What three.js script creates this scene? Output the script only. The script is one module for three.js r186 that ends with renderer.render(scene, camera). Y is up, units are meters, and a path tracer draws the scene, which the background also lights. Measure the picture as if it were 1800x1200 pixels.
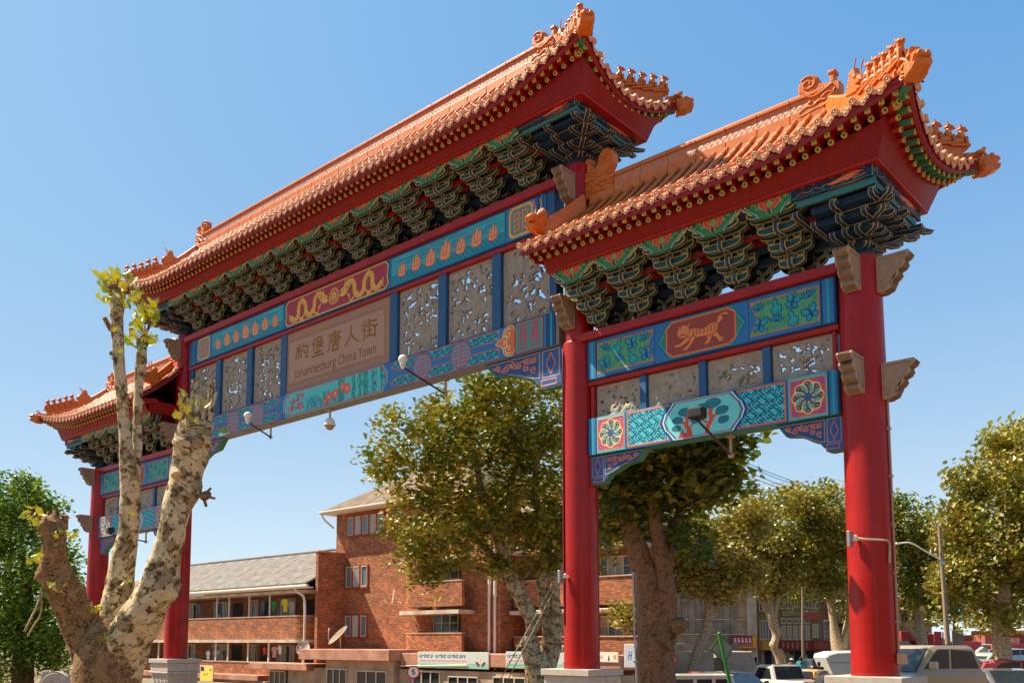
import * as THREE from 'three';
import { mergeGeometries, mergeVertices } from 'three/addons/utils/BufferGeometryUtils.js';
import { RoundedBoxGeometry } from 'three/addons/geometries/RoundedBoxGeometry.js';
import { MarchingCubes } from 'three/addons/objects/MarchingCubes.js';
import { ImprovedNoise } from 'three/addons/math/ImprovedNoise.js';
import { FontLoader } from 'three/addons/loaders/FontLoader.js';
import { TextGeometry } from 'three/addons/geometries/TextGeometry.js';

// ---------- camera, sky, sun, exposure ----------
const scene = new THREE.Scene();
const F = 1602.74, CX = 867.07, CY = 969.38, YAW = 0.7345, PITCH = 0.1, EYE = new THREE.Vector3(5.4677, 2.5648, 15.4706);
const camera = new THREE.PerspectiveCamera(2 * Math.atan(600 / F) * 180 / Math.PI, 1.5, 0.1, 4000);
camera.position.copy(EYE);
camera.rotation.order = 'YXZ';
camera.rotation.set(PITCH, YAW, 0.0014);
camera.setViewOffset(1800, 1200, 900 - CX, 600 - CY, 1800, 1200);
camera.updateMatrixWorld(true);
const renderer = new THREE.WebGLRenderer({ antialias: true });
renderer.toneMapping = THREE.LinearToneMapping;
renderer.toneMappingExposure = 2.15;
renderer.shadowMap.enabled = true;

const SUN = new THREE.Vector3(-2.3, 3.3, 1.0).normalize();
const sun = new THREE.DirectionalLight(new THREE.Color(1.0, 0.90, 0.73), 5.0);
sun.position.copy(SUN).multiplyScalar(120).add(new THREE.Vector3(-14, 4, -6));
sun.target.position.set(-14, 4, -6);
sun.castShadow = true;
sun.shadow.mapSize.set(4096, 4096);
Object.assign(sun.shadow.camera, { left: -70, right: 70, top: 70, bottom: -70, near: 1, far: 320 });
scene.add(sun, sun.target);

{ // clear sky: blue overhead, paling to the horizon and towards the sun
  const W = 512, H = 256, d = new Float32Array(W * H * 4), dir = new THREE.Vector3();
  const zen = [0.02, 0.195, 0.53], mid = [0.055, 0.34, 0.75], hor = [0.80, 0.92, 0.92], sunward = [0.52, 0.75, 0.92];
  for (let j = 0; j < H; j++) for (let i = 0; i < W; i++) {
    const v = (j + 0.5) / H, el = (v - 0.5) * Math.PI, az = ((i + 0.5) / W - 0.5) * 2 * Math.PI;
    dir.set(Math.cos(el) * Math.cos(az), Math.sin(el), Math.cos(el) * Math.sin(az));
    const e = Math.max(0, dir.y), cs = dir.dot(SUN);
    const a = 1 - Math.exp(-e * 2.5), b = 1 - Math.exp(-e * 1.2);
    const glow = 0.6 * Math.pow(Math.max(0, (cs - 0.28) / 0.72), 1.6);
    const o = (j * W + i) * 4;
    for (let c = 0; c < 3; c++) {
      let k = hor[c] * (1 - a) + mid[c] * a;
      k = k * (1 - b) + zen[c] * b;
      k += glow * (sunward[c] - k) ;
      if (dir.y < 0) { const g = [0.20, 0.17, 0.14][c], t = Math.min(1, -dir.y * 8); k = hor[c] * (1 - t) + g * t; }
      d[o + c] = k * 0.53;
    }
    d[o + 3] = 1;
  }
  const t = new THREE.DataTexture(d, W, H, THREE.RGBAFormat, THREE.FloatType);
  t.mapping = THREE.EquirectangularReflectionMapping; t.magFilter = t.minFilter = THREE.LinearFilter; t.wrapS = THREE.RepeatWrapping; t.needsUpdate = true;
  scene.background = t; scene.environment = t; scene.environmentIntensity = 1; scene.backgroundIntensity = 1;
}

// ---------- helpers ----------
const V = (x, y, z) => new THREE.Vector3(x, y, z), PI = Math.PI, lerp = (a, b, t) => a + (b - a) * t, clamp = (x, a = 0, b = 1) => Math.min(b, Math.max(a, x));
const sstep = (a, b, x) => { const t = clamp((x - a) / (b - a)); return t * t * (3 - 2 * t); };
function rng(s) { return () => { s = (s + 0x6d2b79f5) | 0; let t = Math.imul(s ^ (s >>> 15), 1 | s); t = (t + Math.imul(t ^ (t >>> 7), 61 | t)) ^ t; return ((t ^ (t >>> 14)) >>> 0) / 4294967296; }; }
const PN = new ImprovedNoise(), noise = (x, y, z = 0) => PN.noise(x, y, z);
const fbm = (x, y, z = 0, n = 4) => { let a = 0, k = 0.5, f = 1; for (let i = 0; i < n; i++) { a += k * noise(x * f, y * f, z * f + i * 7.3); f *= 2.03; k *= 0.5; } return a; };
const fwd = V(-Math.sin(YAW), 0, -Math.cos(YAW)), rgt = V(Math.cos(YAW), 0, -Math.sin(YAW));
// a point of the place from a pixel of the 1800 x 1200 photograph and its distance along the view
function at(u, v, D) {
  let x = (u - CX) / F, y = -(v - CY) / F, z = -1;
  [x, y] = [x * Math.cos(0.0014) - y * Math.sin(0.0014), x * Math.sin(0.0014) + y * Math.cos(0.0014)];
  const y2 = Math.cos(PITCH) * y - Math.sin(PITCH) * z, z2 = Math.sin(PITCH) * y + Math.cos(PITCH) * z, k = D / -z2;
  return V(EYE.x, EYE.y + y2 * k, EYE.z).addScaledVector(rgt, x * k).addScaledVector(fwd, D);
}
const atY = (u, v, D, y) => { const p = at(u, v, D); p.y = y; return p; };
const used = {};
function numbered(n) { const k = used[n] = (used[n] ?? -1) + 1; return k ? n + '_' + String(k).padStart(3, '0') : n; }
function tag(o, label, category, group, kind) { if (label) o.userData.label = label; if (category) o.userData.category = category; if (group) o.userData.group = group; if (kind) o.userData.kind = kind; return o; }
function mesh(name, geo, mat, parent = scene) {
  if (Array.isArray(geo)) geo = join(geo);
  const m = new THREE.Mesh(geo, mat); m.name = parent === scene ? numbered(name) : name; m.castShadow = m.receiveShadow = true; parent.add(m); return m;
}
function thing(name, label, category, pos = V(0, 0, 0), turn = 0, group) {
  const o = new THREE.Group(); o.name = numbered(name); o.position.copy(pos); o.rotation.y = turn; scene.add(o); return tag(o, label, category, group);
}
function part(name, parent) { const g = new THREE.Group(); g.name = name; parent.add(g); return g; }
function dup(o, label, pos, turn, group) { const c = o.clone(); c.userData = { ...o.userData }; c.name = numbered(o.name.replace(/_\d{3}$/, '')); scene.add(c); if (pos) c.position.copy(pos); if (turn !== undefined) c.rotation.y = turn; return tag(c, label, null, group); }
function join(list) { // keep the attributes that all share
  list = list.filter(Boolean).map((g) => g.index ? g.toNonIndexed() : g);
  const all = ['position', 'normal', 'uv', 'color'].filter((k) => list.every((g) => g.attributes[k]));
  for (const g of list) for (const k of Object.keys(g.attributes)) if (!all.includes(k)) g.deleteAttribute(k);
  return mergeGeometries(list, false);
}
// texture coordinates in metres from the face's main direction
function muv(g, s = 1) {
  if (g.index) g = g.toNonIndexed();
  if (!g.attributes.normal) g.computeVertexNormals();
  const p = g.attributes.position, n = p.count, uv = new Float32Array(n * 2), a = V(), b = V(), c = V(), e = V(), f = V();
  for (let i = 0; i < n; i += 3) {
    a.fromBufferAttribute(p, i); b.fromBufferAttribute(p, i + 1); c.fromBufferAttribute(p, i + 2);
    e.subVectors(b, a).cross(f.subVectors(c, a));
    const ax = Math.abs(e.x), ay = Math.abs(e.y), az = Math.abs(e.z);
    for (let k = 0; k < 3; k++) { const q = [a, b, c][k], o = (i + k) * 2; if (ay >= ax && ay >= az) { uv[o] = q.x * s; uv[o + 1] = q.z * s; } else if (ax >= az) { uv[o] = q.z * s; uv[o + 1] = q.y * s; } else { uv[o] = q.x * s; uv[o + 1] = q.y * s; } }
  }
  g.setAttribute('uv', new THREE.BufferAttribute(uv, 2)); return g;
}
const box = (x0, x1, y0, y1, z0, z1) => muv(new THREE.BoxGeometry(x1 - x0, y1 - y0, z1 - z0).translate((x0 + x1) / 2, (y0 + y1) / 2, (z0 + z1) / 2));
const cbox = (x0, x1, y0, y1, z0, z1, r = 0.012) => muv(new RoundedBoxGeometry(x1 - x0, y1 - y0, z1 - z0, 2, r).translate((x0 + x1) / 2, (y0 + y1) / 2, (z0 + z1) / 2));
const cyl = (r0, r1, h, x, y, z, n = 16, open = false) => new THREE.CylinderGeometry(r1, r0, h, n, 1, open).translate(x, y + h / 2, z); // r0 at the bottom
const ball = (r, x, y, z, sx = 1, sy = 1, sz = 1, n = 12) => new THREE.SphereGeometry(r, n, Math.max(6, n * 0.66 | 0)).scale(sx, sy, sz).translate(x, y, z);
function rod(a, b, r0, r1 = r0, n = 8) { const d = V().subVectors(b, a), L = d.length(); const g = new THREE.CylinderGeometry(r1, r0, L, n); g.translate(0, L / 2, 0); g.applyQuaternion(new THREE.Quaternion().setFromUnitVectors(V(0, 1, 0), d.normalize())); return g.translate(a.x, a.y, a.z); }
const tube = (pts, r, n = 20, m = 6, closed = false) => new THREE.TubeGeometry(new THREE.CatmullRomCurve3(pts, closed), n, r, m, closed);
function shape(pts, holes = []) { const s = new THREE.Shape(pts.map((p) => new THREE.Vector2(p[0], p[1]))); for (const h of holes) s.holes.push(new THREE.Path(h.map((p) => new THREE.Vector2(p[0], p[1])))); return s; }
function slab(pts, d, bevel = 0, holes) { // outline in x,y; thickness d about z = 0
  const g = new THREE.ExtrudeGeometry(shape(pts, holes), { depth: d - 2 * bevel, bevelEnabled: bevel > 0, bevelSize: bevel, bevelThickness: bevel, bevelOffset: -bevel, bevelSegments: 1, curveSegments: 8 });
  return g.translate(0, 0, -d / 2 + bevel);
}
function smooth(pts, n = 6, closed = false) { return new THREE.CatmullRomCurve3(pts.map((p) => V(p[0], p[1], 0)), closed, 'centripetal').getPoints(pts.length * n).map((p) => [p.x, p.y]); }
function tint(g, c) { const n = g.attributes.position.count, a = new Float32Array(n * 3); for (let i = 0; i < n; i++) a.set(c, i * 3); g.setAttribute('color', new THREE.BufferAttribute(a, 3)); return g; }
// taper along a bent path: used for limbs of trees
function limb(pts, radii, seg = 24, rad = 12, rough = 0, seed = 1, burls = []) {
  const cv = new THREE.CatmullRomCurve3(pts, false, 'centripetal'), fr = cv.computeFrenetFrames(seg), P = [], U = [], I = [];
  for (let i = 0; i <= seg; i++) {
    const t = i / seg, c = cv.getPoint(t), k = t * (radii.length - 1), j = Math.min(radii.length - 2, k | 0), r = lerp(radii[j], radii[j + 1], k - j);
    for (let q = 0; q <= rad; q++) {
      const a = (q % rad) / rad * 2 * PI, dx = Math.cos(a), dy = Math.sin(a), n = V().addScaledVector(fr.normals[i], dx).addScaledVector(fr.binormals[i], dy);
      const rr = r * (1 + rough * (fbm(c.x * 2.2 + n.x * 1.2 + seed, c.y * 2.2 + n.y * 1.2, c.z * 2.2 + n.z * 1.2, 3) * 1.6 + 0.35 * noise(c.y * 9 + seed, n.x * 3, n.z * 3)));
      let bump = 0; for (const [bp, bq] of burls) { const d2 = (c.x + n.x * rr - bp.x) ** 2 + (c.y + n.y * rr - bp.y) ** 2 + (c.z + n.z * rr - bp.z) ** 2; bump += bq * Math.exp(-d2 / (1.1 * bq * bq)) * (0.75 + 0.5 * noise(c.x * 7 + n.x * 5, c.y * 7 + n.y * 5, n.z * 5)); }
      const rb = rr + bump; P.push(c.x + n.x * rb, c.y + n.y * rb, c.z + n.z * rb); U.push(q / rad * 2 * PI * r, cv.getLength() * t);
    }
  }
  const w = rad + 1;
  for (let i = 0; i < seg; i++) for (let q = 0; q < rad; q++) { const a = i * w + q; I.push(a, a + 1, a + w, a + 1, a + w + 1, a + w); }
  const g = new THREE.BufferGeometry(); g.setAttribute('position', new THREE.Float32BufferAttribute(P, 3)); g.setAttribute('uv', new THREE.Float32BufferAttribute(U, 2)); g.setIndex(I); g.computeVertexNormals();
  // close the seam in the normals
  const n = g.attributes.normal; for (let i = 0; i <= seg; i++) { const a = i * w, b = a + rad, x = n.getX(a) + n.getX(b), y = n.getY(a) + n.getY(b), z = n.getZ(a) + n.getZ(b), L = Math.hypot(x, y, z) || 1; n.setXYZ(a, x / L, y / L, z / L); n.setXYZ(b, x / L, y / L, z / L); }
  return g;
}

// ---------- textures and materials ----------
function canvasTex(w, h, draw, o = {}) {
  const c = document.createElement('canvas'); c.width = w; c.height = h; const x = c.getContext('2d'); draw(x, w, h);
  const t = new THREE.CanvasTexture(c); if (!o.data) t.colorSpace = THREE.SRGBColorSpace; t.wrapS = t.wrapT = THREE.RepeatWrapping; t.anisotropy = 8; return t;
}
function dataTex(n, fn, o = {}) { // fn(u, v) in 0..1 -> [r, g, b] 0..1, made to wrap
  const d = new Uint8Array(n * n * 4);
  for (let j = 0; j < n; j++) for (let i = 0; i < n; i++) { const c = fn(i / n, j / n), k = (j * n + i) * 4; d[k] = clamp(c[0]) * 255; d[k + 1] = clamp(c[1]) * 255; d[k + 2] = clamp(c[2]) * 255; d[k + 3] = 255; }
  const t = new THREE.DataTexture(d, n, n); if (o.srgb) t.colorSpace = THREE.SRGBColorSpace; t.wrapS = t.wrapT = THREE.RepeatWrapping; t.magFilter = THREE.LinearFilter; t.minFilter = THREE.LinearFilter; t.needsUpdate = true;
  if (o.m) t.repeat.set(1 / o.m, 1 / o.m); return t;
}
// gradient noise on a lattice that wraps after p cells
function wrapNoise(x, y, p, s) {
  const xi = Math.floor(x), yi = Math.floor(y), fx = x - xi, fy = y - yi, ux = fx * fx * fx * (fx * (fx * 6 - 15) + 10), uy = fy * fy * fy * (fy * (fy * 6 - 15) + 10);
  const g = (a, b, dx, dy) => { let h = Math.imul(((a % p) + p) % p + 1, 374761393) ^ Math.imul(((b % p) + p) % p + 7, 668265263) ^ Math.imul(s + 13, 1274126177); h = Math.imul(h ^ (h >>> 13), 1274126177); const t = ((h ^ (h >>> 16)) >>> 0) / 4294967296 * 6.2832; return Math.cos(t) * dx + Math.sin(t) * dy; };
  return lerp(lerp(g(xi, yi, fx, fy), g(xi + 1, yi, fx - 1, fy), ux), lerp(g(xi, yi + 1, fx, fy - 1), g(xi + 1, yi + 1, fx - 1, fy - 1), ux), uy) * 1.25;
}
const loopN = (u, v, f, s = 0, n = 4) => { let k = 0.5, q = Math.max(2, Math.round(f)), o = 0; for (let i = 0; i < n; i++) { o += k * wrapNoise(u * q, v * q, q, s * 31 + i * 17); q *= 2; k *= 0.5; } return o; };
const lin = (r, g, b) => new THREE.Color().setRGB(r, g, b);
const grainTex = dataTex(256, (u, v) => { const a = 0.86 + 0.28 * loopN(u, v, 10, 1) + 0.10 * loopN(u, v, 60, 5, 2); return [a, a, a]; }, { m: 1.5 });
const roughTex = dataTex(256, (u, v) => { const a = 0.55 + 0.7 * loopN(u, v, 14, 9); return [a, a, a]; }, { m: 1.2 });
const fineBump = dataTex(256, (u, v) => { const a = 0.5 + 0.6 * loopN(u, v, 40, 3, 3); return [a, a, a]; }, { m: 0.6 });
const tileTone = dataTex(256, (u, v) => { const a = 0.9 + 0.35 * loopN(u, v, 8, 12, 3) + 0.3 * loopN(u, v, 50, 15, 3), b = loopN(u, v, 12, 22, 3); return [a, a * (0.97 + 0.25 * b), a * (0.95 + 0.4 * b)]; }, { m: 1.1 });
const lacquer = dataTex(512, (u, v) => { const a = 0.90 + 0.32 * loopN(u, v, 5, 31, 4), s = loopN(u, v, 120, 33, 2), w = loopN(u, v, 24, 36, 3); let k = a + 0.06 * s + 0.08 * w; const chip = loopN(u, v, 64, 39, 2) > 0.405 ? 1 : 0; return chip ? [0.95, 0.8, 0.72] : [k, k * 0.96, k * 0.94]; }, { m: 2.2 });
const wavy = dataTex(256, (u, v) => { const a = 0.5 + 0.8 * loopN(u, v, 6, 41, 4) + 0.12 * loopN(u, v, 60, 43, 2); return [a, a, a]; }, { m: 1.4 });
const std = (c, rough = 0.7, o = {}) => new THREE.MeshPhysicalMaterial({ color: c, roughness: rough, specularIntensity: 0.5, ...o });
const phy = (c, rough = 0.5, o = {}) => new THREE.MeshPhysicalMaterial({ color: c, roughness: rough, ...o });
const M = {
  antefix: phy(lin(0.74, 0.36, 0.16), 0.4, { map: tileTone, clearcoat: 0.2, clearcoatRoughness: 0.3 }),
  red: phy(lin(0.38, 0.011, 0.007), 0.45, { specularIntensity: 0.3, map: lacquer, clearcoat: 0.28, clearcoatRoughness: 0.14, bumpMap: wavy, bumpScale: 0.006 }),
  redDull: std(lin(0.27, 0.007, 0.005), 0.5, { map: grainTex }),
  fascia: std(lin(0.34, 0.035, 0.05), 0.55, { map: grainTex }),
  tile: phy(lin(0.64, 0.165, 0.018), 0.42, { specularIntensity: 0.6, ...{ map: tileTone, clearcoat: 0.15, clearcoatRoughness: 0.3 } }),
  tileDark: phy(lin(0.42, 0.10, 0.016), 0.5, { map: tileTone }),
  blue: std(lin(0.035, 0.12, 0.26), 0.5, { map: grainTex }),
  navy: std(lin(0.015, 0.045, 0.085), 0.5, { map: grainTex }),
  green: std(lin(0.07, 0.22, 0.13), 0.55, { map: grainTex }),
  paint: std(lin(1, 1, 1), 0.48, { vertexColors: true }),
  stone: std(lin(0.42, 0.28, 0.18), 0.85, { map: grainTex, bumpMap: fineBump, bumpScale: 0.002 }),
  carve: std(lin(0.42, 0.345, 0.27), 0.8, { map: grainTex, bumpMap: fineBump, bumpScale: 0.002 }),
  granite: std(lin(0.56, 0.46, 0.37), 0.8, { map: grainTex, bumpMap: fineBump, bumpScale: 0.002 }),
  white: std(lin(0.78, 0.70, 0.59), 0.5), cream: std(lin(0.66, 0.58, 0.46), 0.6, { map: grainTex }),
  black: std(lin(0.012, 0.012, 0.013), 0.5), dark: std(lin(0.03, 0.028, 0.025), 0.7),
  steel: std(lin(0.42, 0.42, 0.42), 0.35, { metalness: 0.7 }), grey: std(lin(0.29, 0.26, 0.22), 0.7, { map: grainTex }),
  glass: phy(lin(0.02, 0.025, 0.03), 0.06, { specularIntensity: 1 }),
};
const YEL = [0.44, 0.31, 0.09], TEAL = [0.018, 0.075, 0.088], DTEAL = [0.010, 0.045, 0.06], BLU = [0.018, 0.06, 0.13], GRN = [0.05, 0.20, 0.11], RED = [0.36, 0.018, 0.018];
M.tones = [[1, 1, 1], [0.86, 0.82, 0.85], [1.08, 1.12, 1.15], [0.95, 0.9, 1.3], [1.02, 1.06, 0.9], [0.78, 0.74, 0.8]].map((k) => { const m = M.tile.clone(); m.color.setRGB(M.tile.color.r * k[0], M.tile.color.g * k[1], M.tile.color.b * k[2]); return m; });
// ---------- the painted panels of the gate ----------
const C = { blue: '#2f74aa', dkblue: '#1f4a80', teal: '#27a0aa', ltteal: '#5cc4c4', dkteal: '#11636f', navy: '#1c3f66', or: '#e8743f', pink: '#d8506a', red: '#b8303a', br: '#8c3a34', yel: '#e8b84a', gr: '#5ba45c', ltgr: '#8cc47a', cream: '#ead9a0', white: '#d8efe9' };
function poly(x, pts, fill, stroke, lw) { x.beginPath(); pts.forEach((p, i) => i ? x.lineTo(p[0], p[1]) : x.moveTo(p[0], p[1])); x.closePath(); if (fill) { x.fillStyle = fill; x.fill(); } if (stroke) { x.strokeStyle = stroke; x.lineWidth = lw; x.lineJoin = 'round'; x.stroke(); } }
function curve(x, pts, col, lw, close) { // smooth line through points
  const q = smooth(pts, 5, close); x.beginPath(); q.forEach((p, i) => i ? x.lineTo(p[0], p[1]) : x.moveTo(p[0], p[1])); if (close) x.closePath(); x.strokeStyle = col; x.lineWidth = lw; x.lineCap = x.lineJoin = 'round'; x.stroke();
}
function blob(x, pts, fill, stroke, lw) { const q = smooth(pts, 5, true); poly(x, q, fill, stroke, lw); }
function spiral(x, cx, cy, r, turns, a0, dir, col, lw) { const p = []; for (let i = 0; i <= 30; i++) { const t = i / 30, a = a0 + dir * turns * 2 * PI * t, q = r * (1 - 0.85 * t); p.push([cx + q * Math.cos(a), cy + q * Math.sin(a)]); } curve(x, p, col, lw); }
// diagonal key fret inside a clip outline
function fret(x, clip, s, bg, fg, lw) {
  const xs = clip.map((p) => p[0]), ys = clip.map((p) => p[1]), x0 = Math.min(...xs), x1 = Math.max(...xs), y0 = Math.min(...ys), y1 = Math.max(...ys);
  x.save(); poly(x, clip, bg); x.clip(); x.translate((x0 + x1) / 2, (y0 + y1) / 2); x.rotate(PI / 4); x.strokeStyle = fg; x.lineWidth = lw; x.lineCap = 'square';
  const R = Math.ceil(Math.hypot(x1 - x0, y1 - y0) / s / 2) + 2;
  for (let i = -R; i <= R; i++) for (let j = -R; j <= R; j++) {
    const ox = i * s + (j & 1 ? s / 2 : 0), oy = j * s; const u = s / 6;
    x.beginPath();
    if ((i + j) & 1) { x.moveTo(ox - 2 * u, oy - 2 * u); x.lineTo(ox - 2 * u, oy); x.lineTo(ox + 2 * u, oy); x.lineTo(ox + 2 * u, oy + 2 * u); x.moveTo(ox, oy - 2 * u); x.lineTo(ox, oy + 3 * u); x.moveTo(ox + 2 * u, oy - 3 * u); x.lineTo(ox + 2 * u, oy - 1.2 * u); }
    else { x.moveTo(ox - 2 * u, oy + 2 * u); x.lineTo(ox, oy + 2 * u); x.lineTo(ox, oy - 2 * u); x.lineTo(ox + 2 * u, oy - 2 * u); x.moveTo(ox - 2 * u, oy); x.lineTo(ox + 3 * u, oy); x.moveTo(ox - 3 * u, oy - 2 * u); x.lineTo(ox - 1.2 * u, oy - 2 * u); }
    x.stroke();
  }
  x.restore();
}
function butterfly(x, cx, cy, s, a) {
  x.save(); x.translate(cx, cy); x.rotate(a); x.scale(s, s);
  for (const k of [-1, 1]) {
    blob(x, [[0, 0], [k * 0.3, -0.75], [k * 0.8, -0.95], [k * 0.9, -0.4], [k * 0.45, 0]], '#2aa2ae', '#1d3f73', 0.11);
    blob(x, [[0, 0.05], [k * 0.5, 0.05], [k * 0.75, 0.4], [k * 0.4, 0.75], [k * 0.1, 0.45]], '#2f95b8', '#1d3f73', 0.11);
    for (const [px, py] of [[0.55, -0.6], [0.68, -0.45], [0.45, 0.35]]) { x.beginPath(); x.arc(k * px, py, 0.06, 0, 7); x.fillStyle = '#1d3f73'; x.fill(); }
    curve(x, [[0, -0.3], [k * 0.15, -0.9], [k * 0.25, -1.1]], '#1d3f73', 0.06);
  }
  blob(x, [[-0.08, -0.4], [0.08, -0.4], [0.1, 0.5], [-0.1, 0.5]], '#1d5080', '#1d3f73', 0.05);
  x.restore();
}
function gourd(x, cx, cy, s, a) {
  x.save(); x.translate(cx, cy); x.rotate(a); x.scale(s, s);
  blob(x, [[0, -0.9], [0.32, -0.65], [0.2, -0.25], [0.6, 0.15], [0.5, 0.75], [0, 0.95], [-0.5, 0.75], [-0.6, 0.15], [-0.2, -0.25], [-0.32, -0.65]], '#27a4a6', '#1d4a7a', 0.11);
  curve(x, [[-0.3, 0.5], [0, 0.7], [0.3, 0.5]], '#1d5a88', 0.07); curve(x, [[0, -0.9], [0.2, -1.2], [0.5, -1.15]], '#1d4a7a', 0.1);
  x.restore();
}
function leafy(x, cx, cy, s, a) { x.save(); x.translate(cx, cy); x.rotate(a); x.scale(s, s); for (let i = 0; i < 5; i++) { const t = -1.2 + i * 0.6; blob(x, [[0, 0], [Math.sin(t - 0.25) * 0.6, -Math.cos(t - 0.25) * 0.6], [Math.sin(t) * 0.95, -Math.cos(t) * 0.95], [Math.sin(t + 0.25) * 0.6, -Math.cos(t + 0.25) * 0.6]], '#2a8fb0', '#1d3f73', 0.08); } x.restore(); }
function greenPanel(x, pts, seed) {
  const r = rng(seed), xs = pts.map((p) => p[0]), ys = pts.map((p) => p[1]), x0 = Math.min(...xs), x1 = Math.max(...xs), y0 = Math.min(...ys), y1 = Math.max(...ys), h = y1 - y0, w = x1 - x0;
  poly(x, pts, '#55a070', C.or, 9); x.save(); poly(x, pts, null); x.clip();
  for (let i = 0; i < 80; i++) spiral(x, x0 + r() * w, y0 + r() * h, 10 + r() * 10, 0.9, r() * 6, r() < 0.5 ? 1 : -1, '#2c7a62', 3.2);
  const items = [butterfly, gourd, leafy], n = 9; let k = seed % 3;
  for (let i = 0; i < 4; i++) for (let j = 0; j < 2; j++) { items[k++ % 3](x, x0 + w * (0.13 + 0.25 * i) + (r() - 0.5) * 12, y0 + h * (0.27 + 0.47 * j) + (r() - 0.5) * 10, h * 0.25, (r() - 0.5) * 1.2); }
  x.restore();
}
function beast(x, cx, cy, s, flip) { // a prowling striped guardian beast
  x.save(); x.translate(cx, cy); x.scale(flip ? -s : s, s);
  const f = '#e2824a', d = '#7a3428', L = 0.035;
  blob(x, [[1.15, -0.55], [1.3, -0.85], [1.75, -0.95], [1.95, -0.8], [1.7, -0.72], [1.5, -0.5], [1.2, -0.3]], f, d, L);
  blob(x, [[0.75, 0.0], [1.15, 0.1], [1.35, 0.45], [1.6, 0.6], [1.6, 0.78], [1.25, 0.78], [1.1, 0.5], [0.8, 0.3]], f, d, L);
  blob(x, [[0.5, 0.1], [0.85, 0.15], [0.75, 0.5], [0.55, 0.75], [0.25, 0.8], [0.25, 0.65], [0.45, 0.5]], f, d, L);
  blob(x, [[-0.95, -0.35], [-0.5, -0.45], [0.2, -0.3], [0.8, -0.5], [1.2, -0.4], [1.15, 0.05], [0.7, 0.25], [0.0, 0.2], [-0.6, 0.2], [-1.0, 0.0]], f, d, L);
  blob(x, [[-0.9, 0.0], [-0.6, 0.15], [-1.0, 0.4], [-1.5, 0.55], [-1.85, 0.5], [-1.85, 0.36], [-1.4, 0.3]], f, d, L);
  blob(x, [[-0.6, 0.05], [-0.3, 0.15], [-0.6, 0.55], [-0.95, 0.85], [-1.25, 0.85], [-1.2, 0.7], [-0.85, 0.5]], f, d, L);
  blob(x, [[-1.5, -0.65], [-1.1, -0.8], [-0.75, -0.55], [-0.75, -0.2], [-1.05, 0.02], [-1.4, 0.0], [-1.6, -0.3]], f, d, L);
  for (const [a, b] of [[-1.5, -0.7], [-0.85, -0.75]]) blob(x, [[a, b + 0.12], [a + 0.05, b - 0.1], [a + 0.2, b + 0.08]], f, d, L);
  for (const a of [-1.35, -1.05]) { x.beginPath(); x.arc(a, -0.42, 0.07, 0, 7); x.fillStyle = '#f2d9a0'; x.fill(); x.strokeStyle = d; x.lineWidth = 0.03; x.stroke(); }
  curve(x, [[-1.4, -0.12], [-1.2, -0.2], [-1.0, -0.12]], d, 0.05);
  for (let i = 0; i < 7; i++) curve(x, [[-0.5 + i * 0.24, -0.4 + (i > 3 ? -0.02 : 0.06)], [-0.42 + i * 0.24, -0.15], [-0.5 + i * 0.24, 0.02]], d, 0.045);
  for (let i = 0; i < 4; i++) spiral(x, 1.5 + i * 0.06, -0.82 + i * 0.05, 0.1, 0.8, i, 1, d, 0.025);
  for (const [a, b] of [[-1.78, 0.45], [-1.15, 0.8], [0.35, 0.74], [1.5, 0.72]]) for (let k = 0; k < 3; k++) curve(x, [[a - 0.05 + k * 0.08, b - 0.08], [a - 0.08 + k * 0.08, b + 0.06]], d, 0.025);
  x.restore();
}
const sideUpperTex = canvasTex(2048, 330, (x, W, H) => { // x: -5.65 .. -0.35
  const X = (m) => (m + 5.65) / 5.3 * W; x.fillStyle = C.blue; x.fillRect(0, 0, W, H);
  for (const [a, b] of [[-5.65, -5.4], [-0.62, -0.35]]) { x.fillStyle = C.navy; x.fillRect(X(a), 0, X(b) - X(a), H); x.fillStyle = C.blue; x.fillRect(X(a) + 14, 0, X(b) - X(a) - 28, H); x.fillStyle = C.teal; x.fillRect(X((a + b) / 2) - 9, 0, 18, H); }
  x.fillStyle = C.navy; x.fillRect(0, 0, W, 12); x.fillRect(0, H - 12, W, 12);
  const my = 44, mid = H / 2;
  greenPanel(x, [[X(-5.38), my], [X(-4.02), my], [X(-4.16), mid], [X(-4.02), H - my], [X(-5.38), H - my]], 5);
  greenPanel(x, [[X(-1.94), my], [X(-0.65), my], [X(-0.65), H - my], [X(-1.94), H - my], [X(-1.80), mid]], 8);
  const oct = (d, c) => [[X(-3.62) - d * 0.4, c], [X(-2.34) + d * 0.4, c], [X(-2.12) + d, mid], [X(-2.34) + d * 0.4, H - c], [X(-3.62) - d * 0.4, H - c], [X(-3.84) - d, mid]];
  poly(x, oct(34, 14), C.teal, C.dkblue, 7); poly(x, oct(12, 24), '#3f7f6a', null);
  const o2 = (d) => [[X(-3.58) - d, 34 - d], [X(-2.38) + d, 34 - d], [X(-2.24) + d, 74], [X(-2.24) + d, H - 74], [X(-2.38) + d, H - 34 + d], [X(-3.58) - d, H - 34 + d], [X(-3.72) - d, H - 74], [X(-3.72) - d, 74]];
  poly(x, o2(0), '#97453a', C.or, 13);
  beast(x, X(-2.98), mid + 4, 122, false);
});
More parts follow.
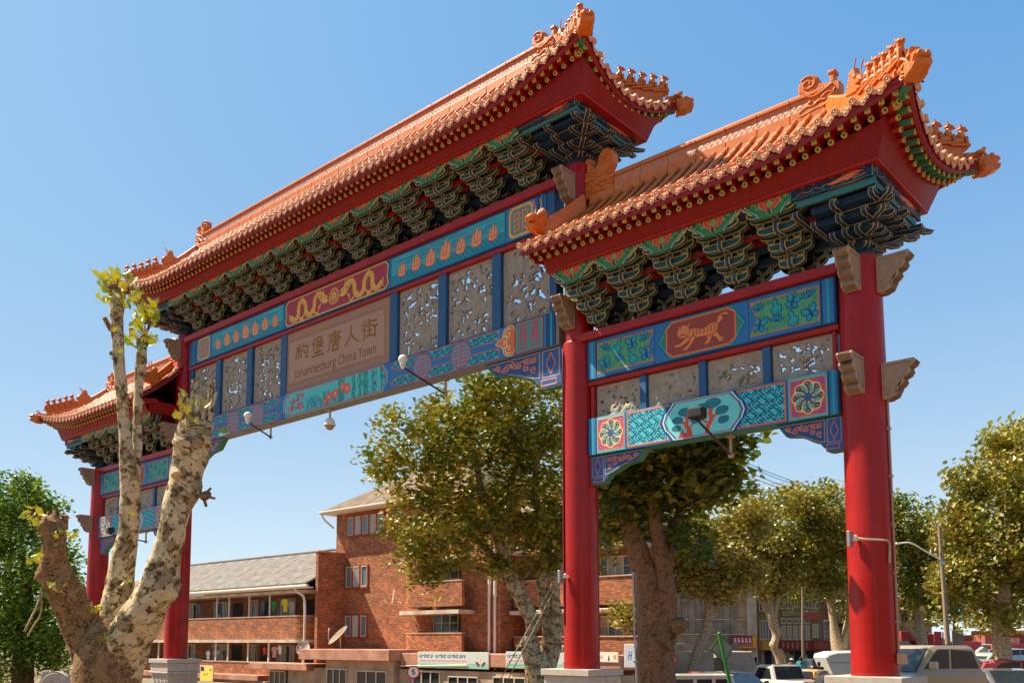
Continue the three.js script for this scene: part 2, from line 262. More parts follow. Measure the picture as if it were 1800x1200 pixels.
function rosette(x, cx, cy, r, sq) {
  x.fillStyle = '#c2566c'; x.fillRect(cx - sq, cy - sq, 2 * sq, 2 * sq); x.strokeStyle = C.or; x.lineWidth = 7; x.strokeRect(cx - sq, cy - sq, 2 * sq, 2 * sq);
  for (const [a, b] of [[-1, -1], [1, -1], [1, 1], [-1, 1]]) { for (let i = 0; i < 3; i++) spiral(x, cx + a * sq * (0.78 + 0.08 * (i - 1)), cy + b * sq * (0.8 - 0.1 * (i - 1)), sq * 0.14, 0.9, i * 2, 1, '#8456a8', 4); }
  const p = []; for (let i = 0; i < 48; i++) { const a = i / 48 * 2 * PI, q = r * (1 + 0.05 * Math.cos(8 * a)); p.push([cx + q * Math.cos(a), cy + q * Math.sin(a)]); } poly(x, p, '#efc98a', C.or, 6);
  for (let i = 0; i < 8; i++) { const a = i / 8 * 2 * PI + 0.3; x.save(); x.translate(cx, cy); x.rotate(a); blob(x, [[0.25 * r, -0.02 * r], [0.6 * r, -0.28 * r], [0.92 * r, -0.1 * r], [0.7 * r, 0.12 * r], [0.4 * r, 0.12 * r]], '#46b0a0'); x.restore(); }
  for (let i = 0; i < 8; i++) { const a = i / 8 * 2 * PI; x.save(); x.translate(cx, cy); x.rotate(a); const q = [[0.18 * r, 0], [0.4 * r, 0.10 * r], [0.62 * r, 0.02 * r], [0.82 * r, -0.14 * r], [0.9 * r, 0.02 * r], [0.8 * r, 0.13 * r], [0.7 * r, 0.06 * r], [0.74 * r, -0.02 * r]]; curve(x, q, '#e8a070', r * 0.15); curve(x, q, '#274a68', r * 0.085); x.restore(); }
  x.beginPath(); x.arc(cx, cy, r * 0.24, 0, 7); x.fillStyle = '#2f6296'; x.fill(); x.strokeStyle = '#1d4a7a'; x.lineWidth = 3; x.stroke();
}
const sideLowerTex = canvasTex(2048, 300, (x, W, H) => {
  const X = (m) => (m + 5.65) / 5.3 * W, mid = H / 2; x.fillStyle = C.blue; x.fillRect(0, 0, W, H);
  for (const [a, b] of [[-5.65, -5.42], [-0.55, -0.35]]) { x.fillStyle = C.navy; x.fillRect(X(a), 0, X(b) - X(a), H); x.fillStyle = C.blue; x.fillRect(X(a) + 12, 0, X(b) - X(a) - 24, H); x.fillStyle = C.teal; x.fillRect(X((a + b) / 2) - 8, 0, 16, H); }
  for (const [a, b] of [[-5.42, -4.72], [-1.26, -0.55]]) { const c = X((a + b) / 2), hw = (X(b) - X(a)) / 2; x.fillStyle = '#58b8b4'; x.fillRect(c - hw, 6, 2 * hw, H - 12); rosette(x, c, mid, 113, 124); }
  const medal = (d) => { const l = X(-3.72) - d, r = X(-2.22) + d; return [[l + 70, 18 - d * 0.4], [r - 70, 18 - d * 0.4], [r - 40, 50], [r - 2, 90], [r + 22, mid], [r - 2, H - 90], [r - 40, H - 50], [r - 70, H - 18 + d * 0.4], [l + 70, H - 18 + d * 0.4], [l + 40, H - 50], [l + 2, H - 90], [l - 22, mid], [l + 2, 90], [l + 40, 50]]; };
  fret(x, [[X(-4.66), 20], [X(-3.62), 20], [X(-3.72), 66], [X(-3.88), mid - 20], [X(-3.88), mid + 20], [X(-3.72), H - 66], [X(-3.62), H - 20], [X(-4.66), H - 20]], 62, '#4fc0c8', '#12607a', 11);
  poly(x, [[X(-4.66), 20], [X(-3.62), 20], [X(-3.72), 66], [X(-3.88), mid - 20], [X(-3.88), mid + 20], [X(-3.72), H - 66], [X(-3.62), H - 20], [X(-4.66), H - 20]], null, C.or, 13);
  const rf = [[X(-1.32), 20], [X(-2.34), 20], [X(-2.24), 66], [X(-2.06), mid - 20], [X(-2.06), mid + 20], [X(-2.24), H - 66], [X(-2.34), H - 20], [X(-1.32), H - 20]];
  fret(x, rf, 62, '#4fc0c8', '#12607a', 11); poly(x, rf, null, C.or, 13);
  poly(x, medal(46), C.dkblue, null); poly(x, medal(26), '#cfeef0', null); poly(x, medal(14), C.blue); poly(x, medal(0), '#6fd0cc', '#c05050', 5);
  x.save(); poly(x, medal(0), null); x.clip();
  const tree = (ox, sc, f) => { x.save(); x.translate(ox, H - 14); x.scale(f * sc, sc); curve(x, [[-10, 0], [0, -60], [28, -100], [18, -150], [40, -196]], '#d8533c', 34); curve(x, [[20, -100], [75, -130], [110, -128]], '#d8533c', 18); curve(x, [[10, -70], [-50, -110]], '#d8533c', 16);
    for (const [a, b, r] of [[40, -205, 62], [110, -150, 48], [-60, -130, 50], [120, -85, 40], [-40, -195, 40]]) { blob(x, [[a - r, b + 12], [a - r * 0.8, b - r * 0.35], [a - r * 0.2, b - r * 0.55], [a + r * 0.5, b - r * 0.5], [a + r, b - 6], [a + r * 0.6, b + 20], [a - r * 0.5, b + 24]], '#2f7f8c', '#174a66', 5); for (let i = -2; i < 3; i++) curve(x, [[a + i * r * 0.3, b - 8], [a + i * r * 0.3 + 8, b + 8]], '#174a66', 3); } x.restore(); };
  tree(X(-3.25), 0.92, -1); tree(X(-2.85), 1.05, 1);
  for (let i = 0; i < 5; i++) blob(x, [[X(-3.5) + i * 22, H - 10], [X(-3.46) + i * 22, H - 50 - (i % 2) * 30], [X(-3.42) + i * 22, H - 10]], '#d8533c', '#8c2f2a', 3);
  x.restore();
});
const waves = (x, x0, x1, y0, y1, n, col, lw, amp, seed) => { const r = rng(seed); for (let i = 0; i < n; i++) { const y = lerp(y0, y1, (i + 0.5) / n), a = x0 + r() * (x1 - x0) * 0.4 - 20, b = a + (0.4 + 0.5 * r()) * (x1 - x0), p = []; for (let t = 0; t <= 24; t++) p.push([lerp(a, b, t / 24), y + Math.sin(t * 1.3 + i) * amp]); curve(x, p, col, lw); } };
const shipTex = canvasTex(1536, 256, (x, W, H) => { // 5.2 m: ships, then the seal square with its blue end
  const X = (m) => m / 5.2 * W; x.fillStyle = C.blue; x.fillRect(0, 0, W, H); x.fillStyle = C.navy; x.fillRect(0, H - 9, W, 9); x.fillRect(0, 0, W, 8);
  const sea = [[0, 14], [X(4.0), 14], [X(4.0), H - 16], [0, H - 16]]; poly(x, sea, '#3aa6b4', C.dkblue, 8); x.save(); poly(x, sea, null); x.clip();
  waves(x, 0, X(4), 20, H * 0.5, 13, '#1f6d92', 4, 2.5, 3); waves(x, 0, X(4), 24, H * 0.5, 6, '#7fd0d0', 3, 2, 8);
  x.fillStyle = '#2a94a6'; x.fillRect(0, H * 0.62, X(4), H);
  for (let j = 0; j < 4; j++) for (let i = -1; i < 30; i++) { const cx = i * X(0.16) + (j & 1) * X(0.08), cy = H * 0.66 + j * 26; curve(x, [[cx, cy + 14], [cx + 14, cy - 6], [cx + 30, cy], [cx + 40, cy + 12], [cx + 48, cy + 14]], '#15607c', 5); }
  for (let i = 0; i < 7; i++) {
    const cx = X(0.42 + i * 0.53), s = i === 3 ? 96 : 74 + (i % 3) * 7, cy = H * 0.60 - (i % 2) * 8;
    blob(x, [[cx - s * 0.62, cy], [cx + s * 0.62, cy - s * 0.1], [cx + s * 0.4, cy + s * 0.42], [cx - s * 0.4, cy + s * 0.42]], '#ef9a66', '#b8452e', 5);
    for (const [o, k] of [[-0.3, 0.75], [0.05, 1.1], [0.36, 0.8]]) { blob(x, [[cx + o * s - s * 0.2, cy], [cx + o * s - s * 0.14, cy - s * k * 0.7], [cx + o * s + s * 0.1, cy - s * k], [cx + o * s + s * 0.22, cy - s * 0.45], [cx + o * s + s * 0.18, cy]], '#f2a478', '#b8452e', 4); for (let q = 1; q < 4; q++) curve(x, [[cx + o * s - s * 0.15, cy - s * k * 0.2 * q], [cx + o * s + s * 0.17, cy - s * k * 0.22 * q]], '#c8583a', 3); }
    x.beginPath(); x.arc(cx + 6, cy + s * 0.2, 4, 0, 7); x.fillStyle = '#2b3a66'; x.fill();
  }
  x.restore();
  const a = X(4.08), b = X(4.86); x.fillStyle = '#4f86b0'; x.fillRect(a, 12, b - a, H - 24);
  const oc = (d) => [[a + 34 + d, 22 + d], [b - 34 - d, 22 + d], [b - 12 - d, 48 + d], [b - 12 - d, H - 52 - d], [b - 34 - d, H - 26 - d], [a + 34 + d, H - 26 - d], [a + 12 + d, H - 52 - d], [a + 12 + d, 48 + d]];
  poly(x, oc(0), '#d9b25a', C.yel, 8); poly(x, oc(13), '#5c8f8a', '#e8743f', 5);
  x.strokeStyle = '#e8804a'; x.lineWidth = 13; const cx = (a + b) / 2; for (const k of [-1, 1]) { x.beginPath(); x.moveTo(cx + k * 16, 56); x.lineTo(cx + k * 16, H - 60); x.moveTo(cx + k * 16, 62); x.lineTo(cx + k * 60, 62); x.lineTo(cx + k * 60, 118); x.lineTo(cx + k * 38, 118); x.lineTo(cx + k * 38, 90); x.moveTo(cx + k * 16, 146); x.lineTo(cx + k * 58, 146); x.lineTo(cx + k * 58, 192); x.lineTo(cx + k * 36, 192); x.lineTo(cx + k * 36, 170); x.stroke(); }
  x.fillStyle = C.dkblue; x.fillRect(X(4.95), 0, 60, H); x.fillStyle = C.teal; x.fillRect(X(5.06), 0, 14, H);
});
function dragon(x, ox, oy, s, f) {
  x.save(); x.translate(ox, oy); x.scale(f * s, s); const g = '#e6b44c', d = '#a03a3c';
  const b = [[-1.95, 0.35], [-1.6, 0.6], [-1.2, 0.3], [-1.15, -0.3], [-0.8, -0.55], [-0.45, -0.2], [-0.35, 0.35], [0.05, 0.6], [0.45, 0.25], [0.55, -0.3], [0.95, -0.55], [1.35, -0.3], [1.45, 0.0]];
  for (const w of [0.42, 0.34]) curve(x, b, w > 0.36 ? d : g, w);
  const q = smooth(b, 6); q.forEach((p, i) => { if (i % 3 === 0) { x.beginPath(); x.arc(p[0], p[1], 0.11, 0.5, 3.6); x.strokeStyle = d; x.lineWidth = 0.025; x.stroke(); } });
  for (const [a, c, k] of [[-1.2, 0.3, 1], [-0.45, 0.2, -1], [0.4, 0.3, 1], [0.95, -0.4, 1]]) { curve(x, [[a, c], [a + 0.18 * k, c + 0.3], [a + 0.42 * k, c + 0.42]], g, 0.11); for (let i = 0; i < 4; i++) curve(x, [[a + 0.42 * k, c + 0.42], [a + (0.5 + 0.05 * i) * k, c + 0.28 + 0.11 * i]], g, 0.045); }
  for (let i = 0; i < 9; i++) { const p = q[6 + i * 7]; if (p) curve(x, [[p[0], p[1] - 0.1], [p[0] - 0.08, p[1] - 0.26]], g, 0.05); }
  blob(x, [[1.25, -0.2], [1.3, 0.1], [1.55, 0.25], [1.85, 0.2], [1.95, 0.05], [1.75, -0.05], [1.9, -0.15], [1.7, -0.3], [1.45, -0.35]], g, d, 0.03);
  curve(x, [[1.45, -0.3], [1.2, -0.55], [1.1, -0.72]], g, 0.06); curve(x, [[1.55, -0.32], [1.4, -0.6], [1.4, -0.78]], g, 0.06); for (let i = 0; i < 4; i++) curve(x, [[1.3, 0.1 - 0.05 * i], [1.05, 0.25 + 0.05 * i], [0.9, 0.3 + 0.09 * i]], g, 0.04);
  curve(x, [[1.85, 0.15], [2.05, 0.25], [2.1, 0.45]], g, 0.03); x.beginPath(); x.arc(1.55, -0.15, 0.05, 0, 7); x.fillStyle = d; x.fill();
  for (let i = 0; i < 4; i++) curve(x, [[-1.95, 0.35], [-2.1, 0.15 + i * 0.12], [-2.2, 0.05 + i * 0.17]], g, 0.05);
  x.restore();
}
const dragonTex = canvasTex(1400, 256, (x, W, H) => { // 5.0 m
  x.fillStyle = C.blue; x.fillRect(0, 0, W, H); x.fillStyle = C.navy; x.fillRect(0, H - 9, W, 9); x.fillRect(0, 0, W, 8);
  const oc = (d) => [[62 + d, 14 + d * 0.7], [W - 62 - d, 14 + d * 0.7], [W - 26 - d, 54], [W - 40 - d, H / 2], [W - 26 - d, H - 56], [W - 62 - d, H - 18 - d * 0.7], [62 + d, H - 18 - d * 0.7], [26 + d, H - 56], [40 + d, H / 2], [26 + d, 54]];
  poly(x, oc(-22), C.dkblue); poly(x, oc(-10), '#3f8f9c'); poly(x, oc(4), '#a8384a', C.yel, 10);
  dragon(x, W * 0.265, H * 0.5, 132, 1); dragon(x, W * 0.735, H * 0.5, 132, -1);
  const cx = W / 2, cy = H * 0.5; for (let i = 0; i < 12; i++) { const a = i / 12 * 2 * PI; curve(x, [[cx + 34 * Math.cos(a), cy + 34 * Math.sin(a)], [cx + 56 * Math.cos(a + 0.25), cy + 56 * Math.sin(a + 0.25)], [cx + 66 * Math.cos(a + 0.7), cy + 70 * Math.sin(a + 0.7)]], '#e6b44c', 9); }
  x.beginPath(); x.arc(cx, cy, 36, 0, 7); x.fillStyle = '#e6b44c'; x.fill(); x.strokeStyle = '#a03a3c'; x.lineWidth = 5; x.stroke(); spiral(x, cx, cy, 22, 1.2, 0, 1, '#a03a3c', 5);
});
function shou(x, cx, cy, r, col) { // round longevity medallion
  x.beginPath(); x.ellipse(cx, cy, r * 0.98, r, 0, 0, 7); x.fillStyle = '#4aa3a8'; x.fill(); x.strokeStyle = col; x.lineWidth = r * 0.13; x.stroke(); x.strokeStyle = col; x.lineWidth = r * 0.12;
  x.beginPath(); x.moveTo(cx, cy - r * 0.9); x.lineTo(cx, cy + r * 0.9); for (const y of [-0.6, -0.3, 0, 0.3, 0.6]) { const w = Math.sqrt(1 - y * y) * 0.78; x.moveTo(cx - r * w, cy + y * r); x.lineTo(cx + r * w, cy + y * r); } x.stroke();
  x.beginPath(); for (const k of [-1, 1]) { x.moveTo(cx + k * r * 0.62, cy - r * 0.3); x.lineTo(cx + k * r * 0.62, cy - r * 0.02); x.moveTo(cx + k * r * 0.45, cy + r * 0.3); x.lineTo(cx + k * r * 0.45, cy + r * 0.6); } x.stroke();
}
const mainLowTex = canvasTex(1536, 216, (x, W, H) => { // 5.5 m: fret with two medallions, corner scroll, double joy square, blue end
  const X = (m) => m / 5.5 * W, mid = H / 2; x.fillStyle = C.blue; x.fillRect(0, 0, W, H); x.fillStyle = C.navy; x.fillRect(0, 0, W, 7);
  for (const [a, b] of [[14, mid - 26], [mid + 26, H - 14]]) { const p = [[X(0.3), a], [X(3.85), a], [X(3.85), b], [X(0.3), b], [X(0.12), (a + b) / 2]]; fret(x, p, 44, '#3fb4b8', '#125a70', 8); poly(x, p, null, '#d8604e', 8); }
  for (const a of [1.28, 2.62]) { x.fillStyle = C.blue; x.beginPath(); x.arc(X(a), mid, 96, 0, 7); x.fill(); shou(x, X(a), mid, 88, '#c84a62'); }
  x.save(); x.translate(X(4.28), mid); poly(x, smooth([[-150, 0], [-96, -30], [-70, -86], [0, -96], [0, 96], [-70, 86], [-96, 30]], 5, true), '#d8743f', C.cream, 5); for (const k of [-1, 1]) { spiral(x, -40, k * 50, 34, 1.1, k, k, '#e8c890', 8); spiral(x, -70, k * 14, 26, 1, k * 2, -k, '#e8c890', 7); } x.restore();
  const a = X(4.36), b = X(5.14); x.fillStyle = C.dkblue; x.fillRect(a - 10, 6, b - a + 20, H - 12); x.fillStyle = '#4a8f86'; x.fillRect(a, 12, b - a, H - 24); x.strokeStyle = '#e0604a'; x.lineWidth = 7; x.strokeRect(a, 12, b - a, H - 24);
  x.strokeStyle = '#d23a58'; x.lineWidth = 10; for (const c of [a + (b - a) * 0.28, a + (b - a) * 0.72]) { const L = 34; x.beginPath(); x.moveTo(c - L, 36); x.lineTo(c + L, 36); x.moveTo(c, 24); x.lineTo(c, 58); x.moveTo(c - L * 0.8, 58); x.lineTo(c + L * 0.8, 58); x.stroke(); x.strokeRect(c - L * 0.7, 74, L * 1.4, 24); x.beginPath(); x.moveTo(c - L * 1.25, 122); x.lineTo(c + L * 1.25, 122); x.moveTo(c - L * 0.5, 98); x.lineTo(c - L * 0.3, 122); x.moveTo(c + L * 0.5, 98); x.lineTo(c + L * 0.3, 122); x.stroke(); x.strokeRect(c - L * 0.7, 140, L * 1.4, 38); }
  x.fillStyle = C.dkblue; x.fillRect(X(5.24), 0, 80, H); x.fillStyle = C.teal; x.fillRect(X(5.36), 0, 14, H);
});
const gardenTex = canvasTex(1400, 216, (x, W, H) => { // 4.9 m of flowers and bamboo
  const r = rng(4); x.fillStyle = C.blue; x.fillRect(0, 0, W, H); x.fillStyle = C.navy; x.fillRect(0, 0, W, 7);
  const oc = (d) => [[84 + d, 12 + d * 0.6], [W - 84 - d, 12 + d * 0.6], [W - 64 - d, 40], [W - 30 - d, 62], [W - 30 - d, H - 66], [W - 64 - d, H - 44], [W - 84 - d, H - 16 - d * 0.6], [84 + d, H - 16 - d * 0.6], [64 + d, H - 44], [30 + d, H - 66], [30 + d, 62], [64 + d, 40]];
  poly(x, oc(-22), '#8fc4cc'); poly(x, oc(-12), C.dkblue); poly(x, oc(0), '#55bdb8', '#e0604a', 8); x.save(); poly(x, oc(4), null); x.clip();
  for (let i = 0; i < 26; i++) { const c = W * (0.56 + 0.42 * r()); curve(x, [[c, H], [c + (r() - 0.5) * 20, H * 0.5], [c + (r() - 0.5) * 40, 10]], '#1f7f7c', 6); for (let k = 0; k < 7; k++) { const y = H * r(); curve(x, [[c, y], [c + (r() - 0.5) * 60, y + 18 + r() * 20]], r() < 0.5 ? '#1b6f7a' : '#2d9a7a', 7); } }
  for (let i = 0; i < 60; i++) { const c = W * (0.24 + 0.3 * r()), b = H * (0.8 + 0.2 * r()), a = (r() - 0.5) * 150; curve(x, [[c, b], [c + a * 0.4, b - 50 - r() * 30], [c + a, b - 60 - r() * 50]], r() < 0.5 ? '#1b6f8a' : '#2a8f8a', 5); }
  curve(x, [[W * 0.06, H], [W * 0.1, H * 0.6], [W * 0.14, H * 0.4], [W * 0.2, H * 0.2]], '#9a3a48', 12); curve(x, [[W * 0.1, H * 0.6], [W * 0.17, H * 0.7], [W * 0.2, H * 0.6]], '#9a3a48', 9);
  for (let i = 0; i < 34; i++) { const c = W * (0.05 + 0.17 * r()), y = H * (0.15 + 0.7 * r()); x.beginPath(); x.arc(c, y, 9 + 6 * r(), 0, 7); x.fillStyle = r() < 0.6 ? '#c43a58' : '#e0607a'; x.fill(); }
  for (const [a, b, s] of [[0.47, 0.62, 34], [0.53, 0.56, 34], [0.6, 0.4, 30], [0.64, 0.5, 36], [0.43, 0.75, 22]]) { for (let k = 0; k < 8; k++) { const q = k / 8 * 2 * PI; blob(x, [[W * a, H * b], [W * a + s * Math.cos(q - 0.4), H * b + s * Math.sin(q - 0.4)], [W * a + s * 1.2 * Math.cos(q), H * b + s * 1.2 * Math.sin(q)], [W * a + s * Math.cos(q + 0.4), H * b + s * Math.sin(q + 0.4)]], '#e8705a', '#b03a3a', 3); } x.beginPath(); x.arc(W * a, H * b, s * 0.3, 0, 7); x.fillStyle = '#eec060'; x.fill(); }
  x.restore();
});
const flowerTex = canvasTex(512, 256, (x, W, H) => { // pendant lotus cloth over a bracket set
  x.fillStyle = '#e0b050'; x.fillRect(0, 0, W, H); const sc = (d) => [[d, -20], [W - d, -20], [W - d * 1.2, 40], [W * 0.93 - d, 78], [W * 0.88 - d, 120], [W * 0.80 - d, 176], [W * 0.74 - d, 260], [W * 0.26 + d, 260], [W * 0.20 + d, 176], [W * 0.12 + d, 120], [W * 0.07 + d, 78], [d * 1.2, 40]];
  poly(x, sc(16), '#2a7f7a'); poly(x, sc(36), '#a8c8a4'); poly(x, sc(46), '#235f54'); poly(x, sc(54), '#3c7f4c');
  for (const k of [-1, 1]) for (let i = 0; i < 6; i++) spiral(x, W / 2 + k * (95 + (i % 3) * 45), 26 + (i / 3 | 0) * 62 + (i % 3) * 8, 24, 1, i, k, i % 2 ? '#7cba62' : '#1f5f4a', 9);
  blob(x, [[W / 2 - 90, 20], [W / 2 - 30, 50], [W / 2, -10], [W / 2 + 30, 50], [W / 2 + 90, 20], [W / 2 + 78, 100], [W / 2 + 40, 150], [W / 2, 178], [W / 2 - 40, 150], [W / 2 - 78, 100]], '#d0402f', '#e88a50', 8);
  blob(x, [[W / 2 - 48, 60], [W / 2, 20], [W / 2 + 48, 60], [W / 2 + 30, 120], [W / 2, 146], [W / 2 - 30, 120]], '#b82c28', '#f0a060', 5); poly(x, [[W / 2, 34], [W / 2 + 32, 82], [W / 2, 126], [W / 2 - 32, 82]], '#58b050', '#d8e080', 4);
});
const cornerTex = canvasTex(768, 256, (x, W, H) => { // dragon on navy above a teal cloud band
  x.fillStyle = '#1f4a52'; x.fillRect(0, 0, W, H); x.strokeStyle = '#4aa08a'; x.lineWidth = 7; x.strokeRect(8, 8, W - 16, H - 16); x.fillStyle = '#152a44'; x.fillRect(18, 18, W - 36, H - 36);
  x.save(); x.translate(W * 0.66, H * 0.52); const o = '#e2713a'; curve(x, [[-440, 60], [-380, 10], [-330, 50], [-270, 0], [-210, 40], [-160, 0], [-90, 30], [-20, 0]], o, 12); blob(x, [[-150, 30], [-60, -30], [20, -60], [120, -70], [180, -40], [90, -20], [150, 10], [60, 30], [40, 70], [0, 40], [-60, 60]], o); curve(x, [[40, 20], [120, 60], [190, 30]], o, 16); curve(x, [[0, -40], [60, -90], [130, -80]], o, 14); x.restore();
  for (let i = 0; i < 16; i++) spiral(x, 40 + (i % 8) * 92, i < 8 ? 46 : H - 46, 18, 1, i, i % 2 ? 1 : -1, i % 3 ? '#4aa08a' : '#b05040', 6);
});
const spandrelTex = canvasTex(512, 256, (x, W, H) => { // x 0..W from the pillar outwards
  x.fillStyle = '#2f5f9a'; x.fillRect(0, 0, W, H); const ln = '#d9a860';
  x.strokeStyle = ln; x.lineWidth = 5; x.strokeRect(16, 14, 104, 168); poly(x, [[68, 30], [96, 98], [68, 166], [40, 98]], '#2a5590', C.or, 7); x.strokeRect(34, 198, 92, 34);
  poly(x, [[140, 14], [500, 14], [440, 92], [390, 104], [330, 104], [270, 126], [220, 152], [180, 168], [140, 176]], '#2b5288', ln, 5);
  const q = '#e07a4e'; for (const [a, b, r, d] of [[175, 50, 22, 1], [178, 110, 24, -1], [225, 90, 22, 1], [230, 42, 20, -1], [275, 62, 24, 1], [325, 48, 22, -1], [365, 62, 24, 1], [415, 48, 20, -1]]) spiral(x, a, b, r, 1.2, a, d, q, 9);
  curve(x, [[160, 30], [210, 66], [255, 40], [300, 76], [345, 36], [395, 70], [450, 38]], q, 7);
});
// ---------- the gate: frame ----------
const P4 = 0, P3 = -6, P2 = -22.666, P1 = -28.666, MID = -14.333, PED = 2.04;
const gate = thing('chinatown_gate', 'huge red pillared Chinese gate with three orange tiled roofs and painted beams', 'gate');
const mirror = (o) => { o.position.x = 2 * MID - o.position.x; o.scale.x *= -1; return o; };
function mirrored(g, name) { const c = g.clone(); c.name = name || g.name; gate.add(c); return mirror(c); }

// pillars
function stoneBracket(parent, x, y, z, turn, h = 0.62, d = 0.52) { // wavy stone console; grows along +z before turning
  const p = [[0, h], [d, h], [d + 0.03, h * 0.93], [d - 0.01, h * 0.84], [d * 0.86, h * 0.78], [d * 0.9, h * 0.68], [d * 0.82, h * 0.58], [d * 0.66, h * 0.52], [d * 0.7, h * 0.42], [d * 0.6, h * 0.33], [d * 0.44, h * 0.27], [d * 0.47, h * 0.18], [d * 0.42, h * 0.08], [d * 0.2, 0], [0, 0]];
  const a = slab(p, 0.22, 0.012), q = p.map(([u, v]) => [u * 0.80 + 0.035, v * 0.80 + 0.08]), rim = slab(p, 0.262, 0.004, [q.slice().reverse()]); // a raised border round the cheeks
  const m = mesh('stone_bracket', muv(join([a, rim]).rotateY(-PI / 2)), M.stone, parent); m.position.set(x, y, z); m.rotation.y = turn; return m;
}
function pillar(x, parts) {
  const prof = parts.map(([y, r]) => new THREE.Vector2(r, y)), g = new THREE.LatheGeometry(prof, 40); const p = g.attributes.position, u = g.attributes.uv;
  for (let i = 0; i < p.count; i++) u.setXY(i, u.getX(i) * 2.36, p.getY(i));
  const m = mesh('pillar', g, M.red, gate); m.position.x = x; return m;
}
const R0 = 0.375;
const outerProf = [[PED - 0.02, R0 + 0.01], [PED + 0.05, R0 + 0.008], [PED + 0.06, R0], [4.5, R0 - 0.002], [7.0, R0 - 0.012], [9.12, R0 - 0.03], [9.13, 0.3], [9.14, 0]];
const innerProf = [[PED - 0.02, R0 + 0.01], [PED + 0.05, R0 + 0.008], [PED + 0.06, R0], [5.5, R0 - 0.004], [8.95, R0 - 0.02], [8.99, R0 - 0.03], [9.0, R0 - 0.06], [11.2, R0 - 0.08], [12.98, R0 - 0.09], [12.99, 0.2], [13.0, 0]];
const pil4 = pillar(P4, outerProf), pil3 = pillar(P3, innerProf);
stoneBracket(pil4, 0, 8.48, 0.32, 0); stoneBracket(pil4, 0.32, 8.44, 0, PI / 2); stoneBracket(pil4, 0, 6.7, 0.33, 0); stoneBracket(pil4, 0.33, 6.6, 0, PI / 2);
stoneBracket(pil3, 0, 9.24, 0.31, 0); stoneBracket(pil3, 0, 12.1, 0.27, 0, 0.62, 0.5);
for (const [p, top] of [[pil4, 9.13], [pil3, 12.99]]) { const m = mesh('pillar_head', muv(cyl(0.25, 0.25, 0.34, 0, top, 0, 20)), M.navy, p); }
{ // flex conduits up the two near pillars
  mesh('conduit', tube([V(-0.2, PED + 0.9, 0.33), V(-0.2, 4.5, 0.335), V(-0.21, 7.5, 0.32), V(-0.2, 8.7, 0.32), V(-0.3, 8.95, 0.2), V(-0.36, 8.8, 0.1)], 0.022, 40), std(lin(0.16, 0.02, 0.02), 0.6), pil3);
  mesh('conduit', [tube([V(0.395, PED + 0.35, 0.04), V(0.385, 6.6, 0.03)], 0.02, 8), ...[2.9, 3.7, 4.5, 5.3, 6.1].map((y) => box(0.33, 0.42, y, y + 0.04, 0.01, 0.07)), box(0.38, 0.50, PED + 0.20, PED + 0.37, -0.03, 0.10)], std(lin(0.42, 0.25, 0.15), 0.5), pil4);
}
{ const a = mirror(pil4.clone()), b = mirror(pil3.clone()); gate.add(a, b); for (const o of [a, b]) for (const c of [...o.children]) if (c.name === 'conduit') o.remove(c); }

// pedestals of carved granite
function pedestal(x) {
  const g = part('pedestal', gate); g.position.x = x; const w = 0.617;
  mesh('pedestal_cap', cbox(-w, w, PED - 0.135, PED, -w, w, 0.014), M.granite, g);
  mesh('pedestal_neck', [cbox(-w + 0.05, w - 0.05, PED - 0.40, PED - 0.137, -w + 0.05, w - 0.05, 0.02), cbox(-w + 0.02, w - 0.02, PED - 0.47, PED - 0.405, -w + 0.02, w - 0.02, 0.025)], M.granite, g);
  const rel = [box(-w + 0.09, w - 0.09, 0.3, PED - 0.472, -w + 0.09, w - 0.09)];
  for (let s = 0; s < 4; s++) for (let i = 0; i < 4; i++) { const c = -0.36 + i * 0.24, pts = []; for (let k = 0; k <= 16; k++) { const t = k / 16, a = t * 9, r = 0.11 * (1 - 0.8 * t); pts.push(V(c + r * Math.cos(a + i), PED - 0.62 + r * Math.sin(a + i), w - 0.085)); } rel.push(tube(pts, 0.016, 26, 5).rotateY(s * PI / 2), rod(V(c - 0.08, PED - 0.52, w - 0.09), V(c + 0.06, PED - 0.85, w - 0.09), 0.022).rotateY(s * PI / 2), ball(0.04, c + 0.1, PED - 0.72, w - 0.09, 1, 1.5, 0.5, 8).rotateY(s * PI / 2)); }
  mesh('carved_dado', muv(join(rel)), M.granite, g);
  mesh('pedestal_foot', [cbox(-w + 0.03, w - 0.03, 0.12, 0.32, -w + 0.03, w - 0.03, 0.03), cbox(-w - 0.06, w + 0.06, -0.2, 0.13, -w - 0.06, w + 0.06, 0.02)], M.granite, g);
  return g;
}
for (const x of [P4, P3, P2, P1]) pedestal(x);

// beams with painted plates
const texMat = (t, rough = 0.5) => { const b = new THREE.CanvasTexture(t.image); b.wrapS = b.wrapT = THREE.RepeatWrapping; return std(0xffffff, rough, { map: t, bumpMap: b, bumpScale: 0.012 }); }; // the outlines are cut into the boards
function plate(parent, x0, x1, y0, y1, z, mat, u0, u1, flip) { // a painted board standing a little proud of the beam
  const g = new THREE.BoxGeometry(x1 - x0 - 0.008, y1 - y0 - 0.008, 0.02), u = g.attributes.uv, n = g.attributes.normal, p = g.attributes.position;
  for (let i = 0; i < u.count; i++) { const tx = p.getX(i) > 0 ? 1 : 0, ty = p.getY(i) > 0 ? 1 : 0; u.setXY(i, flip ? lerp(u1, u0, tx) : lerp(u0, u1, tx), ty * 0.98 + 0.01); }
  g.translate((x0 + x1) / 2, (y0 + y1) / 2, z); return mesh('painted_panel', g, mat, parent);
}
const ZB = 0.19, sideU = texMat(sideUpperTex), sideL = texMat(sideLowerTex), shipM = texMat(shipTex), dragM = texMat(dragonTex), lowM = texMat(mainLowTex), gardM = texMat(gardenTex);
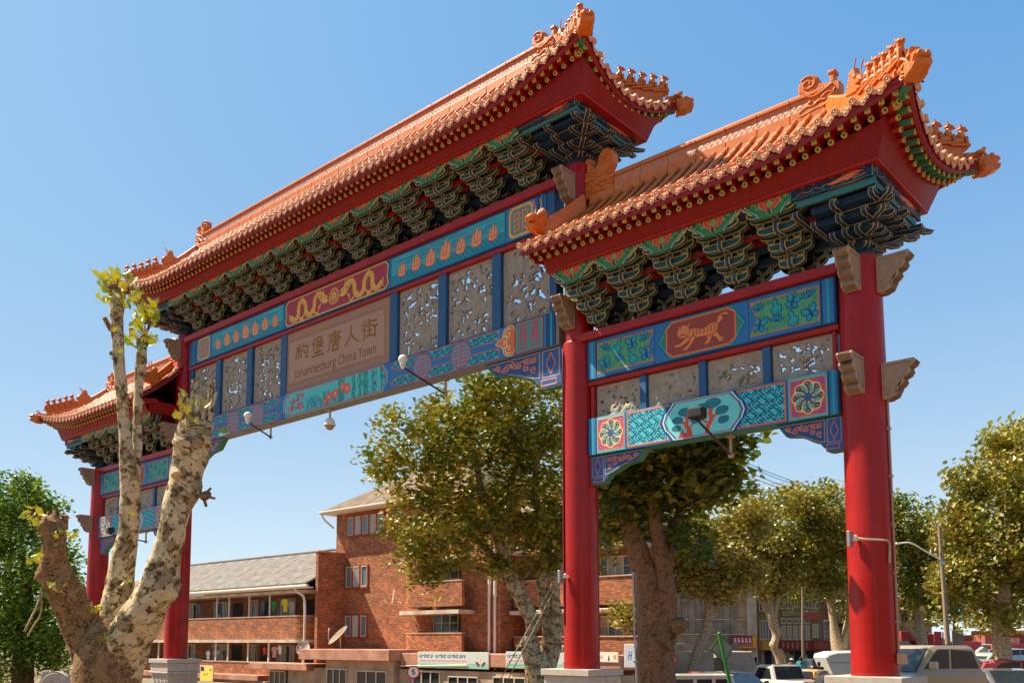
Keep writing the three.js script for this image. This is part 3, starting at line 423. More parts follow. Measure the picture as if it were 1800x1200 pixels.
function beam(x0, x1, y0, y1, under, plates) {
  const b = mesh('beam', cbox(x0, x1, y0, y1, -ZB + 0.012, ZB - 0.012, 0.008), under, gate);
  for (const side of [1, -1]) for (const [a, c, m, u0, u1, f] of plates) { const p = plate(b, a, c, y0, y1, side * ZB, m, u0, u1, f); if (side < 0) p.name = 'rear_panel'; }
  return b;
}
const uS = (m) => (m + 5.65) / 5.3;
const bUS = beam(-5.65, -0.35, 8.07, 8.92, M.blue, [[-5.65, -3.99, sideU, uS(-5.65), uS(-3.99)], [-3.99, -1.97, sideU, uS(-3.99), uS(-1.97)], [-1.97, -0.35, sideU, uS(-1.97), uS(-0.35)]]);
const bLS = beam(-5.65, -0.35, 6.47, 7.25, M.green, [[-5.65, -4.70, sideL, uS(-5.65), uS(-4.7)], [-4.70, -3.75, sideL, uS(-4.7), uS(-3.75)], [-3.75, -2.19, sideL, uS(-3.75), uS(-2.19)], [-2.19, -1.29, sideL, uS(-2.19), uS(-1.29)], [-1.29, -0.35, sideL, uS(-1.29), uS(-0.35)]]);
mirrored(bUS); mirrored(bLS);
const mx = (x) => 2 * MID - x;
beam(mx(-6.52), -6.52, 11.77, 12.62, M.blue, [[mx(-11.95), -11.95, dragM, 0, 1], [-11.95, -7.85, shipM, 0, 0.79], [-7.85, -6.75, shipM, 0.79, 1], [mx(-7.85), mx(-11.95), shipM, 0.79, 0], [mx(-6.75), mx(-7.85), shipM, 0.79, 1, true]]);
beam(mx(-6.42), -6.42, 9.06, 9.81, M.grey, [[mx(-12.0), -12.0, gardM, 0, 1], [-12.0, -7.70, lowM, 0, 0.782], [-7.70, -6.5, lowM, 0.782, 1], [mx(-7.70), mx(-12.0), lowM, 0.782, 0], [mx(-6.5), mx(-7.70), lowM, 0.782, 1, true]]);

// red rails above and below the upper beams, frames round the lattice
function rail(x0, x1, y0, y1, z, m = M.red, name = 'rail') { return mesh(name, cbox(x0, x1, y0, y1, -z, z, 0.015), m, gate); }
for (const r of [rail(-5.95, -0.28, 8.925, 9.1, 0.3), rail(-5.66, -0.34, 7.965, 8.065, 0.16), rail(-5.62, -5.53, 7.253, 7.962, 0.13), rail(-0.47, -0.4, 7.253, 7.962, 0.13)]) mirrored(r);
rail(mx(-6.35), -6.35, 12.625, 12.82, 0.3); rail(mx(-6.45), -6.45, 11.66, 11.765, 0.16);
for (const x of [-4.335, -3.0, -1.69]) mirrored(mesh('post', cbox(x - 0.078, x + 0.078, 7.253, 7.962, -0.12, 0.12, 0.012), M.blue, gate));
const mposts = [-8.3, -10.1, -11.9]; for (const x of mposts) mirrored(mesh('post', cbox(x - 0.14, x + 0.14, 9.813, 11.657, -0.14, 0.14, 0.015), M.blue, gate));
for (const x of [-6.62]) mirrored(mesh('post', cbox(x - 0.1, x + 0.1, 9.813, 11.657, -0.13, 0.13, 0.015), M.blue, gate));

// carved and pierced stone panels
function lattice(w, h, seed, holes, holeR, clear) {
  const r = rng(seed), c = 0.022, nx = Math.round(w / c), ny = Math.round(h / c), H = new Float32Array((nx + 1) * (ny + 1)), mask = new Uint8Array(nx * ny).fill(1);
  const stamp = (x, y, rad, amp) => { const i0 = Math.max(0, Math.floor((x - rad) / c)), i1 = Math.min(nx, Math.ceil((x + rad) / c)), j0 = Math.max(0, Math.floor((y - rad) / c)), j1 = Math.min(ny, Math.ceil((y + rad) / c)); for (let j = j0; j <= j1; j++) for (let i = i0; i <= i1; i++) { const d = Math.hypot(i * c - x, j * c - y) / rad; if (d < 1) { const k = j * (nx + 1) + i, v = amp * Math.sqrt(1 - d * d); if (v > H[k]) H[k] = v; } } };
  for (let s = 0; s < w * h * 34; s++) { let x = r() * w, y = r() * h, a = r() * 6.3, curl = (r() - 0.5) * 30, rad = 0.018 + 0.03 * r(), amp = 0.012 + 0.034 * r(); const n = 8 + 22 * r(); for (let i = 0; i < n; i++) { stamp(x, y, rad * (1 - 0.5 * i / n), amp); a += curl * 0.02; curl *= 1.03; x += Math.cos(a) * 0.02; y += Math.sin(a) * 0.02; } }
  for (let s = 0; s < 3 + w * h * 3; s++) { const x = r() * w, y = r() * h; for (let q = 0; q < 5; q++) stamp(x + (r() - 0.5) * 0.2, y + (r() - 0.5) * 0.25, 0.05 + 0.06 * r(), 0.02 + 0.025 * r()); }
  for (let s = 0; s < holes * 1.6; s++) { const cx = 0.09 + r() * (w - 0.18), cy = 0.09 + Math.pow(r(), clear) * (h - 0.18), q = holeR * 0.86 * (0.35 + r()), e = 0.65 + 0.7 * r(), ph = r() * 6; for (let j = 0; j < ny; j++) for (let i = 0; i < nx; i++) { const dx = (i + 0.5) * c - cx, dy = (j + 0.5) * c - cy, an = Math.atan2(dy, dx), d = Math.hypot(dx * e, dy / e) / (q * (1 + 0.35 * Math.sin(2 * an + ph) + 0.2 * Math.sin(5 * an + ph * 2))); if (d < 1 && i > 2 && j > 2 && i < nx - 3 && j < ny - 3) mask[j * nx + i] = 0; } }
  const P = [], I = [], id = (i, j) => j * (nx + 1) + i, T = 0.018;
  for (let j = 0; j <= ny; j++) for (let i = 0; i <= nx; i++) { const edge = Math.min(i, j, nx - i, ny - j) < 3; P.push(i * c - w / 2, j * c, T + (edge ? 0.03 : H[id(i, j)])); }
  for (let j = 0; j <= ny; j++) for (let i = 0; i <= nx; i++) P.push(i * c - w / 2, j * c, -T - H[id(nx - i, j)] * 0.35);
  const N = (nx + 1) * (ny + 1), ok = (i, j) => i >= 0 && j >= 0 && i < nx && j < ny && mask[j * nx + i];
  for (let j = 0; j < ny; j++) for (let i = 0; i < nx; i++) if (ok(i, j)) {
    const a = id(i, j), b = id(i + 1, j), d = id(i, j + 1), e = id(i + 1, j + 1); I.push(a, b, e, a, e, d, N + b, N + a, N + d, N + b, N + d, N + e);
    const wall = (p, q) => I.push(q, p, N + p, q, N + p, N + q);
    if (!ok(i - 1, j)) wall(d, a); if (!ok(i + 1, j)) wall(b, e); if (!ok(i, j - 1)) wall(a, b); if (!ok(i, j + 1)) wall(e, d);
  }
  const g = new THREE.BufferGeometry(); g.setAttribute('position', new THREE.Float32BufferAttribute(P, 3)); g.setIndex(I); g.computeVertexNormals();
  const uv = new Float32Array(P.length / 3 * 2); for (let i = 0; i < P.length / 3; i++) { uv[2 * i] = P[3 * i]; uv[2 * i + 1] = P[3 * i + 1]; } g.setAttribute('uv', new THREE.BufferAttribute(uv, 2)); return g;
}
const latGeo = [];
[[-5.53, -4.413, 11, 12, 0.03, 0.8], [-4.257, -3.078, 12, 9, 0.026, 1], [-2.922, -1.768, 13, 15, 0.042, 0.8], [-1.612, -0.47, 14, 34, 0.034, 0.8]].forEach(([a, b, s, n, q, cl]) => {
  const m = mesh('lattice_panel', lattice(b - a - 0.01, 0.705, s, n, q, cl), M.carve, gate); m.position.set((a + b) / 2, 7.256, 0); mirrored(m);
});
[[-8.16, -6.72, 21, 44], [-9.96, -8.44, 22, 42], [-11.76, -10.24, 23, 48]].forEach(([a, b, s, n], i) => {
  const g = lattice(b - a - 0.01, 1.84, s, n, 0.058, 0.85), m = mesh('lattice_panel', g, M.carve, gate); m.position.set((a + b) / 2, 9.815, 0);
  const k = mesh('lattice_panel', lattice(b - a - 0.01, 1.84, s + 40, n + 4, 0.06, 0.75), M.carve, gate); k.position.set(mx((a + b) / 2), 9.815, 0);
});

// name board
const GLYPH = [
  [[[30, 8], [12, 26], [31, 27]], [[40, 18], [14, 46], [42, 43]], [[34, 37], [43, 48]], [[10, 60], [5, 78]], [[25, 58], [28, 80]], [[41, 57], [48, 74]], [[64, 8], [50, 42]], [[59, 26], [93, 26], [91, 84], [78, 77]], [[64, 46], [76, 60]]],
  [[[28, 6], [9, 34]], [[20, 24], [20, 62]], [[40, 8], [40, 27], [78, 27], [78, 8], [40, 8]], [[33, 40], [88, 40]], [[59, 29], [59, 64]], [[57, 42], [35, 60]], [[61, 42], [86, 60]], [[26, 78], [76, 78]], [[51, 66], [51, 95]], [[8, 95], [94, 95]]],
  [[[50, 3], [55, 12]], [[16, 17], [93, 17]], [[20, 17], [18, 60], [5, 95]], [[35, 32], [80, 32], [80, 58]], [[26, 45], [93, 45]], [[35, 58], [80, 58]], [[56, 22], [56, 70]], [[37, 72], [78, 72], [78, 95], [37, 95], [37, 72]]],
  [[[48, 8], [45, 50], [28, 76], [8, 93]], [[46, 42], [62, 68], [96, 92]]],
  [[[22, 8], [5, 27]], [[26, 29], [5, 52]], [[18, 45], [18, 95]], [[36, 20], [63, 20]], [[49, 7], [49, 37]], [[33, 37], [66, 37]], [[36, 59], [63, 59]], [[49, 45], [49, 85]], [[32, 85], [67, 85]], [[73, 22], [95, 22]], [[70, 45], [99, 45]], [[86, 45], [86, 92], [76, 86]]],
];
function boardDraw(bg, key, ink, ink2, line) {
  return (x, W, H) => {
    x.fillStyle = bg; x.fillRect(0, 0, W, H);
    if (key) { x.strokeStyle = key; x.lineWidth = 4; const s = 27; for (let j = 0; j < H / s; j++) for (let i = -1; i < W / (s * 2); i++) { const ox = i * s * 2 + (j & 1 ? s : 0), oy = j * s; x.beginPath(); x.moveTo(ox, oy + s - 3); x.lineTo(ox, oy + 3); x.lineTo(ox + s * 1.7, oy + 3); x.lineTo(ox + s * 1.7, oy + s * 0.6); x.lineTo(ox + s * 0.5, oy + s * 0.6); x.stroke(); } }
    const m = 62, mt = 84; x.fillStyle = bg; x.fillRect(m, mt, W - 2 * m, H - 2 * mt); x.strokeStyle = line; x.lineWidth = 8; x.strokeRect(m, mt, W - 2 * m, H - 2 * mt); x.lineWidth = 6; x.strokeRect(10, 10, W - 20, H - 20); x.lineWidth = 3; x.strokeRect(m + 14, mt + 14, W - 2 * m - 28, H - 2 * mt - 28);
    GLYPH.forEach((g, i) => { const s = 2.06, ox = 180 + i * 245, oy = 132; for (const st of g) { const p = st.map(([a, b]) => [ox + a * s, oy + b * 0.96 * s]); for (const [w, c] of [[21, ink2], [14, ink]]) { x.strokeStyle = c; x.lineWidth = w; x.lineCap = 'round'; x.lineJoin = 'miter'; x.beginPath(); p.forEach((q, k) => k ? x.lineTo(q[0], q[1]) : x.moveTo(q[0], q[1])); x.stroke(); } } });
    x.font = '118px sans-serif'; x.fillStyle = ink; x.textBaseline = 'alphabetic'; const t = 'Johannesburg China Town', w = x.measureText(t).width; x.save(); x.translate(W / 2, 478); x.scale(1190 / w, 1); x.fillText(t, -w / 2, 0); x.restore();
  };
}
{
  const col = canvasTex(1536, 612, boardDraw('#b48c78', '#a07258', '#8c5c2e', '#c49058', '#9c6c42')), bmp = canvasTex(1536, 612, boardDraw('#ffffff', '#b0b0b0', '#000000', '#909090', '#808080'), { data: true });
  const b = mesh('name_board', cbox(-16.79, -12.04, 9.815, 11.655, -0.1, 0.1, 0.01), M.stone, gate);
  const g = new THREE.PlaneGeometry(4.72, 1.83).translate(-14.415, 10.735, 0.103); mesh('inscribed_face', g, std(0xffffff, 0.75, { map: col, bumpMap: bmp, bumpScale: 0.02 }), b);
}
// spandrel brackets below the lower beams
function spandrel(x, y, w, h, dir) {
  const p = smooth([[0.30, 0.16], [0.36, 0.30], [0.45, 0.36], [0.55, 0.47], [0.64, 0.56], [0.76, 0.60], [0.86, 0.63]], 3), o = [[0, 1], [0, 0.02], [0.2, 0.0], [0.26, 0.04], [0.27, 0.12], ...p, [1, 1]].map(([a, b]) => [a * w, (b - 1) * h]);
  const g = part('spandrel', gate); g.position.set(x, y, 0); g.scale.x = dir; mesh('spandrel_body', muv(slab(o, 0.2, 0.012)), M.green, g);
  for (const s of [1, -1]) { const q = o.map(([a, b]) => [a * 0.95 + 0.012, b * 0.94 - 0.012]), f = new THREE.ShapeGeometry(shape(q)), u = f.attributes.uv; for (let i = 0; i < u.count; i++) u.setXY(i, u.getX(i) / w, 1 + u.getY(i) / h); if (s < 0) f.rotateY(PI), f.translate(w, 0, 0); const e = new THREE.ExtrudeGeometry(shape(q), { depth: 0.006, bevelEnabled: false }), ue = e.attributes.uv; for (let i = 0; i < ue.count; i++) ue.setXY(i, e.attributes.position.getX(i) / w, 1 + e.attributes.position.getY(i) / h); e.translate(0, 0, s > 0 ? 0.1 : -0.106); mesh('painted_face', e, spanM, g); }
  return g;
}
const spanM = texMat(spandrelTex);
for (const s of [spandrel(-5.66, 6.465, 1.38, 0.62, 1), spandrel(-0.34, 6.465, 1.2, 0.62, -1), spandrel(-6.4, 9.055, 2.3, 0.92, -1)]) mirrored(s);

// ---------- bracket sets under the eaves ----------
// a prism whose faces are dark with a bright painted edge
function edged(profile, depth, bw, cin, cedge, cside = cin) {
  const n = profile.length, P = [], Cc = [], cxm = profile.reduce((a, p) => a + p[0], 0) / n, cym = profile.reduce((a, p) => a + p[1], 0) / n, z0 = -depth / 2, z1 = depth / 2;
  const area = profile.reduce((a, p, i) => { const q = profile[(i + 1) % n]; return a + p[0] * q[1] - q[0] * p[1]; }, 0); if (area < 0) profile = profile.slice().reverse();
  const nor = profile.map((p, i) => { const q = profile[(i + 1) % n], dx = q[0] - p[0], dy = q[1] - p[1], L = Math.hypot(dx, dy) || 1; return [-dy / L, dx / L]; }); // inward
  const ins = profile.map((p, i) => { const a = nor[(i + n - 1) % n], b = nor[i]; let mx_ = a[0] + b[0], my = a[1] + b[1]; const k = bw / Math.max(0.35, (mx_ * b[0] + my * b[1])); return [p[0] + mx_ * k, p[1] + my * k]; });
  const tri = (a, b, c, col) => { P.push(...a, ...b, ...c); for (let i = 0; i < 3; i++) Cc.push(...col); }, quad = (a, b, c, d, col) => { tri(a, b, c, col); tri(a, c, d, col); };
  const cap = THREE.ShapeUtils.triangulateShape(ins.map((p) => new THREE.Vector2(...p)), []);
  for (const [z, f] of [[z1, 1], [z0, -1]]) {
    for (let i = 0; i < n; i++) { const j = (i + 1) % n, a = [...profile[i], z], b = [...profile[j], z], c = [...ins[j], z], d = [...ins[i], z]; f > 0 ? quad(a, b, c, d, cedge) : quad(d, c, b, a, cedge); }
    for (const t of cap) { const q = t.map((k) => [...ins[k], z]); f > 0 ? tri(q[0], q[1], q[2], cin) : tri(q[2], q[1], q[0], cin); }
  }
  const e = Math.min(bw, depth * 0.3);
  for (let i = 0; i < n; i++) { const a = profile[i], b = profile[(i + 1) % n]; const S = [[z0, z0 + e, cedge], [z0 + e, z1 - e, cside], [z1 - e, z1, cedge]]; for (const [u, v, col] of S) quad([...a, u], [...b, u], [...b, v], [...a, v], col); }
  const g = new THREE.BufferGeometry(); g.setAttribute('position', new THREE.Float32BufferAttribute(P, 3)); g.setAttribute('color', new THREE.Float32BufferAttribute(Cc, 3)); g.computeVertexNormals(); return g;
}
const EW = 0.017;
const armProf = (w, h) => [[-w, h], [-w, h * 0.62], [-w * 0.93, h * 0.36], [-w * 0.78, h * 0.14], [-w * 0.5, 0], [w * 0.5, 0], [w * 0.78, h * 0.14], [w * 0.93, h * 0.36], [w, h * 0.62], [w, h]];
const block = (w = 0.075, h = 0.085) => edged([[-w, h], [-w, h * 0.45], [-w * 0.68, 0], [w * 0.68, 0], [w, h * 0.45], [w, h]], w * 1.8, 0.016, TEAL, YEL);
function xArm(w, col = TEAL) { const h = 0.145, b = []; for (const x of [-w + 0.07, 0, w - 0.07]) b.push(block().translate(x, h + 0.002, 0)); return join([edged(armProf(w, h), 0.1, EW, col, YEL), ...b]); }
const NAV = [0.014, 0.04, 0.085];
function zArm(z0, z1, beak, col = BLU, ew = EW) { // an arm along z with a square or beaked end at z1
  const h = 0.13, e = beak ? [[z1 - 0.12, h], [z1 + beak, h * 0.55], [z1 + beak - 0.03, h * 0.1], [z1 - 0.06, -0.03]] : [[z1, h], [z1, 0.02], [z1 - 0.1, -0.035]];
  return edged([[z0, h], [z0, 0], [z1 - 0.2, 0], ...e.slice().reverse()], 0.1, ew, col, YEL).rotateY(-PI / 2);
}
const ROW = [0, 0.27, 0.54, 0.81, 1.05], DY = 0.225, longA = [0.31, 0.39, 0.46, 0.51].map((w) => xArm(w)), shortA = [0.24, 0.31, 0.38, 0.46].map((w) => xArm(w));
const zGeo = [0, 1, 2, 3].map((k) => zArm(-0.12, ROW[k + 1] + 0.13, k === 3 ? 0.02 : 0)), bigDou = edged([[-0.14, 0.14], [-0.14, 0.07], [-0.1, 0], [0.1, 0], [0.14, 0.07], [0.14, 0.14]], 0.28, 0.02, TEAL, YEL);
const rearGeo = (() => { const l = []; for (let k = 0; k < 4; k++) { l.push(longA[k].clone().translate(0, 0.14 + k * DY, -ROW[k]), shortA[k].clone().translate(0, 0.14 + k * DY, -ROW[k + 1]), zGeo[k].clone().rotateY(PI).translate(0, 0.14 + k * DY, 0)); } return join(l); })();
const flowerGeo = (() => { const p = smooth([[-0.53, 0.06], [-0.49, 0.0], [-0.42, -0.03], [-0.37, -0.10], [-0.30, -0.13], [-0.25, -0.19], [-0.15, -0.22], [0, -0.23], [0.15, -0.22], [0.25, -0.19], [0.30, -0.13], [0.37, -0.10], [0.42, -0.03], [0.49, 0.0], [0.53, 0.06]], 3), o = [[-0.53, 0.1], ...p, [0.53, 0.1]]; const g = new THREE.ExtrudeGeometry(shape(o), { depth: 0.03, bevelEnabled: false }), u = g.attributes.uv, q = g.attributes.position; for (let i = 0; i < u.count; i++) u.setXY(i, q.getX(i) / 1.1 + 0.5, (q.getY(i) + 0.24) / 0.34); return g; })();
const flowerM = texMat(flowerTex);
function bracketSet(x, y, ys, xs) {
  const g = part('bracket_set', gate); g.position.set(x, y, 0); g.scale.set(xs, ys, 1);
  mesh('bearing_block', bigDou, M.paint, g);
  for (let k = 0; k < 4; k++) {
    const a = mesh('bracket_arm', longA[k], M.paint, g), b = mesh('bracket_arm', shortA[k], M.paint, g), c = mesh('projecting_arm', zGeo[k], M.paint, g), yy = 0.14 + k * DY;
    a.position.set(0, yy, ROW[k]); b.position.set(0, yy, ROW[k + 1]); c.position.set(0, yy + (k ? 0.002 : 0), 0);
  }
  mesh('rear_arms', rearGeo, M.paint, g);
  const f = mesh('lotus_cloth', flowerGeo, flowerM, g); f.position.set(0, 1.0, ROW[4] + 0.075); return g;
}
const bs0 = bracketSet(-1.07, 9.105, 0.99, 1); mirrored(bs0);
for (let k = 2; k <= 5; k++) { const c = bs0.clone(); c.position.x = -1.07 * k + (k === 5 ? 0.03 : 0); gate.add(c); mirrored(c); }
for (let k = 1; k <= 13; k++) { const c = bs0.clone(); c.position.set(P3 - 1.19 * k, 12.825, 0); c.scale.set(1.1, 0.86, 1); gate.add(c); }
// long ties that run through the sets
function ties(x0, x1, y, ys) { const l = []; for (let j = 1; j <= 3; j++) for (const s of [1, -1]) l.push(box(x0, x1, y + (0.14 + (j + 1) * DY - 0.03) * ys, y + (0.14 + (j + 1) * DY + 0.08) * ys, s * ROW[j] - 0.045, s * ROW[j] + 0.045)); l.push(box(x0, x1, y + 0.42 * ys, y + 0.55 * ys, -0.05, 0.05), box(x0, x1, y + 0.98 * ys, y + 1.07 * ys, ROW[4] - 0.05, ROW[4] + 0.06), box(x0, x1, y + 0.98 * ys, y + 1.07 * ys, -ROW[4] - 0.06, -ROW[4] + 0.05)); return mesh('tie_beam', l, M.navy, gate); }
mirrored(ties(-5.75, 0.4, 9.105, 0.99)); ties(P2 - 0.4, P3 + 0.4, 12.825, 0.86);
for (const [x0, x1, y, m] of [[-5.75, 0.4, 9.75, 1], [P2, P3, 13.4, 0]]) { const t = mesh('tie_beam', [box(x0, x1, y, y + 0.08, 0.36, 0.44), box(x0, x1, y + 0.02, y + 0.09, 0.64, 0.71)], M.redDull, gate); if (m) mirrored(t); }
// the corner sets over the end pillars
function cornerSet(x, y, ys, dir) { // dir also narrows the set along the gate
  const g = part('corner_bracket_set', gate), q = 0.70; g.position.set(x, y, 0); g.scale.set(dir, ys, 1); // q squeezes the tiers to leave room for the painted boards
  const add = (name, geo, px_, py, pz, ry = 0) => { const m = mesh(name, geo, M.paint, g); m.position.set(px_, py * q, pz); m.rotation.y = ry; m.scale.y = q; return m; };
  add('bearing_block', bigDou, 0, 0, 0);
  for (let k = 0; k < 4; k++) {
    const yy = 0.14 + k * DY, out = ROW[k + 1] + 0.1, xo = Math.min(out, 0.98), end = zArm(-0.1, out, 0, NAV, 0.012), endX = zArm(-0.1, xo, 0, NAV, 0.012), beakX = zArm(-0.1, xo, 0.20, NAV, 0.012);
    for (let j = 0; j <= k; j++) {
      if (j && j < k) continue;
      const o = ROW[j] * 0.9, last = j === k && k > 0;
      add('projecting_arm', endX, 0, yy + 0.001 * j, o, PI / 2); if (j) add('projecting_arm', k < 3 && last ? beakX : endX, 0, yy + 0.001 * j, -o, PI / 2);
      add('projecting_arm', end, o, yy + 0.0015 * j, 0); if (j) { add('projecting_arm', end, -o, yy + 0.0015 * j, 0); add('projecting_arm', end, o, yy + 0.0015 * j, 0, PI); }
      if (j === 0 || j === k) for (const [bx, bz] of [[o, out - 0.12], [xo - 0.12, o]]) add('bracket_block', block(0.062, 0.07), bx, yy + 0.135, bz);
    }
    add('corner_arm', zArm(0, (ROW[k + 1] + 0.06) * 1.32, 0.04).rotateY(PI / 4), 0, yy + 0.004, 0); add('corner_arm', zArm(0, (ROW[k + 1] + 0.02) * 1.3, 0.12).rotateY(3 * PI / 4), 0, yy + 0.004, 0);
  }
  for (const [y0, y1, w, zz, tx] of [[0.88, 1.09, 1.62, 1.13, cornerM], [0.755, 0.872, 1.52, 1.07, cloudM]]) { const f = mesh('painted_board', new THREE.BoxGeometry(w, y1 - y0, 0.06), tx, g); f.position.set(0.80 - w / 2, (y0 + y1) / 2, zz); const e = mesh('painted_board', new THREE.BoxGeometry(2 * zz - 0.1, y1 - y0, 0.06), tx, g); e.rotation.y = PI / 2; e.position.set(0.80 - (1.13 - zz) - 0.0, (y0 + y1) / 2, 0); }
  mesh('tier_board', [box(-0.45, 0.6, 0.46, 0.60, -0.72, 0.72), box(-0.4, 0.45, 0.28, 0.42, -0.5, 0.5), box(-0.5, 0.74, 0.62, 0.75, -0.95, 0.95)], M.navy, g);
  return g;
}
const cloudM = std(lin(0.05, 0.20, 0.20), 0.5, { map: grainTex });
const cornerM = texMat(cornerTex);
mirrored(cornerSet(P4, 9.16, 0.95, 0.86)); mirrored(cornerSet(P3, 13.02, 0.70, 1));
// ---------- the tiled roofs ----------
const friezeTex = dataTex(256, (u, v) => { const a = 0.5 + 0.5 * Math.sin(u * 2 * PI * 4 + 2.4 * Math.sin(v * 2 * PI)) * Math.sin(v * 2 * PI * 1.0) + 0.5 * loopN(u, v, 26, 4, 2); return [a, a, a]; }, { m: 0.5 });
const friezeM = phy(lin(0.60, 0.19, 0.06), 0.42, { map: grainTex, bumpMap: friezeTex, bumpScale: 0.012, clearcoat: 0.2 });
const rafterEndY = [0.55, 0.40, 0.05];
function roundRafter(a, b, r = 0.046) { // red pole, its outer end a yellow ring round a dark blue eye
  const d = V().subVectors(b, a).normalize(), l = [tint(rod(a, b, r, r, 10), RED)];
  const q = new THREE.Quaternion().setFromUnitVectors(V(0, 0, 1), d), fix = (g, o) => g.applyQuaternion(q).translate(b.x + d.x * o, b.y + d.y * o, b.z + d.z * o);
  l.push(tint(fix(new THREE.RingGeometry(r * 0.58, r * 1.02, 14), 0.003), rafterEndY), tint(fix(new THREE.CircleGeometry(r * 0.58, 12), 0.003), [0.03, 0.10, 0.12]), tint(fix(new THREE.CylinderGeometry(r * 1.02, r * 1.02, 0.03, 14, 1, true).rotateX(PI / 2), -0.012), rafterEndY)); return join(l);
}
function squareRafter(a, b, green = 0.03, w = 0.036) { // red bar, green near the tip, the tip a yellow square with a green heart
  const d = V().subVectors(b, a), L = d.length(); d.normalize(); const q = new THREE.Quaternion().setFromUnitVectors(V(0, 0, 1), d), l = [], put = (g, c) => l.push(tint(g.applyQuaternion(q).translate(a.x, a.y, a.z), c)), Bx = (x, y, z0, z1) => new THREE.BoxGeometry(x, y, z1 - z0).translate(0, 0, (z0 + z1) / 2);
  put(Bx(2 * w, 2 * w, 0, L - green), RED); put(Bx(2 * w + 0.004, 2 * w + 0.004, L - green, L - 0.012), GRN); put(Bx(2 * w + 0.012, 2 * w + 0.012, L - 0.012, L), rafterEndY); put(new THREE.PlaneGeometry(1.0 * w, 1.0 * w).translate(0, 0, L + 0.002), [0.07, 0.22, 0.10]); put(new THREE.PlaneGeometry(0.4 * w, 0.4 * w).translate(0, 0, L + 0.004), rafterEndY);
  return join(l);
}
function tileRow(pts, r = 0.05) { // half-round cover tiles laid end over end along a path from the ridge to the eave
  const P = [], I = [], m = 7, cv = new THREE.CatmullRomCurve3(pts, false, 'centripetal'), L = cv.getLength(), n = Math.max(2, Math.round(L / 0.33)); let row = 0;
  const ring = (t, rr, up) => { const c = cv.getPointAt(clamp(t)), T = cv.getTangentAt(clamp(t)), side = V().crossVectors(T, V(0, 1, 0)).normalize(), N = V().crossVectors(side, T).normalize(); for (let q = 0; q <= m; q++) { const a = q / m * PI; const p = c.clone().addScaledVector(side, Math.cos(a) * rr).addScaledVector(N, Math.sin(a) * rr * 1.05 + up); P.push(p.x, p.y, p.z); } row++; };
  for (let k = 0; k < n; k++) { ring(k / n, r * 0.9, 0); ring((k + 0.5) / n, r * 0.95, 0.002); ring((k + 1) / n - 0.004, r, 0.006); }
  const w = m + 1; for (let i = 0; i < row - 1; i++) for (let q = 0; q < m; q++) { const a = i * w + q; I.push(a, a + w, a + 1, a + 1, a + w, a + w + 1); }
  const g = new THREE.BufferGeometry(); g.setAttribute('position', new THREE.Float32BufferAttribute(P, 3)); g.setIndex(I); g.computeVertexNormals(); return muv(g);
}
const discGeo = (() => { const l = [new THREE.CylinderGeometry(0.06, 0.06, 0.05, 16).rotateX(PI / 2), new THREE.TorusGeometry(0.047, 0.011, 6, 16).translate(0, 0, 0.026), ball(0.022, 0, 0, 0.022, 1, 1, 0.7, 8)]; for (let i = 0; i < 5; i++) l.push(ball(0.012, 0.028 * Math.cos(i * 1.257), 0.028 * Math.sin(i * 1.257), 0.026, 1, 1, 0.6, 6)); return muv(join(l)); })();
const dripGeo = (() => { const o = [[-0.125, 0.035], [-0.125, -0.02], [-0.10, -0.065], [-0.06, -0.075], [-0.03, -0.11], [0, -0.13], [0.03, -0.11], [0.06, -0.075], [0.10, -0.065], [0.125, -0.02], [0.125, 0.035], [0.06, 0.0], [0, -0.01], [-0.06, 0.0]]; const g = slab(o, 0.026, 0.005), l = [g]; for (const [a, b] of [[-0.055, -0.04], [0, -0.07], [0.055, -0.04]]) l.push(ball(0.02, a, b, 0.012, 1.3, 1, 0.6, 7)); return muv(join(l)); })();
// ornaments of glazed ware
function figurine(seed) { const r = rng(seed), h = 0.9 + 0.25 * r(); return muv(join([ball(0.085, 0, 0.09, 0, 1.25, 0.95, 0.8), ball(0.07, 0.05, 0.19, 0, 0.9, 1.25, 0.85), rod(V(0.05, 0.2, 0), V(0.075, 0.315 * h, 0), 0.045, 0.04, 8), ball(0.052, 0.075, 0.315 * h, 0, 1.2, 1, 0.9), ball(0.028, 0.13, 0.30 * h, 0, 1.2, 0.8, 0.9, 8), rod(V(0.05, 0.34 * h, 0.03), V(0.03, 0.40 * h, 0.035), 0.018, 0.004, 6), rod(V(0.05, 0.34 * h, -0.03), V(0.03, 0.40 * h, -0.035), 0.018, 0.004, 6), rod(V(0.11, 0.17, 0.035), V(0.12, 0, 0.045), 0.026, 0.022, 7), rod(V(0.11, 0.17, -0.035), V(0.12, 0, -0.045), 0.026, 0.022, 7), tube([V(-0.08, 0.1, 0), V(-0.14, 0.17, 0), V(-0.10, 0.25, 0), V(-0.06, 0.23, 0)], 0.02, 8, 5), box(-0.12, 0.15, -0.02, 0.02, -0.07, 0.07)])); }
function hornedBeast() { // larger dragon head that closes the file of figures; looks along +x
  return muv(join([slab([[-0.3, 0], [-0.32, 0.18], [-0.24, 0.34], [-0.26, 0.5], [-0.14, 0.56], [-0.06, 0.44], [0.04, 0.36], [0.2, 0.34], [0.3, 0.24], [0.26, 0.16], [0.14, 0.17], [0.26, 0.1], [0.22, 0.0]], 0.2, 0.04), ball(0.035, 0.06, 0.33, 0.1), ball(0.035, 0.06, 0.33, -0.1), ...[1, -1].map((s) => tube([V(-0.02, 0.4, s * 0.06), V(-0.05, 0.55, s * 0.07), V(-0.0, 0.7, s * 0.08)], 0.014, 8, 5)), ...[0, 1, 2, 3].map((i) => ball(0.06, -0.25 + i * 0.02, 0.08 + i * 0.12, 0, 0.8, 0.8, 2.0, 8))]));
}
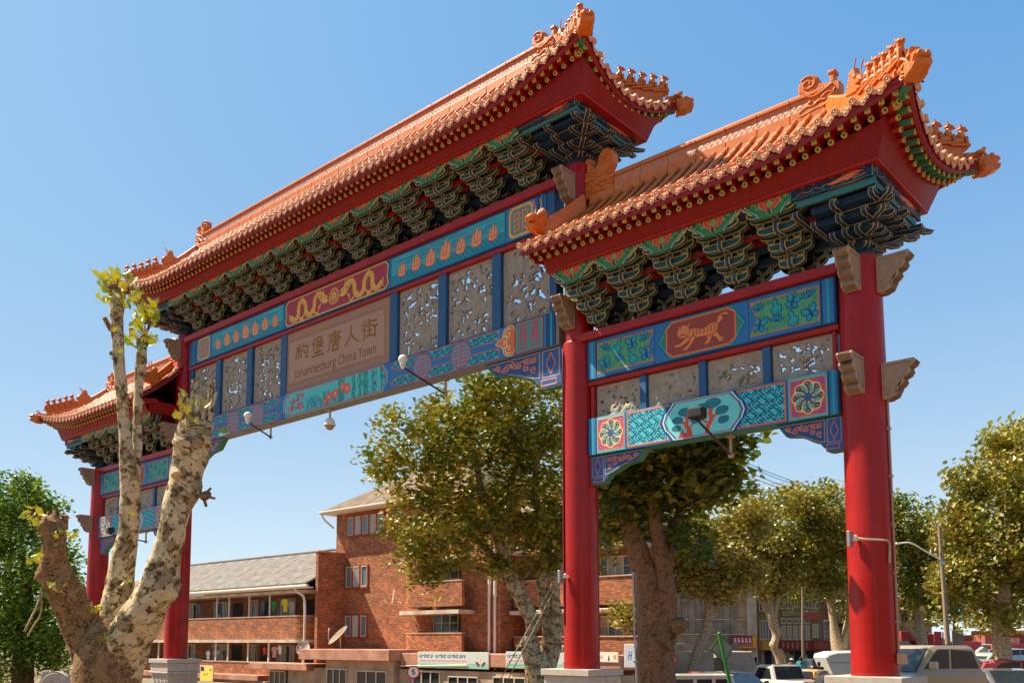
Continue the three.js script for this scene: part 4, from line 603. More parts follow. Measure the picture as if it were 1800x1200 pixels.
function sleeveHead() { // dragon mask over the tip of the hip beam; looks along +x
  return muv(join([new RoundedBoxGeometry(0.3, 0.3, 0.32, 3, 0.06).translate(-0.02, 0, 0), slab([[0.08, -0.15], [0.28, -0.10], [0.33, -0.02], [0.24, 0.0], [0.33, 0.05], [0.30, 0.13], [0.2, 0.16], [0.05, 0.16]], 0.28, 0.04), ball(0.055, 0.12, 0.12, 0.13), ball(0.055, 0.12, 0.12, -0.13), ball(0.04, 0.31, 0.09, 0.06), ball(0.04, 0.31, 0.09, -0.06), ...[1, -1].map((s) => tube([V(0.02, 0.13, s * 0.12), V(-0.1, 0.22, s * 0.15), V(-0.22, 0.2, s * 0.14)], 0.03, 8, 5)), ...[1, -1].flatMap((s) => [0, 1, 2].map((i) => tube([V(-0.02 - i * 0.05, 0.08 - i * 0.07, s * 0.155), V(-0.1 - i * 0.03, 0.02 - i * 0.05, s * 0.175), V(-0.05 - i * 0.03, -0.05 - i * 0.04, s * 0.16)], 0.02, 6, 5)))]));
}
function ridgeDragon() { // fish-tailed dragon that bites the ridge; the ridge lies towards -x
  const o = [[-0.58, 0.0], [-0.62, 0.16], [-0.5, 0.3], [-0.34, 0.34], [-0.42, 0.5], [-0.55, 0.66], [-0.57, 0.86], [-0.46, 1.02], [-0.28, 1.05], [-0.13, 0.94], [-0.1, 0.78], [0.0, 0.7], [0.16, 0.66], [0.34, 0.62], [0.36, 0.4], [0.3, 0.2], [0.32, 0.0]];
  const l = [slab(smooth(o, 3), 0.24, 0.03)];
  for (const s of [1, -1]) {
    const z = s * 0.125, sp = []; for (let i = 0; i <= 26; i++) { const t = i / 26, a = 2.4 - t * 9.5, r = 0.2 * (1 - 0.82 * t); sp.push(V(-0.34 + r * Math.cos(a), 0.83 + r * Math.sin(a), z)); } l.push(tube(sp, 0.026, 44, 6));
    l.push(tube([V(-0.5, 0.68, z), V(-0.36, 0.5, z), V(-0.22, 0.44, z), V(0.0, 0.5, z), V(0.2, 0.6, z)], 0.032, 20, 6), tube([V(-0.56, 0.14, z), V(-0.4, 0.22, z), V(-0.24, 0.2, z), V(-0.1, 0.28, z), V(0.05, 0.24, z)], 0.04, 16, 6), tube([V(-0.55, 0.04, z), V(-0.35, 0.06, z), V(-0.2, 0.1, z), V(-0.02, 0.1, z), V(0.12, 0.2, z), V(0.25, 0.22, z)], 0.035, 16, 6));
    l.push(ball(0.055, -0.3, 0.31, z), ball(0.03, -0.52, 0.24, z), tube([V(-0.05, 0.34, z), V(0.08, 0.42, z), V(0.2, 0.38, z), V(0.26, 0.46, z)], 0.028, 12, 5), tube([V(-0.1, 0.6, z), V(-0.02, 0.54, z), V(0.08, 0.58, z)], 0.025, 8, 5), tube([V(0.06, 0.06, z), V(0.14, 0.14, z), V(0.1, 0.3, z), V(0.24, 0.34, z)], 0.03, 10, 5));
    for (let i = 0; i < 5; i++) l.push(rod(V(-0.15 + i * 0.09, 0.03, z), V(-0.12 + i * 0.09, 0.12 + 0.03 * (i % 2), z), 0.02, 0.008, 6));
  }
  l.push(new RoundedBoxGeometry(0.11, 0.26, 0.2, 2, 0.03).translate(0.18, 0.78, 0), new RoundedBoxGeometry(0.17, 0.1, 0.24, 2, 0.03).translate(0.18, 0.92, 0), new RoundedBoxGeometry(0.16, 0.18, 0.16, 2, 0.03).translate(0.40, 0.12, 0));
  return muv(join(l));
}
const ornDragon = ridgeDragon(), ornHead = sleeveHead(), ornBeast = hornedBeast(), ornFig = [1, 2, 3, 4, 5].map(figurine);
function strip(aPts, bPts) { const P = [], I = []; aPts.forEach((a, i) => { P.push(a.x, a.y, a.z, bPts[i].x, bPts[i].y, bPts[i].z); if (i) { const k = 2 * i; I.push(k - 2, k - 1, k, k, k - 1, k + 1); } }); const g = new THREE.BufferGeometry(); g.setAttribute('position', new THREE.Float32BufferAttribute(P, 3)); g.setIndex(I); g.computeVertexNormals(); return muv(g); }
// a bar of given section (half width w, from y0 to y1) that follows points, standing upright
function bar(pts, w, y0, y1, closed = true) {
  const P = [], I = []; pts.forEach((p, i) => { const a = pts[Math.max(0, i - 1)], b = pts[Math.min(pts.length - 1, i + 1)], t = V(b.x - a.x, 0, b.z - a.z).normalize(), s = V(-t.z, 0, t.x); for (const [k, y] of [[-1, y0], [1, y0], [1, y1], [-1, y1]]) P.push(p.x + s.x * k * w, p.y + y, p.z + s.z * k * w); if (i) for (let q = 0; q < 4; q++) { const c = (i - 1) * 4 + q, d = (i - 1) * 4 + (q + 1) % 4; I.push(c, d, c + 4, d, d + 4, c + 4); } });
  const e = (pts.length - 1) * 4; I.push(0, 2, 1, 0, 3, 2, e, e + 1, e + 2, e, e + 2, e + 3);
  let g = new THREE.BufferGeometry(); g.setAttribute('position', new THREE.Float32BufferAttribute(P, 3)); g.setIndex(I); g = g.toNonIndexed(); g.computeVertexNormals(); return muv(g);
}
// o: xa, xb ridge ends; cut: eave end on the cut side (side roofs) or null; xc, zc hip corner; ye eave; yr top of the slope; yt top of the ridge
function roof(o) {
  const rr = rng(77), tones = M.tones; const R = part('roof', gate), { xb, xc, zc, ye, yr, yt } = o, xm = o.cut === null ? MID : null, Lf = 3.0, rise = o.rise;
  const ex = (x) => xm === null ? x : xm + Math.abs(x - xm);
  const fl = (x) => Math.pow(clamp((ex(x) - (xc - Lf)) / Lf), 1.7);
  const yE = (x) => ye + rise * fl(x), zE = (x) => 1.76 + (zc - 1.76) * fl(x);
  const Fn = (r) => 1.32 * r - 0.32 * r * r;
  const Y = (x, z) => yr - (yr - yE(x)) * Fn(clamp(Math.abs(z) / zE(x)));
  const fz = (z) => Math.pow(Math.abs(z) / zc, 2), yE2 = (z) => ye + 0.02 + rise * fz(z), xE2 = (z) => xc - 0.2 + 0.2 * fz(z);
  const Y2 = (x, z) => yr - (yr - yE2(z)) * Fn(clamp((x - xb) / (xE2(z) - xb)));
  const zTop = (x) => { const e = ex(x); return e <= xb ? 0.11 : clamp((e - xb) / (xc - xb)) * zc; };
  const x0 = o.cut === null ? mx(xc) : o.cut, both = o.cut === null, path = (n, f) => Array.from({ length: n + 1 }, (_, i) => f(i / n));
  const ends = both ? [1, -1] : [1], flip = (v, e) => e > 0 ? v : V(mx(v.x), v.y, v.z);
  // rows of cover tiles with their end discs and the drip tiles between them
  const pitch = o.pitch, N = Math.floor((xc - 0.06 - x0) / pitch), backRows = [], lay = (name, f, parent = R) => f;
  for (let i = 0; i <= N; i++) {
    const x = xc - 0.07 - i * pitch; if (x < x0 + 0.05 && !both) { } const zt = zTop(x), ze = zE(x) + 0.02; if (ze - zt < 0.12) continue;
    const cutTop = !both && x < o.xa + 0.1 ? Math.max(zt, 0.28) : zt;
    const pts = path(7, (t) => { const z = lerp(cutTop, ze, t); return V(x, Y(x, z) + 0.02, z); });
    for (const p of pts) { p.y += (rr() - 0.5) * 0.012; p.x += (rr() - 0.5) * 0.012; } const m = mesh('tile_row', tileRow(pts), tones[(rr() * tones.length) | 0], R);
    const e = pts[7], dsc = mesh('end_disc', discGeo, M.antefix, R); dsc.position.set(e.x, e.y + 0.012, e.z + 0.02); dsc.rotation.x = 0.18;
    backRows.push(tileRow(pts.map((p) => V(p.x, p.y, -p.z))), discGeo.clone().rotateY(PI).translate(e.x, e.y + 0.012, -e.z - 0.02));
    if (i < N) { const xd = x - pitch / 2, zd = zE(xd), d = mesh('drip_tile', dripGeo, M.antefix, R); d.position.set(xd + (rr() - 0.5) * 0.014, yE(xd) + (rr() - 0.5) * 0.012, zd + 0.03); d.rotation.set(0.12 + (rr() - 0.5) * 0.12, (rr() - 0.5) * 0.12, Math.atan((yE(xd + 0.1) - yE(xd - 0.1)) / 0.2)); backRows.push(dripGeo.clone().rotateY(PI).translate(xd, yE(xd), -zd - 0.03)); }
  }
  for (const e of ends) { const M2 = Math.floor(2 * (zc - 0.06) / pitch); for (let i = 0; i <= M2; i++) {
    const z = -(zc - 0.1) + i * (2 * (zc - 0.1) / M2), xt = xb + Math.abs(z) / zc * (xc - xb) + 0.05, xe = xE2(z) + 0.02; if (xe - xt < 0.12) continue;
    const pts = path(7, (t) => { const x = lerp(xt, xe, t); return flip(V(x, Y2(x, z) + 0.02, z), e); });
    mesh('tile_row', tileRow(pts), tones[(rr() * tones.length) | 0], R); const q = pts[7], d = mesh('end_disc', discGeo, M.antefix, R); d.position.set(q.x + e * 0.02, q.y + 0.012, q.z); d.rotation.y = e * PI / 2;
    if (i < M2) { const zd = z + (zc - 0.1) / M2, dm = mesh('drip_tile', dripGeo, M.antefix, R); dm.position.copy(flip(V(xE2(zd) + 0.03, yE2(zd), zd), e)); dm.rotation.y = e * PI / 2; }
  } }
  tag(mesh('rear_tiles', backRows, M.tile, R), null, null, null, 'stuff');
  // the bed of pan tiles under the rows, top and soffit sheets
  const xs = path(60, (t) => lerp(x0, xc, t)), grid = (f, sg, dy) => { const P = [], I = []; xs.forEach((x, i) => { for (let j = 0; j <= 8; j++) { const zt = zTop(x) , z = lerp(zt, zE(x), j / 8); P.push(x, Y(x, z) + dy, sg * z); if (i && j) { const a = (i - 1) * 9 + j - 1, b = a + 9; I.push(a, b, a + 1, a + 1, b, b + 1); } } }); const g = new THREE.BufferGeometry(); g.setAttribute('position', new THREE.Float32BufferAttribute(P, 3)); g.setIndex(I); g.computeVertexNormals(); return muv(g); };
  const endGrid = (e, dy) => { const P = [], I = []; for (let i = 0; i <= 20; i++) for (let j = 0; j <= 8; j++) { const z = lerp(-zc, zc, i / 20), xt = xb + Math.abs(z) / zc * (xc - xb), x = lerp(xt, xE2(z), j / 8), p = flip(V(x, Y2(x, z) + dy, z), e); P.push(p.x, p.y, p.z); if (i && j) { const a = (i - 1) * 9 + j - 1, b = a + 9; I.push(a, b, a + 1, a + 1, b, b + 1); } } const g = new THREE.BufferGeometry(); g.setAttribute('position', new THREE.Float32BufferAttribute(P, 3)); g.setIndex(I); g.computeVertexNormals(); return muv(g); };
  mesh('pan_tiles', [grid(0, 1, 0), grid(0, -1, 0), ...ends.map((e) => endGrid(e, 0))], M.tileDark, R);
  mesh('roof_boarding', [grid(0, 1, -0.09), grid(0, -1, -0.09), ...ends.map((e) => endGrid(e, -0.09))], M.redDull, R);
  // purple-red fascia under the drip tiles
  const xf = path(50, (t) => lerp(x0 + 0.04, xc - 0.02, t));
  for (const s of [1, -1]) mesh('fascia', bar(xf.map((x) => V(x, yE(x), s * (zE(x) - 0.05))), 0.03, -0.15, -0.005), M.fascia, R);
  for (const e of ends) mesh('fascia', bar(path(24, (t) => { const z = lerp(-zc + 0.03, zc - 0.03, t); return flip(V(xE2(z) - 0.05, yE2(z), z), e); }), 0.03, -0.15, -0.005), M.fascia, R);
  // the red boxed cornice over the bracket sets
  const cz = 1.25, cx = o.cx, cy = o.cy, cl = o.cut === null ? mx(cx) : o.cut + 0.3;
  mesh('cornice', [cbox(cl, cx, cy, cy + 0.06, -cz, cz, 0.02), cbox(cl + 0.01, cx - 0.05, cy + 0.06, cy + 0.4, -cz + 0.05, cz - 0.05, 0.02)], M.red, R);
  const rfl = path(40, (t) => lerp(cl + 0.02, cx, t)); 
  for (const s of [1, -1]) mesh('cornice_board', strip(rfl.map((x) => V(x, cy + 0.05, s * (cz + 0.0))), rfl.map((x) => V(x + 0.2 * Math.pow(clamp((x - (cx - 2)) / 2), 4) - (both ? 0.2 * Math.pow(clamp((cl + 2 - x) / 2), 4) : 0), Math.max(cy + 0.3, yE(x) - 0.2), s * (cz + 0.16)))), M.redDull, R);
  for (const e of ends) mesh('cornice_board', strip(path(20, (t) => flip(V(cx - 0.0, cy + 0.05, lerp(-cz, cz, t)), e)), path(20, (t) => { const z = lerp(-cz, cz, t) * 1.128; return flip(V(cx + 0.2, Math.max(cy + 0.3, yE2(z) - 0.2), z), e); })), M.redDull, R);
  // rafters: round below, square flying ones above, fanning towards the corners
  const rp = o.rp, NR = Math.floor((xc - 0.3 - x0) / rp), rearR = [];
  for (let i = 0; i <= NR; i++) {
    const x = xc - 0.28 - i * rp, f = fl(x), inx = both ? (x > MID ? Math.min(x, cx - 0.1) : Math.max(x, cl + 0.1)) : Math.min(x, cx - 0.1), y = yE(x), z = zE(x);
    const a = V(lerp(x, inx, 1), y - 0.10, 1.0), b = V(x, y - 0.235, z - 0.25), c = V(lerp(x, inx, 0.7), y - 0.06, 1.05), d = V(x, y - 0.165, z - 0.1);
    mesh('round_rafter', roundRafter(a, b), M.paint, R); mesh('flying_rafter', squareRafter(c, d), M.paint, R);
    const k = (v) => V(v.x, v.y, -v.z); rearR.push(roundRafter(k(a), k(b)), squareRafter(k(c), k(d)));
  }
  for (const e of ends) { const n = Math.floor(2 * (zc - 0.25) / rp); for (let i = 0; i <= n; i++) {
    const z = -(zc - 0.25) + i * 2 * (zc - 0.25) / n, y = yE2(z), x = xE2(z), zi = clamp(z, -cz + 0.15, cz - 0.15);
    mesh('round_rafter', roundRafter(flip(V(cx - 0.3, y - 0.1, zi), e), flip(V(x - 0.27, y - 0.235, z), e)), M.paint, R); mesh('flying_rafter', squareRafter(flip(V(cx - 0.25, y - 0.06, lerp(z, zi, 0.7)), e), flip(V(x - 0.1, y - 0.165, z), e), 0.19), M.paint, R);
  } }
  tag(mesh('rear_rafters', rearR, M.paint, R), null, null, null, 'stuff');
  // soffit sheet that closes the eave between rafters and tiles
  const xsf = path(40, (t) => lerp(x0 + 0.1, xc - 0.12, t)), sof = [];
  for (const s of [1, -1]) sof.push(strip(xsf.map((x) => V(both ? clamp(x, cl, cx) : Math.min(x, cx), yE(x) - 0.03, s * 1.0)), xsf.map((x) => V(x, yE(x) - 0.115, s * (zE(x) - 0.08)))));
  for (const e of ends) sof.push(strip(path(20, (t) => { const z = lerp(-zc + 0.1, zc - 0.1, t); return flip(V(cx - 0.3, yE2(z) - 0.03, clamp(z, -cz, cz)), e); }), path(20, (t) => { const z = lerp(-zc + 0.1, zc - 0.1, t); return flip(V(xE2(z) - 0.08, yE2(z) - 0.115, z), e); })));
  mesh('soffit', sof, M.red, R);
  // hip beams with their dragon masks, hips with figures, the ridge with its two dragons
  const hipPt = (t, s, e, up = 0) => { const x = lerp(xb, xc, t), z = lerp(0, zc, t); return flip(V(x, Y(x, z) + up, s * z), e); };
  for (const e of ends) for (const s of [1, -1]) {
    const ang = Math.atan2(-s * zc, e * (xc - xb)), hb = mesh('hip_beam', tint(muv(new THREE.BoxGeometry(1.7, 0.17, 0.13).translate(-0.9, 0, 0)), RED), M.paint, R); const tip = flip(V(xc - 0.02, ye + rise - 0.14, s * (zc - 0.02)), e); hb.position.copy(tip); hb.rotation.set(0, ang, 0.13, 'YXZ');
    mesh('beam_band', tint(muv(new THREE.BoxGeometry(0.24, 0.176, 0.136).translate(-0.22, 0, 0)), GRN), M.paint, hb); 
    const rb = mesh('corner_rafter', roundRafter(V(-1.3, 0.12, 0), V(-0.42, -0.07, 0), 0.085), M.paint, R); rb.position.copy(tip).add(V(0, -0.1, 0)); rb.rotation.y = ang;
    const hd = mesh('dragon_mask', ornHead, M.tile, R); hd.position.copy(flip(V(xc + 0.06, ye + rise - 0.10, s * (zc + 0.06)), e)); hd.rotation.set(0, ang, 0.12, 'YXZ'); hd.scale.set(0.8, 1, 1);
    const hp = path(14, (t) => hipPt(0.05 + 0.83 * t, s, e, 0.03));
    mesh('hip_ridge', [bar(hp, 0.10, -0.1, 0.08), bar(hp, 0.07, 0.08, 0.15)], M.tile, R); mesh('hip_cap', tube(hp.map((p) => p.clone().add(V(0, 0.17, 0))), 0.055, 24, 8), M.tile, R);
    const disc = mesh('end_disc', discGeo, M.tile, R); disc.position.copy(hipPt(0.89, s, e, 0.19)); disc.rotation.y = ang + PI / 2;
    const up = mesh('corner_tile', muv(slab([[-0.2, -0.02], [0.14, 0.06], [0.2, 0.2], [0.12, 0.19], [0.04, 0.1], [-0.2, 0.08]], 0.17, 0.02)), M.tile, R); up.position.copy(hipPt(0.97, s, e, 0.03)); up.rotation.y = ang;
    for (let i = 0; i < 5; i++) { const f = mesh('figurine', ornFig[i], M.tile, R); f.position.copy(hipPt(0.86 - i * 0.085, s, e, 0.22)); f.rotation.y = ang; f.scale.set(1.3, 1.0, 1.5); }
    const bb = mesh('horned_beast', ornBeast, M.tile, R); bb.position.copy(hipPt(0.38, s, e, 0.19)); bb.rotation.set(0, ang, -0.3, 'YXZ'); bb.scale.setScalar(0.82);
  }
  const xa = o.xa, nb = Math.round((xb - xa) / 0.62), bl = (xb - xa) / nb, yb = yr - 0.16, hgt = yt - yb;
  for (let i = 0; i < nb; i++) { const a = xa + i * bl + 0.004, b = a + bl - 0.008; const rb = mesh('ridge_block', [cbox(a, b, yb, yb + hgt * 0.42, -0.12, 0.12, 0.012), cbox(a, b, yt - 0.10, yt - 0.03, -0.12, 0.12, 0.012)], M.tile, R); mesh('ridge_frieze', box(a, b, yb + hgt * 0.42, yt - 0.10, -0.085, 0.085), friezeM, rb); }
  mesh('ridge_cap', [muv(rod(V(xa, yt - 0.03, 0), V(xb, yt - 0.03, 0), 0.075, 0.075, 12))], M.tile, R);
  const dr = mesh('ridge_dragon', ornDragon, M.tile, R); dr.position.set(xb - 0.02, yt - 0.46, 0); dr.scale.set(o.ds, o.ds * 0.88, o.ds);
  const dl = mesh('ridge_dragon', ornDragon, M.tile, R); dl.position.set(xa + (both ? 0.02 : 0.12), yt - (both ? 0.46 : 0.36), 0); dl.scale.set(-(both ? o.ds : 0.9), both ? o.ds : 0.92, o.ds);
  if (!both) { // the cut end beside the inner pillar: a verge ridge running down the slope, closed by a beast
    for (const s of [1, -1]) { const vp = path(12, (t) => { const z = lerp(0.32, 1.18, t); return V(lerp(-5.62, -6.08, t), Y(-6, z) + 0.02, s * z); });
      mesh('verge_ridge', [bar(vp, 0.10, -0.05, 0.20), bar(vp, 0.07, 0.20, 0.28)], M.tile, R); mesh('hip_cap', tube(vp.map((p) => p.clone().add(V(0, 0.3, 0))), 0.06, 20, 8), M.tile, R);
      const b = mesh('horned_beast', ornBeast, M.tile, R); b.position.set(-6.08, Y(-6, 1.3) + 0.14, s * 1.34); b.rotation.y = s > 0 ? -PI / 2 : PI / 2; b.scale.setScalar(1.05); }
    mesh('verge_board', [strip(path(12, (t) => { const z = lerp(-1.7, 1.7, t); return V(x0 + 0.03, Y(x0, z) - 0.02, z); }), path(12, (t) => { const z = lerp(-1.7, 1.7, t); return V(x0 + 0.03, Y(x0, z) - 0.18, z); }))], M.fascia, R);
  }
  return R;
}
const sideRoof = roof({ xa: -5.62, xb: -0.45, cut: -6.22, xc: 1.52, zc: 1.80, ye: 10.62, yr: 12.1, yt: 12.5, rise: 0.5, pitch: 0.272, rp: 0.215, cx: 0.80, cy: 10.17, ds: 0.82 });
mirrored(sideRoof);
const mainRoof = roof({ xa: mx(-6.75), xb: -6.75, cut: null, xc: -4.50, zc: 1.78, ye: 14.16, yr: 15.92, yt: 16.36, rise: 0.56, pitch: 0.272, rp: 0.22, cx: P3 + 1.02, cy: 13.74, ds: 0.82 });
// ---------- ground and buildings ----------
function onZ(u, v, z) { const a = at(u, v, 1).sub(EYE); return EYE.clone().addScaledVector(a, (z - EYE.z) / a.z); }
{
  const pave = dataTex(512, (u, v) => { const n = loopN(u, v, 9, 2), f = loopN(u, v, 70, 8, 2); const jx = Math.abs((u * 8) % 1 - 0.5) > 0.48, jy = Math.abs((v * 8) % 1 - 0.5) > 0.48; const k = (jx || jy ? 0.62 : 0.9) + n * 0.3 + f * 0.2; return [k, k, k]; }, { m: 4 });
  const asph = dataTex(512, (u, v) => { const k = 0.85 + 0.4 * loopN(u, v, 12, 2) + 0.5 * loopN(u, v, 120, 5, 2); return [k, k, k]; }, { m: 5 });
  tag(mesh('ground', muv(new THREE.PlaneGeometry(2400, 2400).rotateX(-PI / 2)), std(lin(0.18, 0.125, 0.08), 0.95, { map: asph })), null, null, null, 'structure');
  tag(mesh('pavement', box(-60, 30, -0.3, 0.10, -16.0, 40), std(lin(0.24, 0.165, 0.10), 0.9, { map: pave })), null, null, null, 'structure');
  const A = at(1500, 1138, 30), road = new THREE.PlaneGeometry(26, 260).rotateX(-PI / 2); const r = mesh('road', muv(road), std(lin(0.11, 0.10, 0.095), 0.9, { map: asph })); r.position.copy(at(1560, 1138, 165)).setY(0.006); r.rotation.y = YAW - 0.42; tag(r, null, null, null, 'structure');
}
const brickMaps = (() => { // courses 0.086 m, bricks 0.23 m, one tile = 3.68 x 2.752 m
  const r = rng(31), W = 2048, H = 1536, nx = 16, ny = 32, cols = []; for (let i = 0; i < nx * ny; i++) cols.push([0.78 + 0.34 * r() + 0.45 * loopN((i % nx) / nx, (i / nx | 0) / ny, 4, 51, 2), r()]);
  const draw = (bump) => (x) => { x.fillStyle = bump ? '#404040' : '#937860'; x.fillRect(0, 0, W, H); const bw = W / nx, bh = H / ny; for (let j = 0; j < ny; j++) for (let i = -1; i < nx; i++) { const [k, q] = cols[j * nx + ((i + nx) % nx)], px = i * bw + (j & 1 ? bw / 2 : 0); x.fillStyle = bump ? '#e8e8e8' : `rgb(${clamp((172 + 34 * (q - 0.5)) * k, 0, 255) | 0},${(98 + 30 * (q - 0.5)) * k | 0},${(58 + 20 * (q - 0.5)) * k | 0})`; x.fillRect(px + 5, j * bh + 5, bw - 10, bh - 10); } };
  const a = canvasTex(W, H, draw(false)), b = canvasTex(W, H, draw(true), { data: true }); for (const t of [a, b]) t.repeat.set(1 / 3.68, 1 / 2.752); return [a, b];
})();
const blotch = dataTex(256, (u, v) => { const k = 0.75 + 0.5 * loopN(u, v, 6, 7) + 0.25 * loopN(u, v, 40, 2, 2); return [k, k * 0.97, k * 0.94]; }, { m: 5 });
const MB = {
  brick: std(0xffffff, 0.9, { map: brickMaps[0], bumpMap: brickMaps[1], bumpScale: 0.008 }),
  plaster: std(lin(0.62, 0.30, 0.20), 0.85, { map: blotch }), peach: std(lin(0.60, 0.42, 0.29), 0.85, { map: blotch }), whiteP: std(lin(0.74, 0.63, 0.49), 0.8, { map: blotch }),
  tan: std(lin(0.56, 0.39, 0.24), 0.9, { map: blotch }), brown: std(lin(0.38, 0.26, 0.16), 0.9, { map: blotch }), frame: std(lin(0.66, 0.54, 0.38), 0.6), redFrame: std(lin(0.28, 0.08, 0.05), 0.7),
  curtain: std(lin(0.55, 0.50, 0.42), 0.9, { map: grainTex }), dim: std(lin(0.05, 0.04, 0.035), 0.9), grey: std(lin(0.36, 0.26, 0.175), 0.8, { map: blotch }), pipe: std(lin(0.76, 0.67, 0.54), 0.5),
};
const slateTex = dataTex(512, (u, v) => { const j = Math.abs((v * 16) % 1 - 0.5) > 0.44, row = Math.floor(v * 16), i2 = Math.abs((u * 12 + (row & 1) * 0.5) % 1 - 0.5) > 0.46; const s = 0.78 + 0.7 * loopN(u, v, 8, 3) + 0.35 * loopN(u, v, 60, 6, 2); const k = (j || i2 ? 0.62 : 1) * s; return [k, k * 0.96, k * 0.92]; }, { m: 4.5 });
MB.slate = std(lin(0.25, 0.22, 0.195), 0.9, { map: slateTex });
// a window: reveal frame with mullions and separate panes; faces +z; x0..x1, y0..y1 at depth z
function windowPart(parent, x0, x1, y0, y1, z, cols, o = {}) {
  const g = part('window', parent), w = o.fw ?? 0.06, dx = (x1 - x0) / cols, rows = o.rows ?? 1;
  const bars = [box(x0, x1, y0, y0 + w, z - 0.05, z + 0.05), box(x0, x1, y1 - w, y1, z - 0.05, z + 0.05)]; for (let i = 0; i <= cols; i++) bars.push(box(x0 + i * dx - w / 2 + (i ? 0 : w / 2), x0 + i * dx + w / 2 - (i === cols ? w / 2 : 0), y0 + w, y1 - w, z - 0.045, z + 0.045)); for (let k = 1; k < rows; k++) for (let i = 0; i < cols; i++) bars.push(box(x0 + i * dx + w / 2, x0 + (i + 1) * dx - w / 2, lerp(y0, y1, k / rows) - 0.02, lerp(y0, y1, k / rows) + 0.02, z - 0.03, z + 0.03));
  mesh('frame', join(bars), o.frame ?? MB.frame, g);
  for (let i = 0; i < cols; i++) mesh('pane', box(x0 + i * dx + w / 2, x0 + (i + 1) * dx - w / 2, y0 + w, y1 - w, z - 0.015, z - 0.005), o.glass ?? M.glass, g);
  if (o.curtain) for (let i = 0; i < cols; i++) if ((i * 7 + (o.seed ?? 0)) % 3) { const a = x0 + i * dx + w / 2, n = 10, P = []; mesh('curtain', (() => { const c = new THREE.PlaneGeometry(dx - w, y1 - y0 - 2 * w, 12, 1), p = c.attributes.position; for (let k = 0; k < p.count; k++) p.setZ(k, 0.02 * Math.sin(p.getX(k) * 45)); c.computeVertexNormals(); return c.translate(a + (dx - w) / 2, (y0 + y1) / 2, z + 0.012); })(), MB.curtain, g); }
  if (o.sill) mesh('sill', cbox(x0 - 0.05, x1 + 0.05, y0 - 0.1, y0 - 0.002, z - 0.05, z + 0.14, 0.01), o.sill, g);
  return g;
}
const FLATS = thing('brick_flats', 'long red brick block of flats with balconies and a four storey tower', 'building');
{
  const B = FLATS, zf = -18, xe = -38.9, xl = -66, zb = -19.7;
  // left wing: recessed balconies behind curved brick parapets
  mesh('wall', [box(xl, xe - 0.26, -0.5, 6.0, -28, zb), box(-39.15, xe, 0.2, 8.0, -28, zf + 0.02), box(-40.3, -39.15, 0.2, 5.6, zb, zf - 0.9)], MB.brick, B);
  mesh('parapet_coping', [cbox(-39.2, xe + 0.06, 8.0, 8.09, -28, zf + 0.06, 0.02)], MB.plaster, B);
  const curvePar = (y0, y1, xr, z, d, r, m, nm) => { const s = [[xl, z - 1.6], [xl, z]]; for (let i = 0; i <= 8; i++) { const a = PI / 2 * (1 - i / 8); s.push([xr - r + r * Math.cos(a), z - r + r * Math.sin(a)]); } s.push([xr, z - 1.6]); const o = shape(s.map(([x, zz]) => [x, -zz])), g = new THREE.ExtrudeGeometry(o, { depth: y1 - y0, bevelEnabled: false }); g.rotateX(-PI / 2); g.translate(0, y0, 0); g.scale(1, 1, 1); return mesh(nm, muv(g.applyMatrix4(new THREE.Matrix4())), m, B); };
  for (const [y0, y1] of [[2.78, 4.18], [0.0, 1.3]]) { // hollow parapets: outer skin only
    const pts = [], r = 0.9, xr = -40.1; pts.push(V(xl, 0, zf)); for (let i = 0; i <= 8; i++) { const a = PI / 2 * (1 - i / 8); pts.push(V(xr - r + r * Math.cos(a), 0, zf - r + r * Math.sin(a))); } pts.push(V(xr, 0, zf - 1.5));
    mesh('balcony_parapet', bar(pts, 0.11, y0, y1), MB.brick, B); mesh('parapet_coping', bar(pts, 0.14, y1, y1 + 0.07), MB.peach, B);
  }
  curvePar(2.58, 2.775, -39.9, zf + 0.25, 1, 1.0, MB.whiteP, 'balcony_slab'); curvePar(5.62, 5.80, -39.9, zf + 0.15, 1, 1.0, MB.whiteP, 'balcony_slab');
  for (const x of [-44.0, -46.3, -48.7, -50.2, -54.0, -58]) mesh('balcony_post', [box(x - 0.04, x + 0.04, 4.25, 5.62, zf - 0.12, zf - 0.04), box(x - 0.05, x + 0.05, 1.37, 2.58, zf - 0.12, zf - 0.04)], MB.pipe, B);
  let k = 0; for (const [a, b] of [[-45.3, -43.4], [-48.6, -47.6], [-53.2, -51.4], [-57.5, -55.5]]) { windowPart(B, a, b, 3.1, 5.45, zb + 0.06, 4, { curtain: 1, seed: k++, fw: 0.08 }); windowPart(B, a, b, 0.4, 2.45, zb + 0.06, 4, { curtain: 1, seed: k++, fw: 0.08 }); }
  for (const [a, b] of [[-47.3, -46.4], [-42.6, -41.5], [-50.8, -49.6]]) { mesh('door', [cbox(a, b, 2.8, 5.3, zb - 0.03, zb + 0.04, 0.02)], MB.dim, B); mesh('door', [cbox(a, b, 0.05, 2.4, zb - 0.03, zb + 0.04, 0.02)], MB.dim, B); }
  const rf = new THREE.ExtrudeGeometry(shape([[17.45, 6.05], [17.45, 6.17], [22.4, 8.72], [27.6, 6.17], [27.6, 6.05], [22.4, 8.55]]), { depth: 26.6, bevelEnabled: false }); // profile in (-z, y), extruded along x
  rf.rotateY(PI / 2); rf.translate(xl, 0, 0); const roofM = mesh('roof', muv(rf), MB.slate, B);
  mesh('ridge', [rod(V(xl, 8.75, -22.4), V(-39.4, 8.75, -22.4), 0.1, 0.1, 8)], MB.slate, roofM);
  mesh('gutter', [cbox(xl, -39.3, 5.92, 6.06, -17.62, -17.42, 0.03), box(xl, -39.3, 5.85, 5.93, -17.95, -17.5)], MB.pipe, B);
